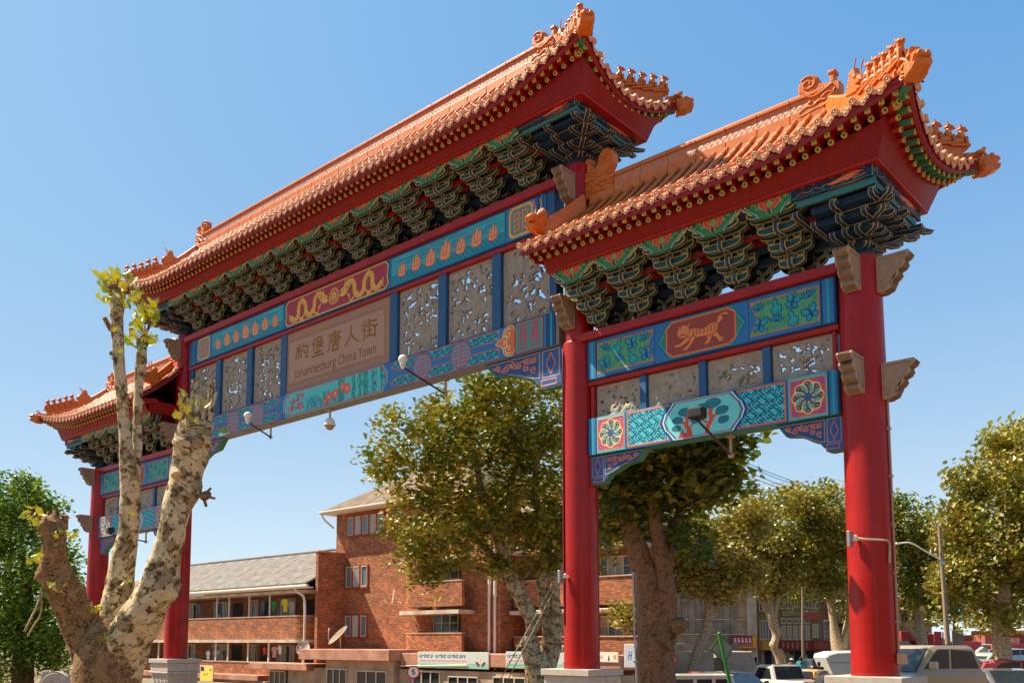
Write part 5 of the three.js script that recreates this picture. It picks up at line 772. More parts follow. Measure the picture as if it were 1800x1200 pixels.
  mesh('downpipe', [tube([V(-40.6, 5.95, -17.55), V(-40.55, 5.7, -17.6), V(-40.1, 5.45, -17.75), V(-39.95, 5.2, -17.78), V(-39.95, 0.3, -17.78)], 0.08, 20, 8)], MB.pipe, B);
  // the tower
  const zt = -20, tl = -39.8, tr = -28.6; mesh('tower_wall', [box(tl, tr, -0.5, 10.6, -30, zt)], MB.brick, B);
  const hip = (x0, x1, z0, z1, y, h, inset) => { const g = new THREE.BufferGeometry(), P = [[x0, y, z1], [x1, y, z1], [x1, y, z0], [x0, y, z0], [x0 + inset, y + h, (z0 + z1) / 2], [x1 - inset, y + h, (z0 + z1) / 2]], q = []; for (const t of [[0, 1, 5], [0, 5, 4], [1, 2, 5], [2, 3, 4], [2, 4, 5], [3, 0, 4], [0, 2, 1], [0, 3, 2]]) for (const i of t) q.push(...P[i]); g.setAttribute('position', new THREE.Float32BufferAttribute(q, 3)); g.computeVertexNormals(); return muv(g); };
  mesh('tower_roof', hip(tl - 0.75, tr + 0.7, -30.7, zt + 0.75, 10.72, 3.4, 4.6), std(lin(0.24, 0.17, 0.115), 0.9, { map: slateTex }), B); mesh('eave_board', [cbox(tl - 0.75, tr + 0.7, 10.55, 10.72, -30.7, zt + 0.75, 0.02)], MB.pipe, B); mesh('eave_gutter', [cbox(tl - 0.8, tr + 0.75, 10.62, 10.72, zt + 0.75, zt + 0.87, 0.02)], MB.pipe, B);
  mesh('downpipe', [tube([V(tl - 0.6, 10.55, zt + 0.7), V(tl - 0.55, 10.3, zt + 0.6), V(tl - 0.1, 9.7, zt + 0.15)], 0.06, 12, 8)], MB.pipe, B);
  const wins = (y0, y1, xs, ww) => xs.forEach((x, i) => { mesh('window_surround', [box(x - ww / 2 - 0.1, x + ww / 2 + 0.1, y1, y1 + 0.09, zt, zt + 0.06), box(x - ww / 2 - 0.1, x + ww / 2 + 0.1, y0 - 0.1, y0, zt, zt + 0.1), box(x - ww / 2 - 0.1, x - ww / 2, y0, y1, zt, zt + 0.06), box(x + ww / 2, x + ww / 2 + 0.1, y0, y1, zt, zt + 0.06)], MB.redFrame, B); windowPart(B, x - ww / 2, x + ww / 2, y0, y1, zt + 0.03, 1, { fw: 0.05, curtain: i % 2, seed: i + 1, glass: phy(lin(0.14, 0.19, 0.22), 0.12) }); });
  wins(9.15, 10.25, [-38.35, -37.65, -36.95, -36.25, -35.55], 0.5); wins(5.95, 7.2, [-38.45, -37.75, -37.0], 0.5); wins(2.95, 4.2, [-38.45, -37.75, -37.0], 0.5);
  for (const [x, y] of [[-34.9, 7.1], [-34.9, 3.9]]) mesh('air_vent', box(x - 0.12, x + 0.12, y - 0.12, y + 0.12, zt - 0.02, zt + 0.012), MB.redFrame, B);
  // rounded balconies of the tower and the wall to their right
  const zq = -18.6; const roundBal = (xa, xb2, y0, y1, nm, m, w, zz = zq) => { const r = 1.0, pts = [V(xa, 0, zt), V(xa, 0, zz - r)]; for (let i = 1; i <= 6; i++) { const a = PI - PI / 2 * i / 6; pts.push(V(xa + r + r * Math.cos(a), 0, zz - r + r * Math.sin(a))); } pts.push(V(xb2, 0, zz)); return mesh(nm, bar(pts, w, y0, y1), m, B); };
  const slabShape = (xa, xb2, y0, y1, zz) => { const r = 1.1, s = [[xb2, -zt + 0], [xb2, -zz], [xa + r, -zz]]; for (let i = 1; i <= 6; i++) { const a = PI / 2 + PI / 2 * i / 6; s.push([xa + r + r * Math.cos(a), -(zz - r + r * Math.sin(a))]); } s.push([xa, -zt]); const g = new THREE.ExtrudeGeometry(shape(s), { depth: y1 - y0, bevelEnabled: false }); g.rotateX(PI / 2); g.scale(1, 1, 1); return g; };
  for (const y of [7.15, 4.30]) { const g = slabShape(-32.6, -27.4, 0, 0.2, zq + 0.35); g.rotateX(PI); g.rotateX(-PI); const bb = new THREE.Box3().setFromBufferAttribute(g.attributes.position); const s = mesh('balcony_slab', muv(g), MB.whiteP, B); s.position.y = y; if (bb.min.z > 0) { s.scale.z = -1; } }
  for (const [y0, y1] of [[4.5, 5.8], [1.4, 3.05]]) { roundBal(-32.2, -27.4, y0, y1, 'balcony_parapet', MB.brick, 0.11); roundBal(-32.2, -27.4, y1, y1 + 0.07, 'parapet_coping', MB.peach, 0.14); }
  windowPart(B, -30.9, -29.0, 2.7, 4.15, zt + 0.08, 3, { rows: 3, fw: 0.07 }); windowPart(B, -30.9, -29.0, 5.6, 7.0, zt + 0.08, 3, { rows: 3, fw: 0.07 });
  mesh('side_wall', [box(-28.4, -25.6, -0.5, 10.4, -26, -19.5), box(-25.6, -17.8, -0.5, 9.2, -22.6, -21.4)], MB.brick, B);
  for (const x of [-26.3, -25.9]) mesh('downpipe', [rod(V(x, 0.2, -19.4), V(x, 9.5, -19.4), 0.075, 0.075, 8)], MB.pipe, B);
  // right wing
  for (const [y0, y1] of [[1.4, 2.85], [4.4, 5.7]]) { mesh('balcony_parapet', box(-25.4, -17.8, y0, y1, -20.55, -20.3), MB.brick, B); mesh('parapet_coping', cbox(-25.4, -17.8, y1, y1 + 0.07, -20.6, -20.25, 0.02), MB.peach, B); }
  for (const y of [4.0, 7.1]) mesh('balcony_slab', cbox(-25.5, -17.7, y, y + 0.22, -21.4, -20.0, 0.06), MB.whiteP, B);
  let q = 0; for (const [a, b] of [[-24.3, -22.3], [-20.6, -18.8]]) for (const y of [2.4, 5.3]) windowPart(B, a, b, y, y + 1.5, -21.3, 4, { rows: 3, fw: 0.08, curtain: 1, seed: q++ });
  mesh('wing_roof', hip(-26.2, -17.4, -24.5, -19.6, 9.2, 1.6, 2), MB.slate, B);
}
// the far side of the street beside and behind the viewer, which the lacquer mirrors
for (const [x0, x1, z0, z1, h, lab] of [[24, 34, -6, 3.5, 8.5, 'orange brick house across the road, right of the view'], [25, 35, 7, 30, 7.0, 'brown brick house across the road, right of the view'], [-30, 22, 44, 54, 8.0, 'long brick row across the road behind the viewer']]) {
  const h_ = thing('brick_house', lab, 'building'); mesh('wall', box(x0, x1, -0.2, h, z0, z1), MB.brick, h_); mesh('coping', cbox(x0 - 0.1, x1 + 0.1, h, h + 0.2, z0 - 0.1, z1 + 0.1, 0.03), MB.plaster, h_); mesh('shop_front', box(Math.min(x0, x1) - 0.05, x1 + 0.05, 0.3, 2.7, z0 - 0.05, z1 - 1), M.dark, h_);
}
// shops at street level
const SHOPS = thing('street_shops', 'row of low salmon plastered shops along the foot of the brick flats', 'shop');
{
  const S = SHOPS;
  mesh('shop_wall', [box(-66, -40.2, -0.5, 0.2, -19, -17.2), box(-40.2, -36.2, -0.5, 1.15, -19.8, -16.9), box(-36.2, -30.5, -0.5, 1.6, -19.8, -16.6), box(-30.5, -16.6, -0.5, 1.2, -19.4, -17.0)], MB.peach, S);
  mesh('shop_fascia', [cbox(-66, -43.5, 0.2, 0.55, -19, -17.0, 0.03)], MB.plaster, S); mesh('shop_fascia', [cbox(-43.6, -37.7, 0.98, 1.36, -19.6, -16.4, 0.03)], MB.plaster, S); mesh('shop_fascia', [cbox(-38.1, -30.3, 1.62, 2.22, -19.6, -16.1, 0.04)], MB.plaster, S); mesh('shop_fascia', [cbox(-30.3, -16.5, 1.42, 2.05, -19.2, -16.9, 0.04)], MB.plaster, S);
  for (const [a, b, y0, y1, z] of [[-42, -40.4, 0.1, 0.9, -16.88], [-36, -34.3, 0.2, 1.15, -16.58], [-33.4, -31, 0.2, 1.1, -16.58], [-29.4, -27.4, 0.1, 1.15, -16.98], [-26.8, -24.8, 0.1, 0.95, -16.98], [-23.8, -21.8, 0.1, 1.0, -16.98], [-20.5, -17.8, 0.1, 1.0, -16.98]]) windowPart(S, a, b, y0, y1, z + 0.02, 3, { fw: 0.06 });
  mesh('conduit', [rod(V(-30.2, 1.38, -16.8), V(-25.4, 1.5, -16.8), 0.03)], MB.pipe, S);
}
function board(name, label, cat, a, b, z, draw, w = 1024, h = 256, group) { // a flat sign; a, b pixel corners on the plane z
  const p = onZ(a[0], a[1], z), q = onZ(b[0], b[1], z), W = Math.abs(q.x - p.x), H = Math.abs(p.y - q.y), t = thing(name, label, cat, V((p.x + q.x) / 2, (p.y + q.y) / 2, z), 0, group);
  mesh('backing', cbox(-W / 2 - 0.03, W / 2 + 0.03, -H / 2 - 0.03, H / 2 + 0.03, -0.06, 0, 0.01), MB.pipe, t); mesh('sign_face', new THREE.PlaneGeometry(W, H).translate(0, 0, 0.004), std(0xffffff, 0.7, { map: canvasTex(w, h, draw) }), t); return t;
}
const bannerDraw = (x, W, H) => { // hand-lettered shop banner: dark slanted script, a red line, a green band
  const g = rng(7); x.fillStyle = '#c9cfc4'; x.fillRect(0, 0, W, H); x.fillStyle = '#8fc2a4'; x.fillRect(0, H * 0.70, W, H * 0.3); x.fillStyle = '#d6c6c2'; x.fillRect(0, H * 0.48, W, H * 0.2);
  x.font = 'italic bold 74px serif'; x.fillStyle = '#27386a'; const gl = (px, py, s, n, col) => { for (let i = 0; i < n; i++) { x.strokeStyle = col; x.lineWidth = s * 0.2; x.lineCap = 'round'; const k = i * 3 % 5; x.beginPath(); x.arc(px + i * s * 0.86, py, s * 0.3, 0.4 + k, 4.6 + k); x.stroke(); x.beginPath(); x.moveTo(px + i * s * 0.86 + s * 0.32, py - s * (k % 2 ? 0.55 : 0.35)); x.lineTo(px + i * s * 0.86 + s * 0.2, py + s * 0.4); x.stroke(); } };
  gl(40, H * 0.26, 62, 4, '#27386a'); gl(290, H * 0.26, 62, 3, '#27386a'); gl(470, H * 0.26, 62, 5, '#27386a'); gl(40, H * 0.58, 34, 24, '#c8485a'); gl(60, H * 0.84, 24, 22, '#4f8a9a');
  x.fillStyle = '#5a4a52'; for (const k of [-1, 1]) { x.beginPath(); x.ellipse(W * 0.9 + k * 40, H * 0.74, 20, 48, k * 0.5, 0, 7); x.fill(); } x.fillStyle = '#d84a5a'; for (const [a, b] of [[0.86, 0.3], [0.94, 0.22], [0.9, 0.45]]) { x.beginPath(); x.arc(W * a, H * b, 9, 0, 7); x.fill(); }
};
board('shop_banner', 'wide pale shop banner with dark blue script, below the rounded balconies', 'banner', [735, 1146], [858, 1175], -16.85, bannerDraw);
board('shop_banner', 'pale shop banner partly behind the slender pale trunks, right of the first banner', 'banner', [890, 1146], [1012, 1176], -16.85, bannerDraw);
board('shop_sign', 'small white shop sign with red letters beside the right inner pillar', 'sign', [1052, 1147], [1086, 1163], -16.85, (x, W, H) => { x.fillStyle = '#e8dfd2'; x.fillRect(0, 0, W, H); x.font = 'bold italic 150px serif'; x.fillStyle = '#c83a30'; x.fillText('asi', 20, 170); x.fillStyle = '#3a2a24'; blob(x, [[520, 220], [560, 60], [600, 220]], '#3a2a24'); x.fillRect(500, 200, 120, 20); x.fillStyle = '#d8a040'; x.fillRect(800, 60, 160, 130); }, 1024, 256);
board('shop_sign', 'pale blue shop sign with slanted blue bars left of the big trunk', 'sign', [1098, 1133], [1118, 1172], -16.7, (x, W, H) => { x.fillStyle = '#b9bcc2'; x.fillRect(0, 0, W, H); x.fillStyle = '#2f5fa8'; x.font = 'bold italic 300px sans-serif'; x.fillText('H', 120, 360); }, 512, 512);
board('yellow_sign', 'yellow shop poster board behind the inner left pedestal', 'sign', [352, 1170], [373, 1197], -16.5, (x, W, H) => { x.fillStyle = '#efd25a'; x.fillRect(0, 0, W, H); x.fillStyle = '#3a3f58'; x.fillRect(10, 20, 150, 160); x.fillStyle = '#8a7a2a'; x.font = 'bold 130px sans-serif'; x.fillText('oid', 120, 320); blob(x, [[380, 120], [440, 60], [470, 140], [400, 180]], '#b08a2a'); }, 512, 512);
// ---------- trees ----------
function barkTex(seed, cols, f) { const r = rng(seed); return dataTex(512, (u, v) => { const a = loopN(u, v, f, seed, 4), b = loopN(u, v, f * 2.2, seed + 5, 3), d = loopN(u, v, 90, seed + 3, 2); const e = loopN(u, v, f * 5, seed + 9, 3); let c = a + 0.3 * e > -0.02 ? cols[0] : b > -0.06 ? cols[1] : e > 0 ? cols[3] : cols[2]; if (e < -0.26) c = cols[2]; const k = 1 + d * 0.5 + 0.25 * b; return [c[0] * k, c[1] * k, c[2] * k]; }, { srgb: true, m: 1 }); }
const bump1 = dataTex(256, (u, v) => { const k = 0.5 + 0.7 * loopN(u, v, 16, 4) ; return [k, k, k]; }, { m: 0.8 });
const barkBrown = std(0xffffff, 0.95, { map: barkTex(3, [[0.56, 0.43, 0.28], [0.46, 0.34, 0.22], [0.32, 0.22, 0.14], [0.60, 0.48, 0.30]], 5), bumpMap: bump1, bumpScale: 0.012 });
const barkPale = std(0xffffff, 0.9, { map: barkTex(9, [[0.76, 0.67, 0.52], [0.58, 0.49, 0.35], [0.36, 0.27, 0.18], [0.50, 0.43, 0.29]], 3.6), bumpMap: bump1, bumpScale: 0.006 });
const barkFar = std(0xffffff, 0.9, { map: barkTex(14, [[0.74, 0.66, 0.54], [0.60, 0.52, 0.40], [0.42, 0.34, 0.25], [0.66, 0.60, 0.48]], 9) });
const barkDark = std(0xffffff, 0.95, { map: barkTex(21, [[0.52, 0.39, 0.28], [0.47, 0.35, 0.25], [0.36, 0.27, 0.19], [0.56, 0.43, 0.31]], 3), bumpMap: bump1, bumpScale: 0.01 });
// a plane leaf, five lobes, slightly cupped
function planeLeaf(s) { const o = [[0, 0], [0.22, -0.02], [0.42, 0.12], [0.34, 0.25], [0.55, 0.42], [0.36, 0.52], [0.30, 0.66], [0.14, 0.66], [0, 1], [-0.14, 0.66], [-0.30, 0.66], [-0.36, 0.52], [-0.55, 0.42], [-0.34, 0.25], [-0.42, 0.12], [-0.22, -0.02]]; const g = new THREE.ShapeGeometry(shape(o)), p = g.attributes.position; for (let i = 0; i < p.count; i++) { const x = p.getX(i), y = p.getY(i); p.setXYZ(i, x * s * 0.62, y * s, s * (0.35 * Math.abs(x) - 0.22 * y * y)); } g.computeVertexNormals(); return g; }
function leafClump(n, spread, size, seed) { // n small folded leaves with every tilt
  const r = rng(seed), l = []; for (let i = 0; i < n; i++) { const s = size * (0.7 + 0.6 * r()), g = new THREE.BufferGeometry(); const w = 0.42 * s, h = s, f = 0.14 * s; g.setAttribute('position', new THREE.Float32BufferAttribute([0, 0, 0, w, 0.45 * h, f, 0, h, -f * 0.6, 0, 0, 0, 0, h, -f * 0.6, -w, 0.5 * h, f, 0, 0, 0, w * 0.8, 0.12 * h, f * 0.7, w, 0.45 * h, f], 3)); g.computeVertexNormals(); g.rotateX(-0.3 - r() * 1.5); g.rotateZ((r() - 0.5) * 1.4); g.rotateY(r() * 6.3); const a = r() * 6.3, b = Math.acos(2 * r() - 1), q = spread * Math.cbrt(r()); g.translate(q * Math.sin(b) * Math.cos(a), q * Math.cos(b), q * Math.sin(b) * Math.sin(a)); l.push(g); } return join(l);
}
const leafMat = (o = {}) => phy(lin(3.3, 3.35, 2.1), 0.36, { transmission: 0.58, thickness: 0, side: THREE.DoubleSide, specularIntensity: 0.5, ...o });
// crown: ellipsoids given as [u, v, ru, rv, D, depthRadius]; foliage gathers on an uneven shell with gaps
function crown(parent, lobes, n, size, seed, pal, o = {}) {
  const r = rng(seed), geo = leafClump(o.per ?? 9, size * (o.spread ?? 2.6), size, seed), im = new THREE.InstancedMesh(geo, leafMat(o.mat), n), m = new THREE.Matrix4(), q = new THREE.Quaternion(), e = new THREE.Euler(), c = new THREE.Color(), tot = lobes.map((l) => l[2] * l[3] * (l[6] ?? 1)), S = tot.reduce((a, b) => a + b, 0);
  const L = lobes.map(([u, v, ru, rv, D, rd]) => ({ c: at(u, v, D), a: ru * D / F, b: rv * D / F, d: rd ?? Math.max(ru, rv) * D / F }));
  let k = 0, guard = 0; const inv = parent.position;
  while (k < n && guard++ < n * 30) {
    let t = r() * S, i = 0; while (t > tot[i]) t -= tot[i++]; const l = L[i];
    const a = r() * 2 * PI, z = 2 * r() - 1, s = Math.sqrt(1 - z * z), rad = Math.pow(r(), 0.38);
    const dx = s * Math.cos(a) * rad, dy = z * rad, dz = s * Math.sin(a) * rad;
    const p = l.c.clone().addScaledVector(rgt, dx * l.a).addScaledVector(fwd, dz * l.d); p.y += dy * l.b;
    const f = o.freq ?? 0.9, nz = fbm(p.x * f + seed, p.y * f, p.z * f, 3); const lump = fbm(p.x * f * 0.45 + seed * 3, p.y * f * 0.45, p.z * f * 0.45, 2); if (nz < (o.gap ?? -0.06) + 0.05 - 0.2 * (1 - rad) || lump < -0.16 + 0.22 * (rad - 0.75)) continue; if (p.y < 0.4) continue;
    const sc = 0.7 + 0.6 * r(); e.set((r() - 0.5) * 0.8, r() * 6.3, (r() - 0.5) * 0.8); m.compose(p.sub(inv), q.setFromEuler(e), V(sc, sc, sc)); im.setMatrixAt(k, m);
    const w = pal[Math.min(pal.length - 1, (r() * pal.length) | 0)], b = 0.75 + 0.5 * r(); im.setColorAt(k, c.setRGB(w[0] * b, w[1] * b, w[2] * b)); k++;
  }
  im.count = k; im.name = 'crown'; im.castShadow = im.receiveShadow = true; parent.add(im); tag(im, null, null, null, 'stuff'); return im;
}
const px = (D) => D / F;
function limbPx(pts, D, mat, parent, name, o = {}) { const P = pts.map((p) => at(p[0], p[1], D + (p[3] ?? 0)).sub(parent.position)), R = pts.map((p) => p[2] * px(D)); return mesh(name, limb(P, R, o.seg ?? 30, o.rad ?? 12, o.rough ?? 0.18, o.seed ?? 1, (o.burls ?? []).map(([u, v, q, dz]) => [at(u, v, D + dz).sub(parent.position), q * px(D)])), mat, parent); }
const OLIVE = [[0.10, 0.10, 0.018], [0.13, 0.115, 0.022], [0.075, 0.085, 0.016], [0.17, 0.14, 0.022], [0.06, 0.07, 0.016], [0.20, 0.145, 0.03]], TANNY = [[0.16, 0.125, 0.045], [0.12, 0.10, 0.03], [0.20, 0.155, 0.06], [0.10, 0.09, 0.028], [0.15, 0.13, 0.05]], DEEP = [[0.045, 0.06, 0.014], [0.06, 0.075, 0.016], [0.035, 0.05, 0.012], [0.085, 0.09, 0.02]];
// 1: the pollarded plane in front, left
{
  const D = 14.2, T = thing('pollarded_tree', 'pollarded plane tree with cut pale limbs and fresh yellow-green shoots, front left', 'tree', atY(190, 1138, D, 0));
  limbPx([[182, 1330, 62.2], [184, 1230, 57.1], [188, 1175, 58.8], [196, 1130, 53.8, 0.05], [206, 1090, 37.0, 0.1]], D, barkBrown, T, 'trunk', { seg: 20, rad: 20, rough: 0.10 });
  const L1 = limbPx([[176, 1200, 34.3, 0.1], [140, 1095, 31.8, 0], [112, 1035, 28.0, -0.15], [94, 990, 22.9, -0.25], [94, 955, 19.7, -0.3], [92, 925, 20.3, -0.3]], D, barkBrown, T, 'limb', { seg: 60, rad: 28, rough: 0.2, seed: 4, burls: [[68, 1010, 16, -0.3], [88, 930, 14, -0.6], [118, 950, 10, -0.6], [110, 1060, 14, -0.7]] });
  limbPx([[200, 1140, 34, 0.3], [206, 1075, 29, 0.3], [212, 1010, 23, 0.25], [226, 930, 17, 0.2], [228, 860, 17, 0.1], [222, 800, 13, 0], [217, 740, 10, 0], [214, 700, 10, -0.1], [207, 610, 10, -0.15], [205, 560, 10.5, -0.15], [205, 522, 15, -0.15], [206, 502, 11, -0.15]], D, barkPale, T, 'limb', { seg: 110, rad: 24, rough: 0.16, seed: 7, burls: [[222, 1010, 14, -0.1], [226, 975, 12, -0.1], [230, 940, 12, -0.1], [222, 905, 9, -0.1], [206, 525, 12, -0.4], [196, 545, 8, -0.3], [215, 850, 9, -0.2], [226, 700, 7, -0.2]] });
  limbPx([[232, 880, 10.4, 0.1], [240, 800, 8.9, 0.2], [241, 740, 7.8, 0.25], [243, 680, 8.3, 0.3], [248, 630, 9.9, 0.3], [250, 600, 7.3, 0.3]], D, barkPale, T, 'limb', { seg: 60, rad: 18, rough: 0.18, seed: 9, burls: [[240, 640, 9, 0.1], [256, 622, 9, 0.1]] });
  limbPx([[196, 1215, 44, 0.08], [212, 1150, 42, -0.05], [238, 1100, 38, -0.22], [268, 1045, 32, -0.4], [290, 980, 24, -0.45], [307, 910, 23, -0.5], [321, 850, 25, -0.5], [334, 800, 28, -0.5], [341, 760, 28, -0.5], [345, 728, 19, -0.5]], D, barkPale, T, 'limb', { seg: 120, rad: 30, rough: 0.17, seed: 12, burls: [[306, 1036, 22, -0.5], [276, 1068, 12, -0.7], [362, 768, 18, -0.7], [318, 778, 18, -0.8], [340, 800, 14, -0.9], [352, 866, 18, -0.5], [318, 862, 12, -0.8], [370, 745, 12, -0.6], [326, 740, 12, -0.7], [300, 950, 9, -0.8]] });
  // burls, cut stubs and snags
  const r = rng(5), knot = (u, v, q, dz, m = barkPale) => { const g = new THREE.IcosahedronGeometry(q * px(D), 4), p = g.attributes.position, c = at(u, v, D + dz).sub(T.position); for (let i = 0; i < p.count; i++) { const x = p.getX(i), y = p.getY(i), z = p.getZ(i), k = 1 + 0.5 * fbm(x * 9 + u, y * 9, z * 9, 3); p.setXYZ(i, x * k + c.x, y * k * 0.9 + c.y, z * k + c.z); } const h = mergeVertices(g.deleteAttribute('normal').deleteAttribute('uv')); h.computeVertexNormals(); mesh('burl', muv(h), m, T); };
knot(204, 512, 15, -0.15, barkBrown); knot(249, 603, 11, 0.3, barkBrown); knot(90, 925, 22, -0.3, barkBrown); knot(360, 872, 9, -0.5, barkBrown); knot(346, 728, 18, -0.5);
  const stick = (u, v, u2, v2, q, dz, m = barkPale) => mesh('cut_shoot', muv(rod(at(u, v, D + dz).sub(T.position), at(u2, v2, D + dz + (r() - 0.5) * 0.3).sub(T.position), q * px(D), q * px(D) * 0.8, 8)), m, T);
  for (const a of [[338, 745, 342, 668, 7, -0.5], [352, 745, 366, 672, 4, -0.7], [360, 745, 374, 670, 5, -0.5], [356, 745, 352, 690, 4, -0.4], [322, 745, 318, 690, 6, -0.6], [366, 740, 378, 688, 5, -0.6], [328, 750, 330, 700, 4, -0.8], [345, 745, 348, 684, 4, -0.9], [356, 872, 366, 868, 8, -0.5, barkBrown], [360, 868, 370, 858, 2.5, -0.5, barkBrown], [360, 872, 378, 876, 2.5, -0.5, barkBrown], [358, 876, 362, 890, 3, -0.5, barkBrown], [350, 860, 352, 846, 4, -0.5, barkBrown], [195, 580, 182, 557, 5, -0.1, barkBrown], [208, 625, 193, 620, 5, -0.15, barkBrown], [70, 930, 74, 905, 8, -0.3, barkBrown], [95, 925, 98, 898, 7, -0.4, barkBrown], [112, 930, 114, 905, 7, -0.2, barkBrown], [84, 925, 86, 900, 6, -0.1, barkBrown], [310, 835, 305, 825, 9, -0.9], [232, 590, 230, 575, 6, 0.3], [250, 596, 256, 580, 6, 0.3]]) stick(...a);
  mesh('hanging_twig', [tube([at(76, 1020, D - 0.4), at(66, 1060, D - 0.4), at(52, 1090, D - 0.45), at(42, 1110, D - 0.45)].map((p) => p.sub(T.position)), 0.018, 12, 5), tube([at(72, 1040, D - 0.4), at(70, 1080, D - 0.4), at(58, 1100, D - 0.4), at(48, 1118, D - 0.4)].map((p) => p.sub(T.position)), 0.015, 12, 5)], barkPale, T);
  const YG = [[0.70, 0.62, 0.02], [0.55, 0.58, 0.03], [0.80, 0.62, 0.02], [0.30, 0.40, 0.04]].map((c) => phy(lin(...c), 0.5, { transmission: 0.5, thickness: 0, side: THREE.DoubleSide })), leafG = [planeLeaf(0.17), planeLeaf(0.23), planeLeaf(0.28)];
  const twigs = [];
  const spray = (u, v, ru, rv, n, dz, big = 1) => { for (let i = 0; i < n; i++) { const a = r() * 6.3, q = Math.sqrt(r()), p = at(u + Math.cos(a) * q * ru, v + Math.sin(a) * q * rv, D + dz + (r() - 0.5) * 0.5).sub(T.position), m = mesh('leaf', leafG[(r() * 3) | 0], YG[(r() * 4) | 0], T); m.position.copy(p); m.rotation.set(r() * 2.4 - 1.2, r() * 6.3, (r() - 0.5) * 2.6); m.scale.setScalar((0.55 + 0.6 * r()) * big); if (r() < 0.5) twigs.push(rod(at(u, v + rv * 0.5, D + dz).sub(T.position), p, 0.008, 0.004, 5)); } };
  spray(203, 505, 38, 36, 46, -0.2, 0.68); spray(215, 525, 24, 24, 16, -0.4, 0.85); spray(202, 487, 16, 10, 8, -0.2, 0.9); spray(255, 572, 28, 40, 50, 0.3, 0.75); spray(262, 540, 14, 14, 10, 0.3, 0.7); spray(240, 605, 20, 14, 12, 0.2, 0.8); spray(262, 555, 14, 16, 12, 0.3, 0.9);
  spray(322, 720, 16, 26, 9, -0.9, 0.75); spray(345, 715, 14, 12, 5, -0.9, 0.75); spray(340, 740, 8, 8, 3, -1, 0.75); spray(308, 728, 8, 10, 4, -0.8, 0.7); spray(62, 910, 26, 16, 18, -0.4, 0.62); spray(105, 945, 18, 14, 10, -0.6, 0.5); spray(64, 985, 14, 14, 6, -0.4, 0.7); spray(165, 1070, 12, 8, 8, -0.3, 0.6); spray(100, 1035, 18, 6, 5, -0.7, 0.7); spray(186, 1125, 8, 6, 4, -0.5, 0.6); spray(205, 580, 10, 6, 5, -0.4, 0.5); spray(206, 625, 8, 12, 4, -0.4, 0.5); spray(232, 905, 3, 3, 1, -0.4, 0.5); spray(386, 755, 6, 6, 2, -0.6, 0.6); spray(232, 1050, 30, 40, 4, -0.4, 0.45);
  mesh('shoot', join(twigs), barkBrown, T);
}
// 2: the leaning plane behind the main opening
{
  const D = 32, T = thing('plane_tree', 'large leafy plane tree seen through the main opening, with a leaning pale trunk', 'tree', atY(950, 1138, D, 0));
  limbPx([[950, 1225, 26], [948, 1185, 24], [938, 1150, 22], [925, 1130, 20], [935, 1110, 15], [938, 1095, 14], [920, 1060, 13], [900, 1020, 13], [880, 960, 9], [850, 880, 7], [835, 800, 5], [815, 720, 3]], D, barkPale, T, 'trunk', { seg: 60, rad: 12, rough: 0.16 });
  limbPx([[952, 1195, 20], [970, 1130, 17], [966, 1080, 14], [955, 1030, 13], [960, 950, 9], [940, 860, 6], [950, 780, 4]], D + 0.6, barkPale, T, 'limb', { seg: 40 }); limbPx([[972, 1130, 12], [980, 1080, 9], [976, 1040, 8], [990, 960, 6], [1000, 850, 4]], D + 0.3, barkPale, T, 'limb'); limbPx([[898, 1015, 8], [850, 960, 6], [790, 900, 4], [730, 850, 2]], D + 0.2, barkPale, T, 'limb'); limbPx([[870, 930, 6], [910, 840, 5], [900, 740, 3]], D, barkPale, T, 'limb'); limbPx([[895, 1020, 6], [835, 1000, 4], [770, 1000, 2.5]], D, barkPale, T, 'limb');
  crown(T, [[830, 800, 130, 125, D, 3.2], [740, 790, 90, 85, D, 2.4], [905, 760, 110, 100, D + 0.5, 3], [690, 812, 55, 42, D, 1.4], [790, 930, 95, 90, D - 0.5, 2.4], [735, 990, 45, 45, D - 0.3, 1.4], [765, 1035, 25, 42, D - 0.3, 0.9], [885, 920, 90, 95, D + 0.5, 2.6], [970, 850, 95, 150, D + 1.0, 3], [855, 690, 70, 45, D, 2], [950, 700, 80, 50, D + 0.5, 2.2], [875, 1010, 30, 36, D, 1], [905, 1040, 14, 46, D, 0.6, 0.6], [965, 1000, 50, 40, D + 1, 1.4], [700, 900, 45, 60, D, 1.6], [1010, 960, 70, 70, D + 1, 2]], 2500, 0.2, 11, OLIVE, { gap: -0.05 });
}
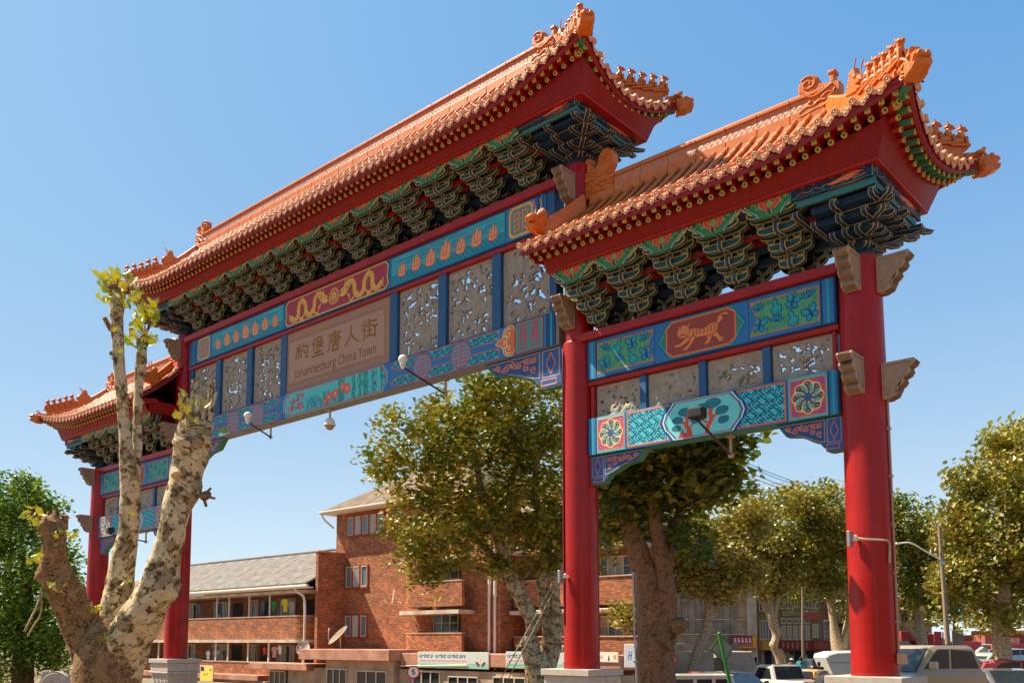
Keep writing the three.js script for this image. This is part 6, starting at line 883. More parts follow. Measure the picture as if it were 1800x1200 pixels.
// 3: the thick trunked plane between the right pillars
{
  const D = 21, T = thing('plane_tree', 'thick brown trunked plane tree between the two right pillars, its crown above the side beam', 'tree', atY(1150, 1138, D, 0));
  limbPx([[1160, 1320, 39.2], [1158, 1240, 36.3], [1152, 1180, 34.2], [1153, 1110, 31.5], [1146, 1050, 26.6], [1128, 990, 21.0], [1112, 940, 16.7], [1098, 890, 11.9], [1085, 830, 8.4], [1070, 760, 5.6]], D, barkDark, T, 'trunk', { seg: 60, rad: 22, rough: 0.12, seed: 3 });
  limbPx([[1165, 1130, 24.5], [1172, 1070, 18.7], [1168, 1010, 15.8], [1160, 960, 13.7], [1150, 900, 12.2], [1142, 840, 10.1], [1140, 760, 7.9], [1145, 680, 6.5], [1150, 600, 4.3], [1155, 530, 2.9]], D - 0.2, barkDark, T, 'limb', { seg: 50, rad: 16, rough: 0.12, seed: 8 }); limbPx([[1160, 1130, 21.6], [1182, 1100, 17.3], [1196, 1096, 12.2], [1205, 1092, 8.6]], D - 0.3, barkDark, T, 'limb', { seg: 20, rad: 14, rough: 0.2 }); limbPx([[1170, 1010, 10.8], [1185, 930, 7.9], [1215, 860, 5.8], [1260, 800, 3.6], [1300, 770, 2.2]], D, barkDark, T, 'limb'); limbPx([[1180, 1110, 13.7], [1196, 1100, 13.7], [1207, 1094, 4.3]], D - 0.5, barkBrown, T, 'burl', { seg: 10, rad: 12, rough: 0.3 });
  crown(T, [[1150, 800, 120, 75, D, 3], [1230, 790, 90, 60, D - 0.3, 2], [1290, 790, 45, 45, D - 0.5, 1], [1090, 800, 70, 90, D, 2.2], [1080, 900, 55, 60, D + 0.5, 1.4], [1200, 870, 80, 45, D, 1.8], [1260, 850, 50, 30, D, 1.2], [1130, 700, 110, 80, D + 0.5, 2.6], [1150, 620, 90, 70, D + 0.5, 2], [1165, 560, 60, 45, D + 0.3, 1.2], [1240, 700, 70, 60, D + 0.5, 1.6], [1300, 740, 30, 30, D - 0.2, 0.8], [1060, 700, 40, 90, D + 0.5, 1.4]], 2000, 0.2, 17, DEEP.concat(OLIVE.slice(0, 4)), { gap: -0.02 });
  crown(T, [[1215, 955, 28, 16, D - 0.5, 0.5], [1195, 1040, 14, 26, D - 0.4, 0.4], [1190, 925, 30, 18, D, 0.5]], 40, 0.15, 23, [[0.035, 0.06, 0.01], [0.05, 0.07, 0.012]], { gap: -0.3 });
}
// trees of the street behind
function streetTree(label, D, trunk, limbs, lobes, n, size, seed, pal, group) {
  const T = thing('street_tree', label, 'tree', atY(trunk[0][0], 1138, D, 0), 0, group); limbPx(trunk, D, barkFar, T, 'trunk', { seg: 24, rad: 10 }); for (const l of limbs) limbPx(l, D, barkFar, T, 'limb', { seg: 16, rad: 7 }); crown(T, lobes.map((l) => [l[0], l[1], l[2], l[3], D + (l[5] ?? 0), l[4]]), n, size, seed, pal, { gap: -0.03, freq: 0.6 }); return T;
}
streetTree('pale trunked tree behind the green diamond sign', 44, [[1212, 1225, 10], [1217, 1180, 9.5], [1225, 1150, 9], [1240, 1115, 9], [1247, 1070, 8.5], [1246, 1020, 7.5], [1252, 980, 5], [1262, 930, 3]], [[[1248, 1070, 9], [1238, 1030, 6], [1228, 970, 4]], [[1246, 1040, 8], [1268, 990, 5], [1280, 920, 3]], [[1250, 1090, 8], [1262, 1060, 5], [1270, 1010, 4]]], [[1245, 950, 65, 80, 3], [1290, 930, 45, 60, 2.4], [1215, 1000, 40, 60, 2], [1270, 1030, 40, 34, 1.6], [1320, 1000, 30, 60, 1.6], [1100, 1075, 24, 28, 1, -3], [1200, 940, 40, 50, 2], [1325, 910, 30, 40, 1.5]], 1700, 0.18, 31, TANNY);
streetTree('slim pale tree with a crooked trunk behind the white pickup', 52, [[1376, 1215, 10], [1375, 1175, 9], [1370, 1150, 9], [1360, 1135, 8], [1366, 1115, 8], [1358, 1090, 9], [1352, 1060, 7], [1348, 1020, 5], [1352, 960, 3]], [[[1358, 1090, 7], [1368, 1050, 5], [1380, 980, 3]], [[1352, 1075, 6], [1330, 1035, 4], [1320, 980, 2]]], [[1365, 930, 70, 75, 3.4], [1420, 900, 60, 60, 3], [1330, 980, 50, 60, 2.4], [1400, 1000, 55, 50, 2.6], [1455, 950, 50, 90, 2.6], [1450, 1030, 30, 30, 1.6], [1300, 920, 40, 50, 2], [1345, 1030, 30, 30, 1.4]], 1900, 0.19, 37, TANNY.concat(OLIVE));
streetTree('grey forked tree just left of the right outer pillar', 56, [[1478, 1215, 13], [1478, 1160, 13], [1472, 1135, 10], [1466, 1095, 7], [1460, 1050, 5]], [[[1480, 1150, 10], [1492, 1100, 8], [1494, 1040, 6], [1500, 980, 4]], [[1466, 1100, 5], [1455, 1050, 3]]], [[1490, 960, 55, 90, 3], [1450, 900, 40, 50, 2.4], [1520, 900, 50, 60, 3], [1500, 1060, 26, 30, 1.4], [1440, 970, 36, 60, 2]], 1200, 0.19, 41, OLIVE.concat(DEEP));
streetTree('dark leaved tree just right of the right outer pillar', 50, [[1626, 1215, 11], [1625, 1150, 10], [1618, 1100, 9], [1614, 1050, 7], [1608, 990, 4]], [[[1622, 1130, 6], [1604, 1110, 4], [1588, 1095, 3]], [[1616, 1080, 6], [1632, 1030, 5], [1640, 960, 3]]], [[1600, 950, 50, 70, 2.6], [1560, 930, 40, 60, 2.4], [1640, 990, 45, 75, 2.4], [1605, 1040, 40, 40, 2], [1590, 900, 30, 28, 1.4], [1660, 1060, 34, 40, 1.6]], 1400, 0.18, 43, OLIVE.concat(DEEP));
streetTree('tall broad plane tree at the right edge, with a thick pale trunk', 36, [[1765, 1240, 16], [1765, 1175, 15], [1762, 1120, 15], [1764, 1060, 12], [1768, 980, 9], [1775, 880, 6], [1780, 800, 4]], [[[1764, 1060, 8], [1735, 980, 5], [1715, 900, 3]], [[1768, 1000, 7], [1800, 930, 5], [1830, 860, 3]]], [[1770, 870, 70, 110, 3], [1810, 800, 70, 70, 2.6], [1725, 960, 60, 80, 2.6], [1700, 1020, 50, 60, 2], [1790, 1010, 80, 80, 2.6], [1850, 920, 80, 130, 2.6], [1715, 900, 36, 40, 1.4], [1760, 1075, 60, 36, 1.8], [1672, 1000, 36, 60, 1.6], [1690, 920, 40, 50, 1.8], [1700, 850, 30, 34, 1.2], [1745, 790, 30, 34, 1], [1700, 1075, 44, 34, 1.6]], 2900, 0.19, 47, TANNY.concat(OLIVE));
streetTree('hazy far tree filling the gap between the two right hand trees', 85, [[1680, 1200, 5], [1680, 1120, 5], [1682, 1040, 3]], [], [[1680, 1040, 60, 60, 5], [1640, 1060, 50, 50, 4], [1730, 1060, 50, 50, 4], [1575, 1000, 40, 70, 4], [1560, 1060, 30, 40, 3], [1400, 1010, 120, 60, 5]], 2200, 0.24, 67, TANNY.concat(OLIVE));
{
  const D = 46, T = thing('bushy_tree', 'dense dark green bushy tree at the left edge', 'tree', atY(40, 1138, D, 0)); limbPx([[40, 1240, 20], [40, 1150, 17], [46, 1060, 11], [40, 980, 6]], D, barkDark, T, 'trunk');
  crown(T, [[30, 1000, 90, 120, D, 3.6], [70, 1080, 70, 100, D, 3], [10, 900, 70, 75, D, 2.6], [60, 890, 50, 50, D, 2], [110, 1000, 36, 60, D - 0.5, 1.5], [95, 1130, 50, 60, D - 1, 2], [0, 1120, 80, 90, D - 1, 3], [30, 850, 22, 26, D, 1], [-60, 980, 80, 160, D, 3]], 3000, 0.19, 53, [[0.06, 0.095, 0.014], [0.10, 0.13, 0.018], [0.05, 0.08, 0.012], [0.17, 0.18, 0.022], [0.04, 0.06, 0.012]], { gap: -0.04 });
  const T2 = thing('bushy_tree', 'low green foliage glimpsed behind the left outer pillar', 'tree', atY(190, 1138, 70, 0)); limbPx([[190, 1200, 8], [190, 1080, 5]], 70, barkDark, T2, 'trunk'); crown(T2, [[192, 1040, 16, 26, 70, 1.4], [150, 1090, 40, 60, 70, 3]], 500, 0.2, 57, [[0.05, 0.085, 0.014], [0.07, 0.10, 0.016]], {});
}
// ---------- far side of the street ----------
// buildings that face the viewer's side: built in a frame at (u0, D), x to the right, y up from the street
function facing(name, label, cat, u0, D, turn = 0) { const t = thing(name, label, cat, atY(u0, 1138, D, 0), YAW + turn), k = D / F; t.userData.label = label; return { t, X: (u) => (u - u0) * k, Y: (v) => EYE.y - (v - 1138) * k }; }
{
  const { t, X, Y } = facing('shop_building', 'beige two storey building with grey louvred band and red and yellow sign', 'building', 1240, 84), z = 0;
  mesh('wall', [box(X(1120), X(1314), -0.2, Y(960), -9, 0)], std(lin(0.60, 0.36, 0.20), 0.9, { map: blotch }), t); mesh('upper_band', [cbox(X(1120), X(1312), Y(1046), Y(980), 0.0, 0.2, 0.02)], std(lin(0.52, 0.27, 0.14), 0.9, { map: blotch }), t);
  for (let i = 0; i < 12; i++) mesh('louvre', box(X(1150) + i * 0.64, X(1150) + i * 0.64 + 0.6, Y(1120), Y(1048), 0.02, 0.1 + 0.03 * (i % 3)), MB.grey, t);
  mesh('balcony_rail', [box(X(1150), X(1312), Y(1122) - 0.04, Y(1122) + 0.05, 0.1, 0.16), box(X(1150), X(1312), Y(1096) - 0.03, Y(1096) + 0.03, 0.12, 0.16)], MB.frame, t);
  mesh('pier', [cbox(X(1313), X(1330), -0.2, Y(1000), -8, 0.3, 0.03)], std(lin(0.66, 0.48, 0.32), 0.9, { map: blotch }), t); mesh('awning', [cbox(X(1150), X(1290), Y(1152), Y(1138), 0.0, 1.6, 0.05)], MB.grey, t);
  for (const u of [1196, 1225, 1256]) windowPart(t, X(u), X(u + 20), 0.2, 2.4, 0.1, 2, {}); windowPart(t, X(1322), X(1328), Y(1190), Y(1160), 0.4, 1, {});
  const s = mesh('sign_face', new THREE.PlaneGeometry(X(1328) - X(1284), Y(1125) - Y(1146)), std(0xffffff, 0.7, { map: canvasTex(512, 256, (x, W, H) => { x.fillStyle = '#b02a38'; x.fillRect(0, 0, W, H); x.fillStyle = '#e09a2a'; x.fillRect(W * 0.84, 0, W * 0.16, H); x.fillRect(0, H * 0.86, W, H * 0.14); x.strokeStyle = '#f0dcd0'; x.lineWidth = 13; for (let i = 0; i < 5; i++) { const a = 70 + i * 76; x.beginPath(); x.moveTo(a - 22, 60); x.lineTo(a + 26, 60); x.moveTo(a, 34); x.lineTo(a - 6, 150); x.moveTo(a - 26, 100); x.lineTo(a + 28, 100); x.moveTo(a + 6, 80); x.lineTo(a + 28, 148); x.stroke(); } x.lineWidth = 7; x.strokeStyle = '#f0d080'; for (let i = 0; i < 11; i++) { x.beginPath(); x.arc(60 + i * 34, 190, 9, i, i + 4.4); x.stroke(); } }) }), t); s.position.set((X(1284) + X(1328)) / 2, (Y(1125) + Y(1146)) / 2, 0.44); mesh('sign_box', box(X(1283), X(1329), Y(1147), Y(1124), 0.31, 0.43), MB.redFrame, t);
}
{
  const { t, X, Y } = facing('shop_building', 'brown three storey shop building with cream framed windows and long red sign', 'building', 1395, 92);
  mesh('wall', [box(X(1331), X(1446), -0.2, Y(930), -9, 0), box(X(1446), X(1453), -0.2, Y(940), -9, -0.6)], MB.brown, t);
  mesh('floor_band', [cbox(X(1376), X(1440), Y(1090), Y(1080), 0.0, 0.18, 0.02)], MB.tan, t); mesh('red_panel', [cbox(X(1417), X(1444), Y(1096), Y(1083), 0.18, 0.26, 0.02)], std(lin(0.55, 0.12, 0.08), 0.7), t); mesh('shop_wall', box(X(1338), X(1452), 0, Y(1151), 0.0, 0.1), MB.peach, t);
  for (const v of [1020, 1050]) for (let i = 0; i < 6; i++) windowPart(t, X(1370 + i * 12), X(1380.5 + i * 12), Y(v + 28), Y(v), 0.08, 2, { fw: 0.12 });
  for (let i = 0; i < 5; i++) { windowPart(t, X(1374 + i * 10.4), X(1383 + i * 10.4), Y(1104), Y(1093), 0.08, 1, { fw: 0.14 }); windowPart(t, X(1374 + i * 10.4), X(1383 + i * 10.4), Y(1132), Y(1106.5), 0.08, 3, { fw: 0.12 }); }
  windowPart(t, X(1337), X(1362), Y(1132), Y(1097), 0.08, 5, { fw: 0.10, glass: phy(lin(0.06, 0.11, 0.19), 0.15) }); windowPart(t, X(1428), X(1440), Y(1128), Y(1104), 0.08, 4, { fw: 0.12 }); windowPart(t, X(1337), X(1362), Y(1082), Y(1052), 0.08, 4, { fw: 0.1 });
  for (const [a, b] of [[1344, 1356], [1396, 1408], [1420, 1430]]) mesh('door', box(X(a), X(b), 0, 2.3, 0.1, 0.16), M.dark, t); for (const u of [1352, 1391, 1409, 1419]) mesh('wall_lamp', box(X(u) - 0.12, X(u) + 0.12, Y(1157), Y(1152.5), 0.1, 0.3), M.dark, t);
  const sg = (a, b, draw) => { const w = X(b) - X(a), s = mesh('sign_face', new THREE.PlaneGeometry(w, Y(1133) - Y(1149)), std(0xffffff, 0.75, { map: canvasTex(512, 128, draw) }), t); s.position.set(X(a) + w / 2, (Y(1133) + Y(1149)) / 2, 1.02); mesh('sign_box', box(X(a) - 0.02, X(b) - 0.03, Y(1150), Y(1132), 0.1, 1.0), MB.redFrame, t); };
  const cj = (x, n, x0, dx, c) => { x.strokeStyle = c; x.lineWidth = 9; for (let i = 0; i < n; i++) { const a = x0 + i * dx; x.beginPath(); x.moveTo(a - 16, 36); x.lineTo(a + 18, 36); x.moveTo(a, 22); x.lineTo(a - 2, 104); x.moveTo(a - 18, 66 + (i % 2) * 10); x.lineTo(a + 20, 66); x.moveTo(a - 14, 98); x.lineTo(a + 16, 98); x.stroke(); } };
  sg(1336, 1360, (x, W, H) => { x.fillStyle = '#e3b23c'; x.fillRect(0, 0, W, H); cj(x, 5, 60, 95, '#c8452f'); }); sg(1361, 1424, (x, W, H) => { x.fillStyle = '#96362f'; x.fillRect(0, 0, W, H); cj(x, 6, 90, 66, '#c9a284'); }); sg(1425, 1452, (x, W, H) => { x.fillStyle = '#9c3a33'; x.fillRect(0, 0, W, H); cj(x, 5, 60, 90, '#c98a74'); });
}
{
  const { t, X, Y } = facing('shop_building', 'orange brick building with a tall white sign of red characters', 'building', 1475, 98); mesh('wall', box(X(1444), X(1540), -0.2, Y(1010), -9, -0.7), MB.brick, t); mesh('canopy', [cbox(X(1458), X(1540), Y(1104), Y(1099), -0.7, 0.9, 0.04)], MB.plaster, t); mesh('ground_wall', box(X(1456), X(1540), -0.1, Y(1108), -0.7, -0.6), MB.whiteP, t); windowPart(t, X(1466), X(1485), 0.3, 4, -0.52, 3, {});
  const s = mesh('sign_face', new THREE.PlaneGeometry(0.68, 2.2), std(0xffffff, 0.7, { map: canvasTex(128, 512, (x, W, H) => { x.fillStyle = '#d9d2c8'; x.fillRect(0, 0, W, H); x.strokeStyle = '#b8322e'; x.lineWidth = 12; for (let i = 0; i < 4; i++) { const b = 30 + i * 120; x.strokeRect(30, b + 14, 68, 70); x.beginPath(); x.moveTo(64, b); x.lineTo(64, b + 100); x.moveTo(20, b + 50); x.lineTo(108, b + 50); x.stroke(); } }) }), t); s.position.set(X(1455), (Y(1098) + Y(1134)) / 2, 0.0); mesh('sign_box', box(X(1455) - 0.36, X(1455) + 0.36, Y(1136), Y(1096), -0.7, -0.01), MB.pipe, t);
}
{ // the market corner beyond the right outer pillar
  const { t, X, Y } = facing('market_hall', 'low market hall with tiled orange roof bands and white walls behind the right pillar', 'building', 1600, 95); mesh('wall', box(X(1540), X(1640), -0.2, Y(1072), -8, 0), MB.whiteP, t); mesh('roof', [cbox(X(1536), X(1644), Y(1074), Y(1062), -8, 1.2, 0.05), cbox(X(1560), X(1612), Y(1066), Y(1056), -5, 0.2, 0.05)], std(lin(0.60, 0.27, 0.05), 0.6), t); mesh('awning_roof', [cbox(X(1540), X(1640), Y(1108), Y(1101), 0, 1.4, 0.05)], std(lin(0.62, 0.30, 0.06), 0.6), t); for (const u of [1588, 1604, 1622]) windowPart(t, X(u), X(u + 10), Y(1098), Y(1080), 0.06, 2, { fw: 0.1, frame: MB.redFrame });
  const b = facing('shop_shed', 'low shed with red lean-to roof and dark open front behind the gold van', 'shed', 1640, 62); const rp = new THREE.BufferGeometry(); rp.setAttribute('position', new THREE.Float32BufferAttribute([b.X(1588), b.Y(1114), 0, b.X(1632), b.Y(1114), 0, b.X(1690), b.Y(1142), 0.6, b.X(1588), b.Y(1114), 0, b.X(1690), b.Y(1142), 0.6, b.X(1588), b.Y(1142), 2.2].flatMap((x) => x), 3)); rp.computeVertexNormals();
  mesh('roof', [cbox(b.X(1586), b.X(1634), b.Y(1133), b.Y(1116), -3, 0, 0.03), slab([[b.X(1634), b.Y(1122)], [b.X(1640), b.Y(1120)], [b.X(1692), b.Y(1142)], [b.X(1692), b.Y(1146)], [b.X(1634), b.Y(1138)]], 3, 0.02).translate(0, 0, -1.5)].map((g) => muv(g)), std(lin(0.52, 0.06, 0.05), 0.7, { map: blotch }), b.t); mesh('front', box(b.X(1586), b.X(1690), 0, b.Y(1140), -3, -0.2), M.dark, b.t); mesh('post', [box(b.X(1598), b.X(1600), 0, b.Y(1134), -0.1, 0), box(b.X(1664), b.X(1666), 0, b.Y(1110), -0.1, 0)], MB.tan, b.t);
  const c = facing('shop_row', 'far low shop row with red fascia below the right edge tree', 'shop', 1735, 78); mesh('wall', [box(c.X(1686), c.X(1830), 0, c.Y(1140), -6, 0)], MB.brown, c.t); mesh('fascia', [cbox(c.X(1686), c.X(1720), c.Y(1148), c.Y(1134), 0, 0.6, 0.03), cbox(c.X(1742), c.X(1800), c.Y(1150), c.Y(1138), 0, 1.2, 0.03)], std(lin(0.50, 0.07, 0.07), 0.7), c.t); mesh('roof_sign', [cbox(c.X(1765), c.X(1790), c.Y(1137), c.Y(1128), -0.5, 0.3, 0.02)], MB.tan, c.t); mesh('upper_wall', [box(c.X(1742), c.X(1830), c.Y(1138), c.Y(1122), -5, -0.8)], std(lin(0.30, 0.10, 0.07), 0.8), c.t); mesh('tile_roof', [cbox(c.X(1768), c.X(1830), c.Y(1122), c.Y(1114), -5.5, -0.4, 0.04)], std(lin(0.62, 0.26, 0.04), 0.6), c.t); mesh('gable', muv(slab([[c.X(1700), c.Y(1170)], [c.X(1700), c.Y(1150)], [c.X(1710), c.Y(1143)], [c.X(1722), c.Y(1150)], [c.X(1722), c.Y(1170)]], 0.5)).translate(0, 0, 1.6), MB.whiteP, c.t);
  const d = thing('bus_shelter_board', 'blank grey notice board on posts beside the utility pole', 'board', atY(1685, 1138, 58, 0), YAW); mesh('panel', cbox(-0.36, 0.36, EYE.y - 0.1, EYE.y + 0.86, -0.03, 0.03, 0.02), MB.grey, d); mesh('post', [rod(V(-0.3, 0, 0), V(-0.3, 2.5, 0), 0.04)], M.steel, d);
  const e = thing('red_flag_sign', 'small red hanging sign beside a thin post', 'sign', atY(1650, 1138, 60, 0), YAW); mesh('panel', cbox(-0.25, 0.25, EYE.y + 0.1, EYE.y + 0.8, -0.03, 0.03, 0.02), std(lin(0.5, 0.05, 0.06), 0.6), e); mesh('post', [rod(V(0.4, 0, 0), V(0.34, EYE.y + 0.8, 0), 0.05)], MB.tan, e);
}
// ---------- vehicles ----------
const carPaint = (c) => phy(c, 0.32, { clearcoat: 0.8, clearcoatRoughness: 0.08 }), tyreM = std(lin(0.02, 0.02, 0.02), 0.9), rimM = std(lin(0.5, 0.5, 0.5), 0.3, { metalness: 0.8 }), chrome = std(lin(0.6, 0.6, 0.6), 0.15, { metalness: 1 }), lampW = phy(lin(0.7, 0.7, 0.68), 0.1), lampR = phy(lin(0.4, 0.02, 0.02), 0.2);
// side profile runs along +x (front); W width; windows are outlines in the same frame, set in the side
function vehicle(name, label, cat, pos, turn, o) {
  const t = thing(name, label, cat, pos, turn), W = o.W, P = o.paint;
  mesh('body', muv(slab(o.lower, W, 0.06)), P, t); if (o.cabin) mesh('cabin', muv(slab(o.cabin, W - 0.16, 0.08)), o.cabinPaint ?? P, t);
  for (const s of [1, -1]) { for (const w of o.sideGlass ?? []) mesh('side_window', muv(slab(w, 0.02)).translate(0, 0, s * ((W - 0.16) / 2 + 0.004)), M.glass, t); }
  for (const [a, b, wa, wb] of o.screens ?? []) { const dx = b[0] - a[0], dy = b[1] - a[1], L = Math.hypot(dx, dy), g = new THREE.BufferGeometry(), nx = dy / L * 0.012, ny = -dx / L * 0.012, f = (nx * (o.mid ?? 1) + ny * 0) ; g.setAttribute('position', new THREE.Float32BufferAttribute([a[0], a[1], wa / 2, a[0], a[1], -wa / 2, b[0], b[1], -wb / 2, a[0], a[1], wa / 2, b[0], b[1], -wb / 2, b[0], b[1], wb / 2], 3)); g.computeVertexNormals(); mesh('windscreen', muv(g), M.glass, t); }
  for (const x of o.wheels) for (const s of [1, -1]) { const w = part('wheel', t); w.position.set(x, 0.32, s * (W / 2 - 0.09)); mesh('tyre', new THREE.TorusGeometry(0.24, 0.085, 8, 20).scale(1, 1, 1.2), tyreM, w); mesh('rim', new THREE.CylinderGeometry(0.2, 0.2, 0.16, 14).rotateX(PI / 2), rimM, w); }
  for (const s of [1, -1]) { if (o.head) mesh('headlight', ball(0.12, o.head[0], o.head[1], s * (W / 2 - 0.22), 0.5, 0.7, 1.5), lampW, t); if (o.tail) mesh('tail_light', box(o.tail[0] - 0.03, o.tail[0] + 0.02, o.tail[1] - 0.14, o.tail[1] + 0.14, s * (W / 2 - 0.14) - 0.07, s * (W / 2 - 0.14) + 0.07), lampR, t); if (o.mirror) mesh('mirror', new RoundedBoxGeometry(0.12, 0.18, 0.2, 2, 0.04).translate(o.mirror[0], o.mirror[1], s * (W / 2 + 0.1)), o.mirrorM ?? P, t); }
  if (o.bumper) for (const x of o.bumper) mesh('bumper', new RoundedBoxGeometry(0.16, 0.2, W - 0.05, 2, 0.05).translate(x, 0.42, 0), o.bumperM ?? M.dark, t);
  if (o.plate) mesh('number_plate', new THREE.BoxGeometry(0.02, 0.12, 0.5).translate(o.plate[0], o.plate[1], 0), M.cream, t);
  if (o.extra) o.extra(t); return t;
}
const sedan = (paint) => ({ W: 1.75, paint, lower: [[-2.2, 0.3], [-2.25, 0.7], [-2.15, 0.95], [-1.4, 1.0], [0.9, 0.98], [1.9, 0.85], [2.2, 0.65], [2.2, 0.3]], cabin: [[-1.75, 0.95], [-1.2, 1.38], [-0.6, 1.46], [0.2, 1.42], [1.05, 0.95]], sideGlass: [[[-1.35, 1.0], [-1.0, 1.33], [-0.35, 1.38], [-0.35, 1.0]], [[-0.28, 1.0], [-0.28, 1.38], [0.15, 1.35], [0.8, 1.0]]], screens: [[[1.02, 1.0], [0.24, 1.41], 1.4, 1.2], [[-1.72, 1.0], [-1.2, 1.36], 1.4, 1.2]], wheels: [-1.35, 1.35], head: [2.12, 0.72], tail: [-2.22, 0.8], mirror: [0.75, 1.02], bumper: [-2.2, 2.16], plate: [2.25, 0.45] });
const hatch = (paint) => ({ ...sedan(paint), lower: [[-1.85, 0.3], [-1.9, 0.9], [-1.7, 1.0], [0.8, 0.98], [1.7, 0.82], [1.9, 0.6], [1.9, 0.3]], cabin: [[-1.8, 0.95], [-1.6, 1.36], [-1.0, 1.46], [0.1, 1.42], [1.0, 0.95]], wheels: [-1.2, 1.2], head: [1.82, 0.7], tail: [-1.88, 0.9], bumper: [-1.86, 1.86], screens: [[[0.98, 1.0], [0.16, 1.41], 1.4, 1.2], [[-1.82, 1.0], [-1.62, 1.36], 1.4, 1.2]], plate: [1.95, 0.45] });
const gr = (u, D, y = 0) => atY(u, 1138, D, y);
{ // gold minibus close behind the right pillar
  const g = carPaint(lin(0.36, 0.23, 0.11));
  vehicle('minibus', 'gold minibus parked just behind the base of the right outer pillar', 'minibus', gr(1592, 22, 0.33), YAW + PI + 0.42, { W: 1.85, paint: g, lower: [[-1.62, 0.3], [-1.68, 1.2], [-1.6, 1.58], [0.5, 1.62], [1.3, 1.4], [1.9, 1.2], [2.0, 0.3]], cabin: [[-1.62, 1.52], [-1.38, 2.08], [-1.26, 2.17], [-1.1, 2.2], [-0.1, 2.2], [0.05, 2.15], [0.62, 1.52]], sideGlass: [[[-1.42, 1.66], [-1.2, 2.06], [-0.52, 2.1], [-0.52, 1.66]], [[-0.42, 1.66], [-0.42, 2.1], [-0.08, 2.1], [0.02, 2.02], [0.36, 1.66]]], screens: [[[0.63, 1.6], [0.09, 2.12], 1.55, 1.4], [[-1.64, 1.62], [-1.41, 2.06], 1.5, 1.35]], wheels: [-0.95, 1.3], head: [1.9, 1.0], tail: [-1.66, 1.2], mirror: [0.28, 1.74], mirrorM: std(lin(0.62, 0.48, 0.32), 0.5), bumper: [-1.66, 1.96], extra: (t) => { for (const s of [1, -1]) mesh('rubbing_strip', cbox(-1.5, 1.4, 1.22, 1.28, s * 0.93 - 0.02, s * 0.93 + 0.02, 0.008), g, t); mesh('roof_rail', [box(-1.0, -0.15, 2.2, 2.22, 0.6, 0.63), box(-1.0, -0.15, 2.2, 2.22, -0.63, -0.6)], M.dark, t); } });
}
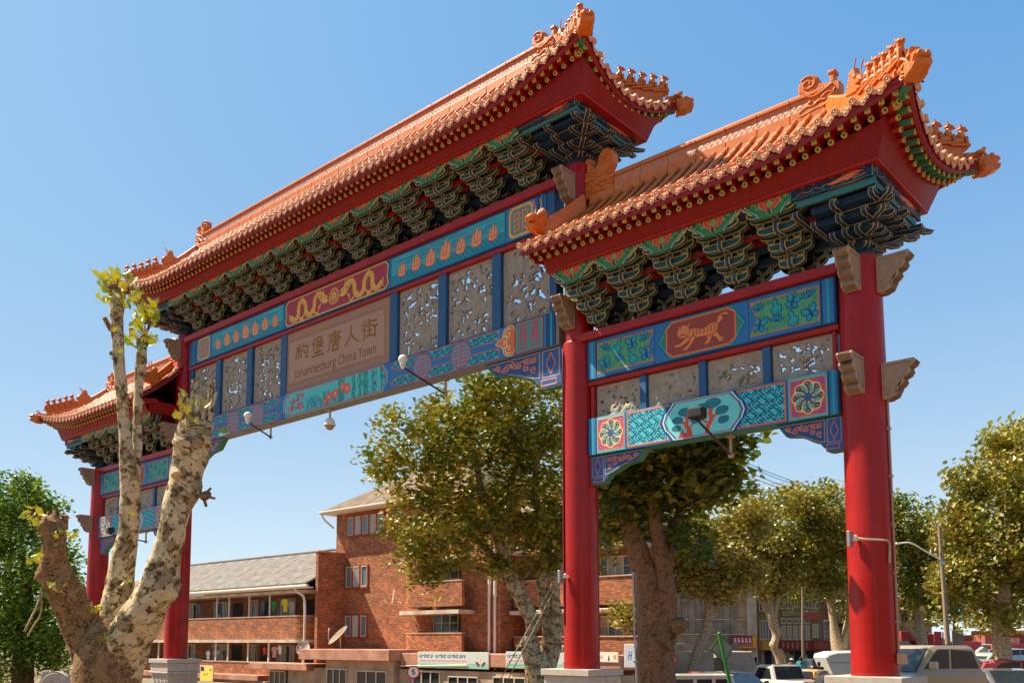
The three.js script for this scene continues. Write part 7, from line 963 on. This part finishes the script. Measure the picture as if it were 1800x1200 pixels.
{
  const pick = { W: 1.75, paint: carPaint(lin(0.74, 0.66, 0.54)), lower: [[-2.4, 0.4], [-2.45, 1.02], [1.0, 1.02], [2.0, 0.95], [2.3, 0.7], [2.3, 0.35]], cabin: [[-0.55, 0.98], [-0.35, 1.62], [0.5, 1.66], [0.75, 1.6], [1.25, 0.98]], sideGlass: [[[-0.3, 1.06], [-0.2, 1.5], [0.55, 1.54], [0.95, 1.06]]], screens: [[[-0.56, 1.06], [-0.38, 1.58], 1.45, 1.35], [[1.24, 1.04], [0.78, 1.58], 1.45, 1.3]], wheels: [-1.5, 1.5], head: [2.22, 0.8], tail: [-2.44, 0.85], mirror: [0.95, 1.2], bumper: [-2.45, 2.28], plate: [-2.47, 0.62] };
  vehicle('pickup', 'white pickup seen from behind, parked below the crooked pale tree', 'pickup', gr(1374, 40, 0), YAW + PI / 2 + 0.35, pick);
  vehicle('car', 'yellow car partly hidden behind the standing people', 'car', gr(1426, 50, -0.25), YAW + 0.9, hatch(carPaint(lin(0.75, 0.36, 0.02))));
  vehicle('car', 'dark car with black windows parked behind the man in turquoise', 'car', gr(1424, 64, 0.1), YAW + PI / 2 + 0.15, hatch(carPaint(lin(0.03, 0.03, 0.035))));
  vehicle('car', 'dark car nose just left of the right outer pedestal', 'car', gr(1520, 30, 0.1), YAW - PI / 2 + 0.3, hatch(carPaint(lin(0.05, 0.055, 0.06))));
  vehicle('car', 'silver sedan facing the camera at the lower right', 'car', gr(1766, 30, 0.30), YAW - PI / 2 - 0.12, sedan(carPaint(lin(0.12, 0.11, 0.095))));
  vehicle('car', 'red car behind the silver sedan at the right edge', 'car', gr(1806, 36, 0.5), YAW - 0.4, hatch(carPaint(lin(0.45, 0.05, 0.06))));
  vehicle('car', 'white hatchback far down the street, beside the gold minibus', 'car', gr(1697, 64, 0.25), YAW - 1.2, hatch(carPaint(lin(0.66, 0.58, 0.47))));
  vehicle('car', 'white hatchback far down the street, left of the thick pale trunk', 'car', gr(1722, 68, 0.5), YAW - 1.0, hatch(carPaint(lin(0.68, 0.60, 0.50))));
  vehicle('car', 'pale blue car at the right edge beyond the red car', 'car', gr(1786, 66, 0.8), YAW + 0.2, hatch(carPaint(lin(0.30, 0.42, 0.55))));
  vehicle('car', 'cream car half hidden to the right of the thick pale trunk', 'car', gr(1752, 66, 0.5), YAW + 0.3, sedan(carPaint(lin(0.55, 0.45, 0.30))));
  vehicle('car', 'dark car behind the green diamond sign, beside the white pickup', 'car', gr(1292, 38, -0.05), YAW - 1.15, hatch(carPaint(lin(0.03, 0.035, 0.04)))); 
  vehicle('car', 'red car with a dark roof, just left of the dark car', 'car', gr(1262, 40, -0.12), YAW - 1.1, { ...hatch(carPaint(lin(0.25, 0.02, 0.02))) });
  vehicle('minibus', 'old white minibus with square windows behind the pale trunk', 'minibus', gr(1218, 36, -0.55), YAW + 0.15, { W: 1.7, paint: carPaint(lin(0.60, 0.52, 0.41)), lower: [[-2.1, 0.35], [-2.15, 1.1], [1.9, 1.1], [2.0, 0.9], [2.0, 0.35]], cabin: [[-2.1, 1.05], [-2.05, 1.9], [1.1, 1.95], [1.3, 1.85], [1.75, 1.05]], sideGlass: [[[-1.9, 1.2], [-1.9, 1.75], [-1.25, 1.75], [-1.25, 1.2]], [[-1.1, 1.2], [-1.1, 1.75], [-0.3, 1.75], [-0.3, 1.2]], [[-0.15, 1.2], [-0.15, 1.75], [0.45, 1.75], [0.45, 1.2]], [[0.6, 1.2], [0.6, 1.75], [1.1, 1.75], [1.4, 1.2]]], screens: [[[1.76, 1.12], [1.32, 1.8], 1.5, 1.4]], wheels: [-1.3, 1.3], head: [1.95, 0.8], extra: (t) => mesh('roof_gutter', cbox(-2.1, 1.3, 1.86, 1.92, -0.86, 0.86, 0.02), M.white, t) });
  const box1 = std(lin(0.66, 0.55, 0.42), 0.7, { map: blotch });
  const tr = thing('box_truck', 'cream box truck with a grey folded panel between its two bodies', 'truck', gr(1255, 46, 0), YAW + 0.05); mesh('cargo_box', [cbox(-2.1, 0.0, 0.7, 2.15, -2, 0, 0.04)], box1, tr); mesh('cargo_box', muv(slab([[0.55, 0.6], [0.5, 2.18], [1.95, 2.18], [2.4, 0.6]], 2, 0.04)).translate(0, 0, -1), box1, tr); mesh('grey_panel', muv(slab([[-0.1, 0.6], [0.0, 1.8], [0.52, 2.0], [0.55, 0.6]], 0.3, 0.02)).translate(0, 0, -0.2), MB.grey, tr); mesh('chassis', box(-2, 2.2, 0.45, 0.62, -1.8, -0.2), M.dark, tr); for (const x of [-1.5, 1.7]) { const w = part('wheel', tr); w.position.set(x, 0.4, -0.15); mesh('tyre', new THREE.TorusGeometry(0.28, 0.11, 8, 18), tyreM, w); mesh('rim', new THREE.CylinderGeometry(0.22, 0.22, 0.18, 12).rotateX(PI / 2), rimM, w); }
  const cp = thing('truck_canopy', 'white truck body with slanted front beside the right outer pillar', 'truck', gr(1474, 54, -0.1), YAW + 0.1); mesh('canopy_shell', muv(slab([[-0.35, 0.9], [-0.75, 1.85], [-0.68, 2.05], [-0.1, 2.2], [1.3, 2.25], [1.3, 0.6], [0.0, 0.6]], 1.8, 0.1)).translate(0, 0, -0.9), M.white, cp); mesh('rib', box(-0.5, 1.2, 1.55, 1.58, 0.0, 0.02), M.grey, cp); mesh('chassis', box(-0.2, 1.3, 0.4, 0.62, -1.7, -0.1), M.dark, cp); const w = part('wheel', cp); w.position.set(0.6, 0.36, -0.1); mesh('tyre', new THREE.TorusGeometry(0.27, 0.1, 8, 18), tyreM, w);
}
// ---------- people ----------
function field(bones, cell, pad = 0.12) { // joined tapered capsules -> one smooth surface
  const mn = V(1e9, 1e9, 1e9), mxv = V(-1e9, -1e9, -1e9); for (const [a, b, r0, r1] of bones) for (const [p, r] of [[a, r0], [b, r1]]) { mn.min(V(p[0] - r, p[1] - r, p[2] - r)); mxv.max(V(p[0] + r, p[1] + r, p[2] + r)); }
  mn.subScalar(pad * 0.4); mxv.addScalar(pad * 0.4); const c = V().addVectors(mn, mxv).multiplyScalar(0.5), half = Math.max(mxv.x - mn.x, mxv.y - mn.y, mxv.z - mn.z) / 2 * 1.06, n = Math.min(150, Math.ceil(2 * half / cell)), mc = new MarchingCubes(n, new THREE.MeshStandardMaterial(), false, false, 400000), d = V(), pa = V(), ba = V();
  const B = bones.map(([a, b, r0, r1]) => [V(...a), V(...b), r0, r1]);
  for (let z = 0; z < n; z++) for (let y = 0; y < n; y++) for (let x = 0; x < n; x++) { d.set(c.x + (x - n / 2) / (n / 2) * half, c.y + (y - n / 2) / (n / 2) * half, c.z + (z - n / 2) / (n / 2) * half); let s = 1e9; for (const [a, b, r0, r1] of B) { pa.subVectors(d, a); ba.subVectors(b, a); const h = clamp(pa.dot(ba) / Math.max(1e-6, ba.lengthSq())), q = pa.addScaledVector(ba, -h).length() - lerp(r0, r1, h); const k = 0.025, m = clamp(0.5 + 0.5 * (s - q) / k); s = s > 5 ? q : lerp(s, q, m) - k * m * (1 - m); } mc.field[x + y * n + z * n * n] = -s; }
  mc.isolation = 0; mc.update(); const g = new THREE.BufferGeometry(), k = mc.count; g.setAttribute('position', new THREE.BufferAttribute(mc.positionArray.slice(0, k * 3), 3)); g.setAttribute('normal', new THREE.BufferAttribute(mc.normalArray.slice(0, k * 3), 3)); g.scale(half, half, half); g.translate(c.x, c.y, c.z); return muv(g);
}
const skinM = std(lin(0.10, 0.055, 0.035), 0.6);
function figure(pose) { // y up, faces +z, 1.72 m
  const { la, ra, ll, rl } = pose; const arm = (s, e, h) => [[[s * 0.19, 1.42, 0], e, 0.052, 0.042], [e, h, 0.040, 0.030]];
  const hand = (s, h, d) => { const o = [[h, [h[0] + d[0] * 0.08, h[1] + d[1] * 0.08, h[2] + d[2] * 0.08], 0.032, 0.036]]; for (let i = 0; i < 4; i++) { const k = [h[0] + d[0] * 0.08 + (i - 1.5) * 0.018 * (d[1] ? 0.4 : 0), h[1] + d[1] * 0.08, h[2] + d[2] * 0.08 + (i - 1.5) * 0.018]; o.push([k, [k[0] + d[0] * 0.08, k[1] + d[1] * (0.07 + 0.01 * (i % 2)), k[2] + d[2] * 0.07 + 0.01], 0.010, 0.008]); } o.push([[h[0], h[1] - 0.02, h[2] + 0.02], [h[0] + d[0] * 0.06, h[1] - 0.07, h[2] + 0.06], 0.012, 0.009]); return o; };
  const skin = [[[0, 1.44, 0], [0, 1.54, 0.01], 0.055, 0.05], [[0, 1.60, 0.0], [0, 1.66, -0.005], 0.085, 0.088], [[0, 1.56, 0.03], [0, 1.60, 0.035], 0.055, 0.062], [[0, 1.595, 0.095], [0, 1.62, 0.09], 0.014, 0.010], [[0.085, 1.61, 0], [0.09, 1.63, -0.005], 0.016, 0.014], [[-0.085, 1.61, 0], [-0.09, 1.63, -0.005], 0.016, 0.014], ...arm(1, la[0], la[1]), ...arm(-1, ra[0], ra[1]), ...hand(1, la[1], la[2]), ...hand(-1, ra[1], ra[2]), [[0, 1.05, 0], [0, 1.38, 0], 0.12, 0.14], [[0.09, 0.95, 0], ll[0], 0.085, 0.055], [ll[0], ll[1], 0.052, 0.036], [[-0.09, 0.95, 0], rl[0], 0.085, 0.055], [rl[0], rl[1], 0.052, 0.036]];
  const top = [[[0, 1.0, 0], [0, 1.2, 0], 0.155, 0.15], [[-0.07, 1.3, 0], [0.07, 1.3, 0], 0.135, 0.135], [[-0.15, 1.41, -0.005], [0.15, 1.41, -0.005], 0.072, 0.072], ...[[1, la], [-1, ra]].map(([s, a]) => [[s * 0.19, 1.42, 0], [lerp(s * 0.19, a[0][0], 0.8), lerp(1.42, a[0][1], 0.8), lerp(0, a[0][2], 0.8)], 0.072, 0.062])];
  const legs = [[[-0.06, 0.96, 0], [0.06, 0.96, 0], 0.135, 0.135], [[0.09, 0.93, 0], ll[0], 0.10, 0.075], [ll[0], ll[1], 0.073, 0.06], [[-0.09, 0.93, 0], rl[0], 0.10, 0.075], [rl[0], rl[1], 0.073, 0.06]];
  const foot = (p) => [[p[0], 0.055, p[2] - 0.04], [p[0], 0.045, p[2] + 0.16], 0.048, 0.04];
  return { skin: field(skin, 0.02), top: field(top, 0.024), legs: field(legs, 0.024), shoes: field([foot(ll[1]), foot(rl[1])], 0.02), hair: field([[[0, 1.665, -0.015], [0, 1.69, -0.015], 0.088, 0.082], [[0, 1.6, -0.05], [0, 1.66, -0.04], 0.06, 0.08]], 0.014), eyes: join([ball(0.012, 0.033, 1.625, 0.078), ball(0.012, -0.033, 1.625, 0.078)]) };
}
const fg1 = figure({ la: [[0.27, 1.16, 0.02], [0.25, 0.95, 0.12], [0, -1, 0.2]], ra: [[-0.30, 1.18, 0.0], [-0.18, 1.12, 0.2], [0.5, -0.2, 0.6]], ll: [[0.10, 0.5, 0.02], [0.11, 0.1, 0]], rl: [[-0.10, 0.5, 0.04], [-0.12, 0.1, -0.02]] });
function person(label, u, D, y, turn, top, legs, extra) {
  const t = thing('person', label, 'person', gr(u, D, y), turn); mesh('body', fg1.skin, skinM, t); mesh('shirt', fg1.top, std(top, 0.85), t); mesh('trousers', fg1.legs, std(legs, 0.9), t); mesh('shoe', fg1.shoes, M.black, t); mesh('hair', fg1.hair, M.black, t); mesh('eye', fg1.eyes, M.black, t); if (extra) extra(t); return t;
}
person('person in a turquoise shirt and black trousers standing behind the white pickup', 1408, 55, 0.02, YAW + 2.8, lin(0.03, 0.36, 0.42), lin(0.012, 0.012, 0.014));
person('person in a grey shirt and pale cap left of the one in turquoise', 1391, 56, -0.08, YAW + 0.4, lin(0.25, 0.22, 0.22), lin(0.10, 0.09, 0.10), (t) => mesh('cap', [ball(0.098, 0, 1.685, -0.005, 1, 0.8, 1.05), cbox(-0.07, 0.07, 1.68, 1.695, 0.06, 0.17, 0.006)], M.white, t));
person('person in black clothes standing beside the dark car', 1439, 52, -0.22, YAW - 0.5, lin(0.015, 0.015, 0.018), lin(0.02, 0.02, 0.024));
// ---------- street furniture ----------
{
  const D = 25, t = thing('round_sign', 'round white dollar sign with a red rim on a thin post, bottom centre', 'sign', gr(727, D, 0), YAW + 0.1), y = at(727, 1181, D).y, r = 11.5 * D / F; mesh('disc', new THREE.CylinderGeometry(r, r, 0.02, 32).rotateX(PI / 2).translate(0, y, 0), std(lin(0.62, 0.03, 0.03), 0.5), t);
  mesh('sign_face', new THREE.CircleGeometry(r * 0.78, 32).translate(0, y, 0.0125), std(0xffffff, 0.5, { map: canvasTex(256, 256, (x) => { x.fillStyle = '#efeae2'; x.fillRect(0, 0, 256, 256); x.fillStyle = '#141414'; x.font = 'bold 210px serif'; x.textAlign = 'center'; x.fillText('$', 128, 200); }) }), t); mesh('post', rod(V(0, 0, -0.04), V(0, y + r * 0.6, -0.04), 0.03), M.grey, t);
}
{
  const D = 24, t = thing('diamond_sign', 'back of a grey diamond sign on a leaning green pole', 'sign', gr(1290, D, 0)), a = at(1265, 1114, D - 0.1).sub(t.position), b = at(1296, 1260, D - 0.1).sub(t.position), c = at(1270, 1143, D).sub(t.position); mesh('pole', [rod(b, a, 0.055, 0.05, 10), ball(0.055, a.x, a.y, a.z)], std(lin(0.05, 0.22, 0.04), 0.4), t);
  const k = D / F, o = [[-20 * k, 2 * k], [-2 * k, 27 * k], [21 * k, 6 * k], [2 * k, -24 * k]], g = part('plate', t); g.position.copy(c); g.rotation.y = YAW; mesh('sheet', muv(slab(o, 0.012)), std(lin(0.42, 0.38, 0.32), 0.6, { map: grainTex }), g); mesh('rim', muv(slab(o.map(([x, y]) => [x * 1.04, y * 1.04]), 0.03, 0, [o.map(([x, y]) => [x * 0.9, y * 0.9])])), std(lin(0.06, 0.18, 0.04), 0.5), g);
}
{ const D = 27, t = thing('round_sign', 'red rimmed round road sign half hidden behind the thick brown trunk', 'sign', gr(1178, D, 0), YAW), y = at(1176, 1159, D).y, r = 13 * D / F; mesh('disc', new THREE.CylinderGeometry(r, r, 0.02, 28).rotateX(PI / 2).translate(0, y, 0), std(lin(0.6, 0.03, 0.03), 0.5), t); mesh('sign_face', new THREE.CircleGeometry(r * 0.7, 28).translate(0, y, 0.0125), M.white, t); mesh('post', rod(V(0.12, 0, -0.04), V(0.05, y + r, -0.04), 0.03), M.grey, t); }
{
  const D = 33, t = thing('utility_pole', 'tall grey utility pole with a long street lamp arm, right of the outer pillar', 'utility pole', gr(1673, D, 0)), q = (u, v, d = 0) => at(u, v, D + d).sub(t.position); mesh('pole', rod(q(1674, 1230), q(1652, 925), 0.105, 0.065, 10), MB.grey, t); mesh('lamp_arm', tube([q(1657, 985), q(1630, 970), q(1600, 954), q(1580, 955)], 0.03, 16, 7), M.white, t); mesh('lamp_head', new RoundedBoxGeometry(0.4, 0.10, 0.16, 2, 0.04).translate(q(1570, 956).x, q(1570, 956).y, q(1570, 956).z), MB.pipe, t); mesh('cross_arm', [rod(q(1646, 963), q(1644, 968), 0.025), rod(q(1637, 965), q(1637, 974), 0.02)], M.white, t); mesh('band', rod(q(1657.5, 993), q(1657.2, 986), 0.10, 0.10, 10), M.steel, t);
  const t3 = thing('utility_pole', 'slim dark pole top with a slanted stay above the trees, by the wires', 'utility pole', gr(1412, 75, 0)); const q3 = (u, v) => at(u, v, 75).sub(t3.position); mesh('pole', rod(q3(1412, 1200), q3(1411, 850), 0.12, 0.09), MB.grey, t3); mesh('stay', rod(q3(1402, 853), q3(1417, 866), 0.06), M.dark, t3); mesh('insulator', rod(q3(1393, 868), q3(1393, 858), 0.07), MB.grey, t3);
  for (const [a, b, l] of [[[1308, 808], [1432, 858], 'topmost of the overhead wires between the right pillars'], [[1308, 813], [1432, 863], 'second overhead wire from the top between the right pillars'], [[1300, 820], [1430, 870], 'third overhead wire from the top between the right pillars'], [[1296, 825], [1428, 876], 'fourth overhead wire from the top between the right pillars'], [[1285, 838], [1400, 882], 'lowest faint overhead wire between the right pillars']]) { const p = at(lerp(b[0], a[0], 1.9), lerp(b[1], a[1], 1.9) - 6, 45), c = at(...b, 75), m = V().addVectors(p, c).multiplyScalar(0.5); m.y -= 0.25; const w = mesh('overhead_wire', tube([p, m, c], 0.022, 24, 4), M.dark); tag(w, l, 'wire'); }
}
{ const a = [[1004, 968], [868, 1215]], b = [[1010, 968], [882, 1215]]; [[a, 'left of the two thin stay wires slanting past the pale trunks'], [b, 'right of the two thin stay wires slanting past the pale trunks']].forEach(([p, l]) => tag(mesh('stay_wire', rod(at(...p[0], 29), at(...p[1], 27), 0.016, 0.016, 6), std(lin(0.35, 0.24, 0.16), 0.6)), l, 'wire')); }
{ // service pipes up the thick trunk
  const D = 20.3, t = thing('service_pipe', 'pair of pale service pipes running up the left of the thick brown trunk', 'pipe', gr(1118, D, 0)), q = (u, v, d = 0) => at(u, v, D + d).sub(t.position); mesh('pipe', [tube([q(1122, 1240), q(1118, 1166), q(1116, 1120), q(1114, 1040), q(1113, 1005)], 0.022, 20, 7)], M.steel, t); mesh('pipe', tube([q(1127, 1240), q(1121, 1172), q(1124, 1120), q(1119, 1050), q(1117, 1010)], 0.035, 20, 7), MB.grey, t); mesh('clip', [rod(q(1114, 1162), q(1123, 1162), 0.03), rod(q(1113, 1118), q(1119, 1118), 0.03)], M.steel, t);
}
{ const D = 27, t = thing('stone_drum', 'carved grey stone drum at the bottom left, beside the leaning limb', 'stone drum', gr(100, D, 0), YAW + 0.2), y = at(100, 1204, D).y, r = 24 * D / F; mesh('drum', [new THREE.CylinderGeometry(r, r, 0.3, 36).rotateX(PI / 2).translate(0, y, 0), new THREE.TorusGeometry(r * 0.82, 0.035, 8, 36).translate(0, y, 0.15), new THREE.TorusGeometry(r * 0.4, 0.03, 8, 24).translate(0, y, 0.15), ball(0.09, 0, y, 0.15, 1, 1, 0.5)].map((g) => muv(g)), M.granite, t); mesh('crest', muv(slab([[-0.38, y + 0.28], [-0.36, y + 0.42], [-0.2, y + 0.44], [-0.1, y + 0.36], [-0.22, y + 0.28]], 0.24, 0.02)), M.granite, t); mesh('plinth', [cbox(-0.5, 0.5, 0.0, y - r * 0.8, -0.25, 0.25, 0.03)], M.granite, t); }
// satellite dishes
function dish(label, u, v, r, D, turn, tilt, m = MB.whiteP) { const t = thing('satellite_dish', label, 'satellite dish', at(u, v, D), turn), R = r * D / F, pr = []; for (let i = 0; i <= 10; i++) pr.push(new THREE.Vector2(R * i / 10 + 1e-4, 0.16 * R * (i / 10) ** 2)); const g = part('reflector', t); g.rotation.x = PI / 2 - tilt; mesh('bowl', muv(new THREE.LatheGeometry(pr, 28)), m, g); mesh('rim', new THREE.TorusGeometry(R, 0.015, 6, 32).rotateX(PI / 2).translate(0, 0.16 * R, 0), m, g); mesh('feed_arm', [tube([V(0, 0.05, R * 0.95), V(0, R * 0.5, R * 0.75), V(0, R * 0.95, R * 0.25)], 0.018, 10, 6), rod(V(0, R * 0.9, R * 0.3), V(0, R * 1.05, R * 0.08), 0.045)], MB.pipe, g); mesh('mast', rod(V(0, 0, -0.05), V(0, -R * 1.6, -0.12), 0.035), MB.pipe, t); return t; }
dish('white satellite dish below the white downpipe of the flats', 533, 1140, 12.5, 53.5, YAW - 0.2, 0.35);
dish('large dark satellite dish seen almost edge-on with its feed arm to the left', 596, 1118, 22, 51, YAW - 1.1, 0.75, MB.grey);
dish('grey satellite dish between the pale trunks and the right inner pillar', 985, 1137, 10, 40, YAW + 0.4, 0.3, MB.grey);
{ const t = thing('wall_aerial', 'slanted white aerial and pipe stubs on the tower wall', 'aerial', at(692, 1050, 52)), q = (u, v) => at(u, v, 52).sub(t.position); mesh('rod', [rod(q(690, 1060), q(694, 1036), 0.06), rod(q(698, 1057), q(706, 1060), 0.05), rod(q(674, 1056), q(680, 1060), 0.05)], MB.pipe, t); }
// laundry on the balconies
function garment(label, u, v, h, z, col, kind) {
  const p = onZ(u, v, z), H = h * 55 / F, W = H * (kind === 'trousers' ? 0.5 : 0.75), o = kind === 'trousers' ? [[-0.5, 0], [0.5, 0], [0.45, -1], [0.1, -1], [0, -0.35], [-0.1, -1], [-0.45, -1]] : [[-0.2, 0], [0.2, 0], [0.5, -0.14], [0.56, -0.45], [0.36, -0.48], [0.34, -1], [-0.34, -1], [-0.36, -0.48], [-0.56, -0.45], [-0.5, -0.14]];
  const g = slab(o.map(([a, b]) => [a * W, b * H]), 0.05, 0.012), q = g.attributes.position; for (let i = 0; i < q.count; i++) q.setZ(i, q.getZ(i) + 0.03 * Math.sin(q.getX(i) * 30 + u)); g.computeVertexNormals(); const m = mesh('hung_garment', muv(g), std(col, 0.95)); m.position.copy(p); tag(m, label, 'laundry'); return m;
}
const laundry = [
  ['yellow shirt hanging on the upper balcony', 501, 1052, 24, lin(0.70, 0.50, 0.03)], ['green shirt hanging on the upper balcony', 481, 1056, 20, lin(0.03, 0.25, 0.10)], ['grey shirt hanging right of the yellow one on the upper balcony', 513, 1056, 26, lin(0.32, 0.27, 0.25)], ['blue jeans hanging left of the green shirt on the upper balcony', 462, 1058, 24, lin(0.08, 0.12, 0.20), 'trousers'], ['blue jeans hanging near the right edge of the pillar on the upper balcony', 350, 1062, 22, lin(0.09, 0.12, 0.18), 'trousers'], ['dark trousers hanging on the upper balcony between the two windows', 384, 1060, 22, lin(0.05, 0.06, 0.09), 'trousers'],
  ['white shirt hanging leftmost on the lower balcony', 366, 1143, 18, lin(0.62, 0.60, 0.58)], ['white shirt hanging second on the lower balcony', 380, 1142, 18, lin(0.55, 0.55, 0.56)], ['dark jacket hanging beside the white shirts on the lower balcony', 394, 1142, 20, lin(0.05, 0.045, 0.04)], ['red shirt hanging on the lower balcony', 465, 1137, 14, lin(0.55, 0.05, 0.04)], ['pink shirt hanging right of the red one on the lower balcony', 482, 1136, 20, lin(0.45, 0.30, 0.27)], ['white shirt hanging rightmost on the lower balcony', 492, 1134, 16, lin(0.6, 0.58, 0.56)]];
for (const [l, u, v, h, c, k] of laundry) garment(l, u, v, h, -18.22, c, k);
tag(mesh('washing_line', rod(onZ(340, 1056, -18.25), onZ(528, 1052, -18.25), 0.012)), 'washing line along the upper balcony', 'line').material = M.dark;
tag(mesh('washing_line', rod(onZ(340, 1140, -18.25), onZ(520, 1134, -18.25), 0.012)), 'washing line along the lower balcony', 'line').material = M.dark;
// ---------- lamps and cameras fixed to the gate ----------
function armLamp(label, base, lamp, white) { // a hanger under the beam, an arm out to the front, a lamp turned back at the gate
  const t = thing('spotlight', label, 'spotlight', base), L = lamp.clone().sub(base), dir = L.clone().setY(0).normalize(); mesh('hanger', [rod(V(0, 0.02, 0), V(0, -0.34, 0), 0.03), cbox(-0.07, 0.07, -0.03, 0.02, -0.07, 0.07, 0.01), ball(0.06, 0, -0.36, 0)], MB.peach, t); mesh('arm', rod(V(0, -0.36, 0), L, 0.025, 0.022), std(lin(0.06, 0.03, 0.025), 0.5), t);
  const h = part('lamp_head', t); h.position.copy(L); h.rotation.y = Math.atan2(-dir.x, -dir.z); const m = white ? M.white : M.dark; mesh('housing', white ? [new THREE.SphereGeometry(0.105, 14, 10).scale(1.1, 1, 1).translate(0, 0.19, 0), cyl(0.06, 0.085, 0.10, 0, 0.03, 0, 12), ball(0.05, 0, 0, 0)] : [new RoundedBoxGeometry(0.3, 0.2, 0.22, 2, 0.04).translate(0, 0.12, 0), box(-0.02, 0.02, -0.02, 0.06, -0.03, 0.03)], m, h); mesh('lens', white ? new THREE.CircleGeometry(0.07, 16).translate(0, 0.19, 0.108) : cbox(-0.13, 0.13, 0.05, 0.19, 0.11, 0.12, 0.004), white ? M.grey : M.white, h); return t;
}
armLamp('white spotlight on a dark arm below the beam, right of the name board', V(-10.2, 9.05, -0.1), onZ(708, 645, 1.5), true);
armLamp('white spotlight on a dark arm below the beam, near the left end of the beam', V(-17.45, 9.05, 0.05), onZ(435, 742, 1.5), true);
armLamp('black spotlight on a rusty arm in front of the tree painting', V(-2.55, 6.46, -0.1), onZ(1226, 738, 1.3), false);
armLamp('dark spotlight below the small left beam, beside the tall tree limb', V(-25.0, 6.46, 0), onZ(193, 938, 1.2), false);
{ const p = onZ(580, 716, 0.0), t = thing('dome_camera', 'white dome camera hanging below the middle of the main beam', 'camera', V(p.x, 9.05, 0)); mesh('stem', [rod(V(0, 0.02, 0), V(0, -0.22, 0), 0.03), cbox(-0.09, 0.09, -0.04, 0.02, -0.09, 0.09, 0.01)], MB.peach, t); mesh('hood', [new THREE.SphereGeometry(0.16, 18, 10, 0, 2 * PI, 0, PI / 2).scale(1, 1.4, 1).translate(0, -0.44, 0), new THREE.TorusGeometry(0.155, 0.018, 6, 24).rotateX(PI / 2).translate(0, -0.44, 0)], M.white, t); mesh('dome', new THREE.SphereGeometry(0.13, 16, 8, 0, 2 * PI, PI / 2, PI / 2).translate(0, -0.45, 0), phy(lin(0.35, 0.22, 0.10), 0.15), t); }
function floodlight(label, x, y, pipe) { const t = thing('floodlight', label, 'floodlight', V(x, y, 0)), a = 0.37; mesh('case', cbox(-0.17, -0.12, -0.13, 0.13, a + 0.05, a + 0.22, 0.01), M.steel, t); mesh('bracket', [rod(V(-0.06, 0, a - 0.03), V(-0.13, 0, a + 0.12), 0.03), ball(0.05, -0.08, 0.02, a + 0.1)], MB.pipe, t); if (pipe) mesh('pipe', tube([V(-0.08, 0.02, a + 0.1), V(0.1, -0.02, a + 0.09), V(0.33, -0.04, 0.28), V(0.36, -0.06, 0.19), V(0.36, -0.4, 0.19)], 0.02, 24, 7), MB.peach, t); return t; }
floodlight('small floodlight with a side pipe on the right outer pillar', P4, at(1515, 958, 15.8).y, true); floodlight('small floodlight on the sunlit side of the right inner pillar', P3, at(995, 1020, 20).y, false);
renderer.render(scene, camera);
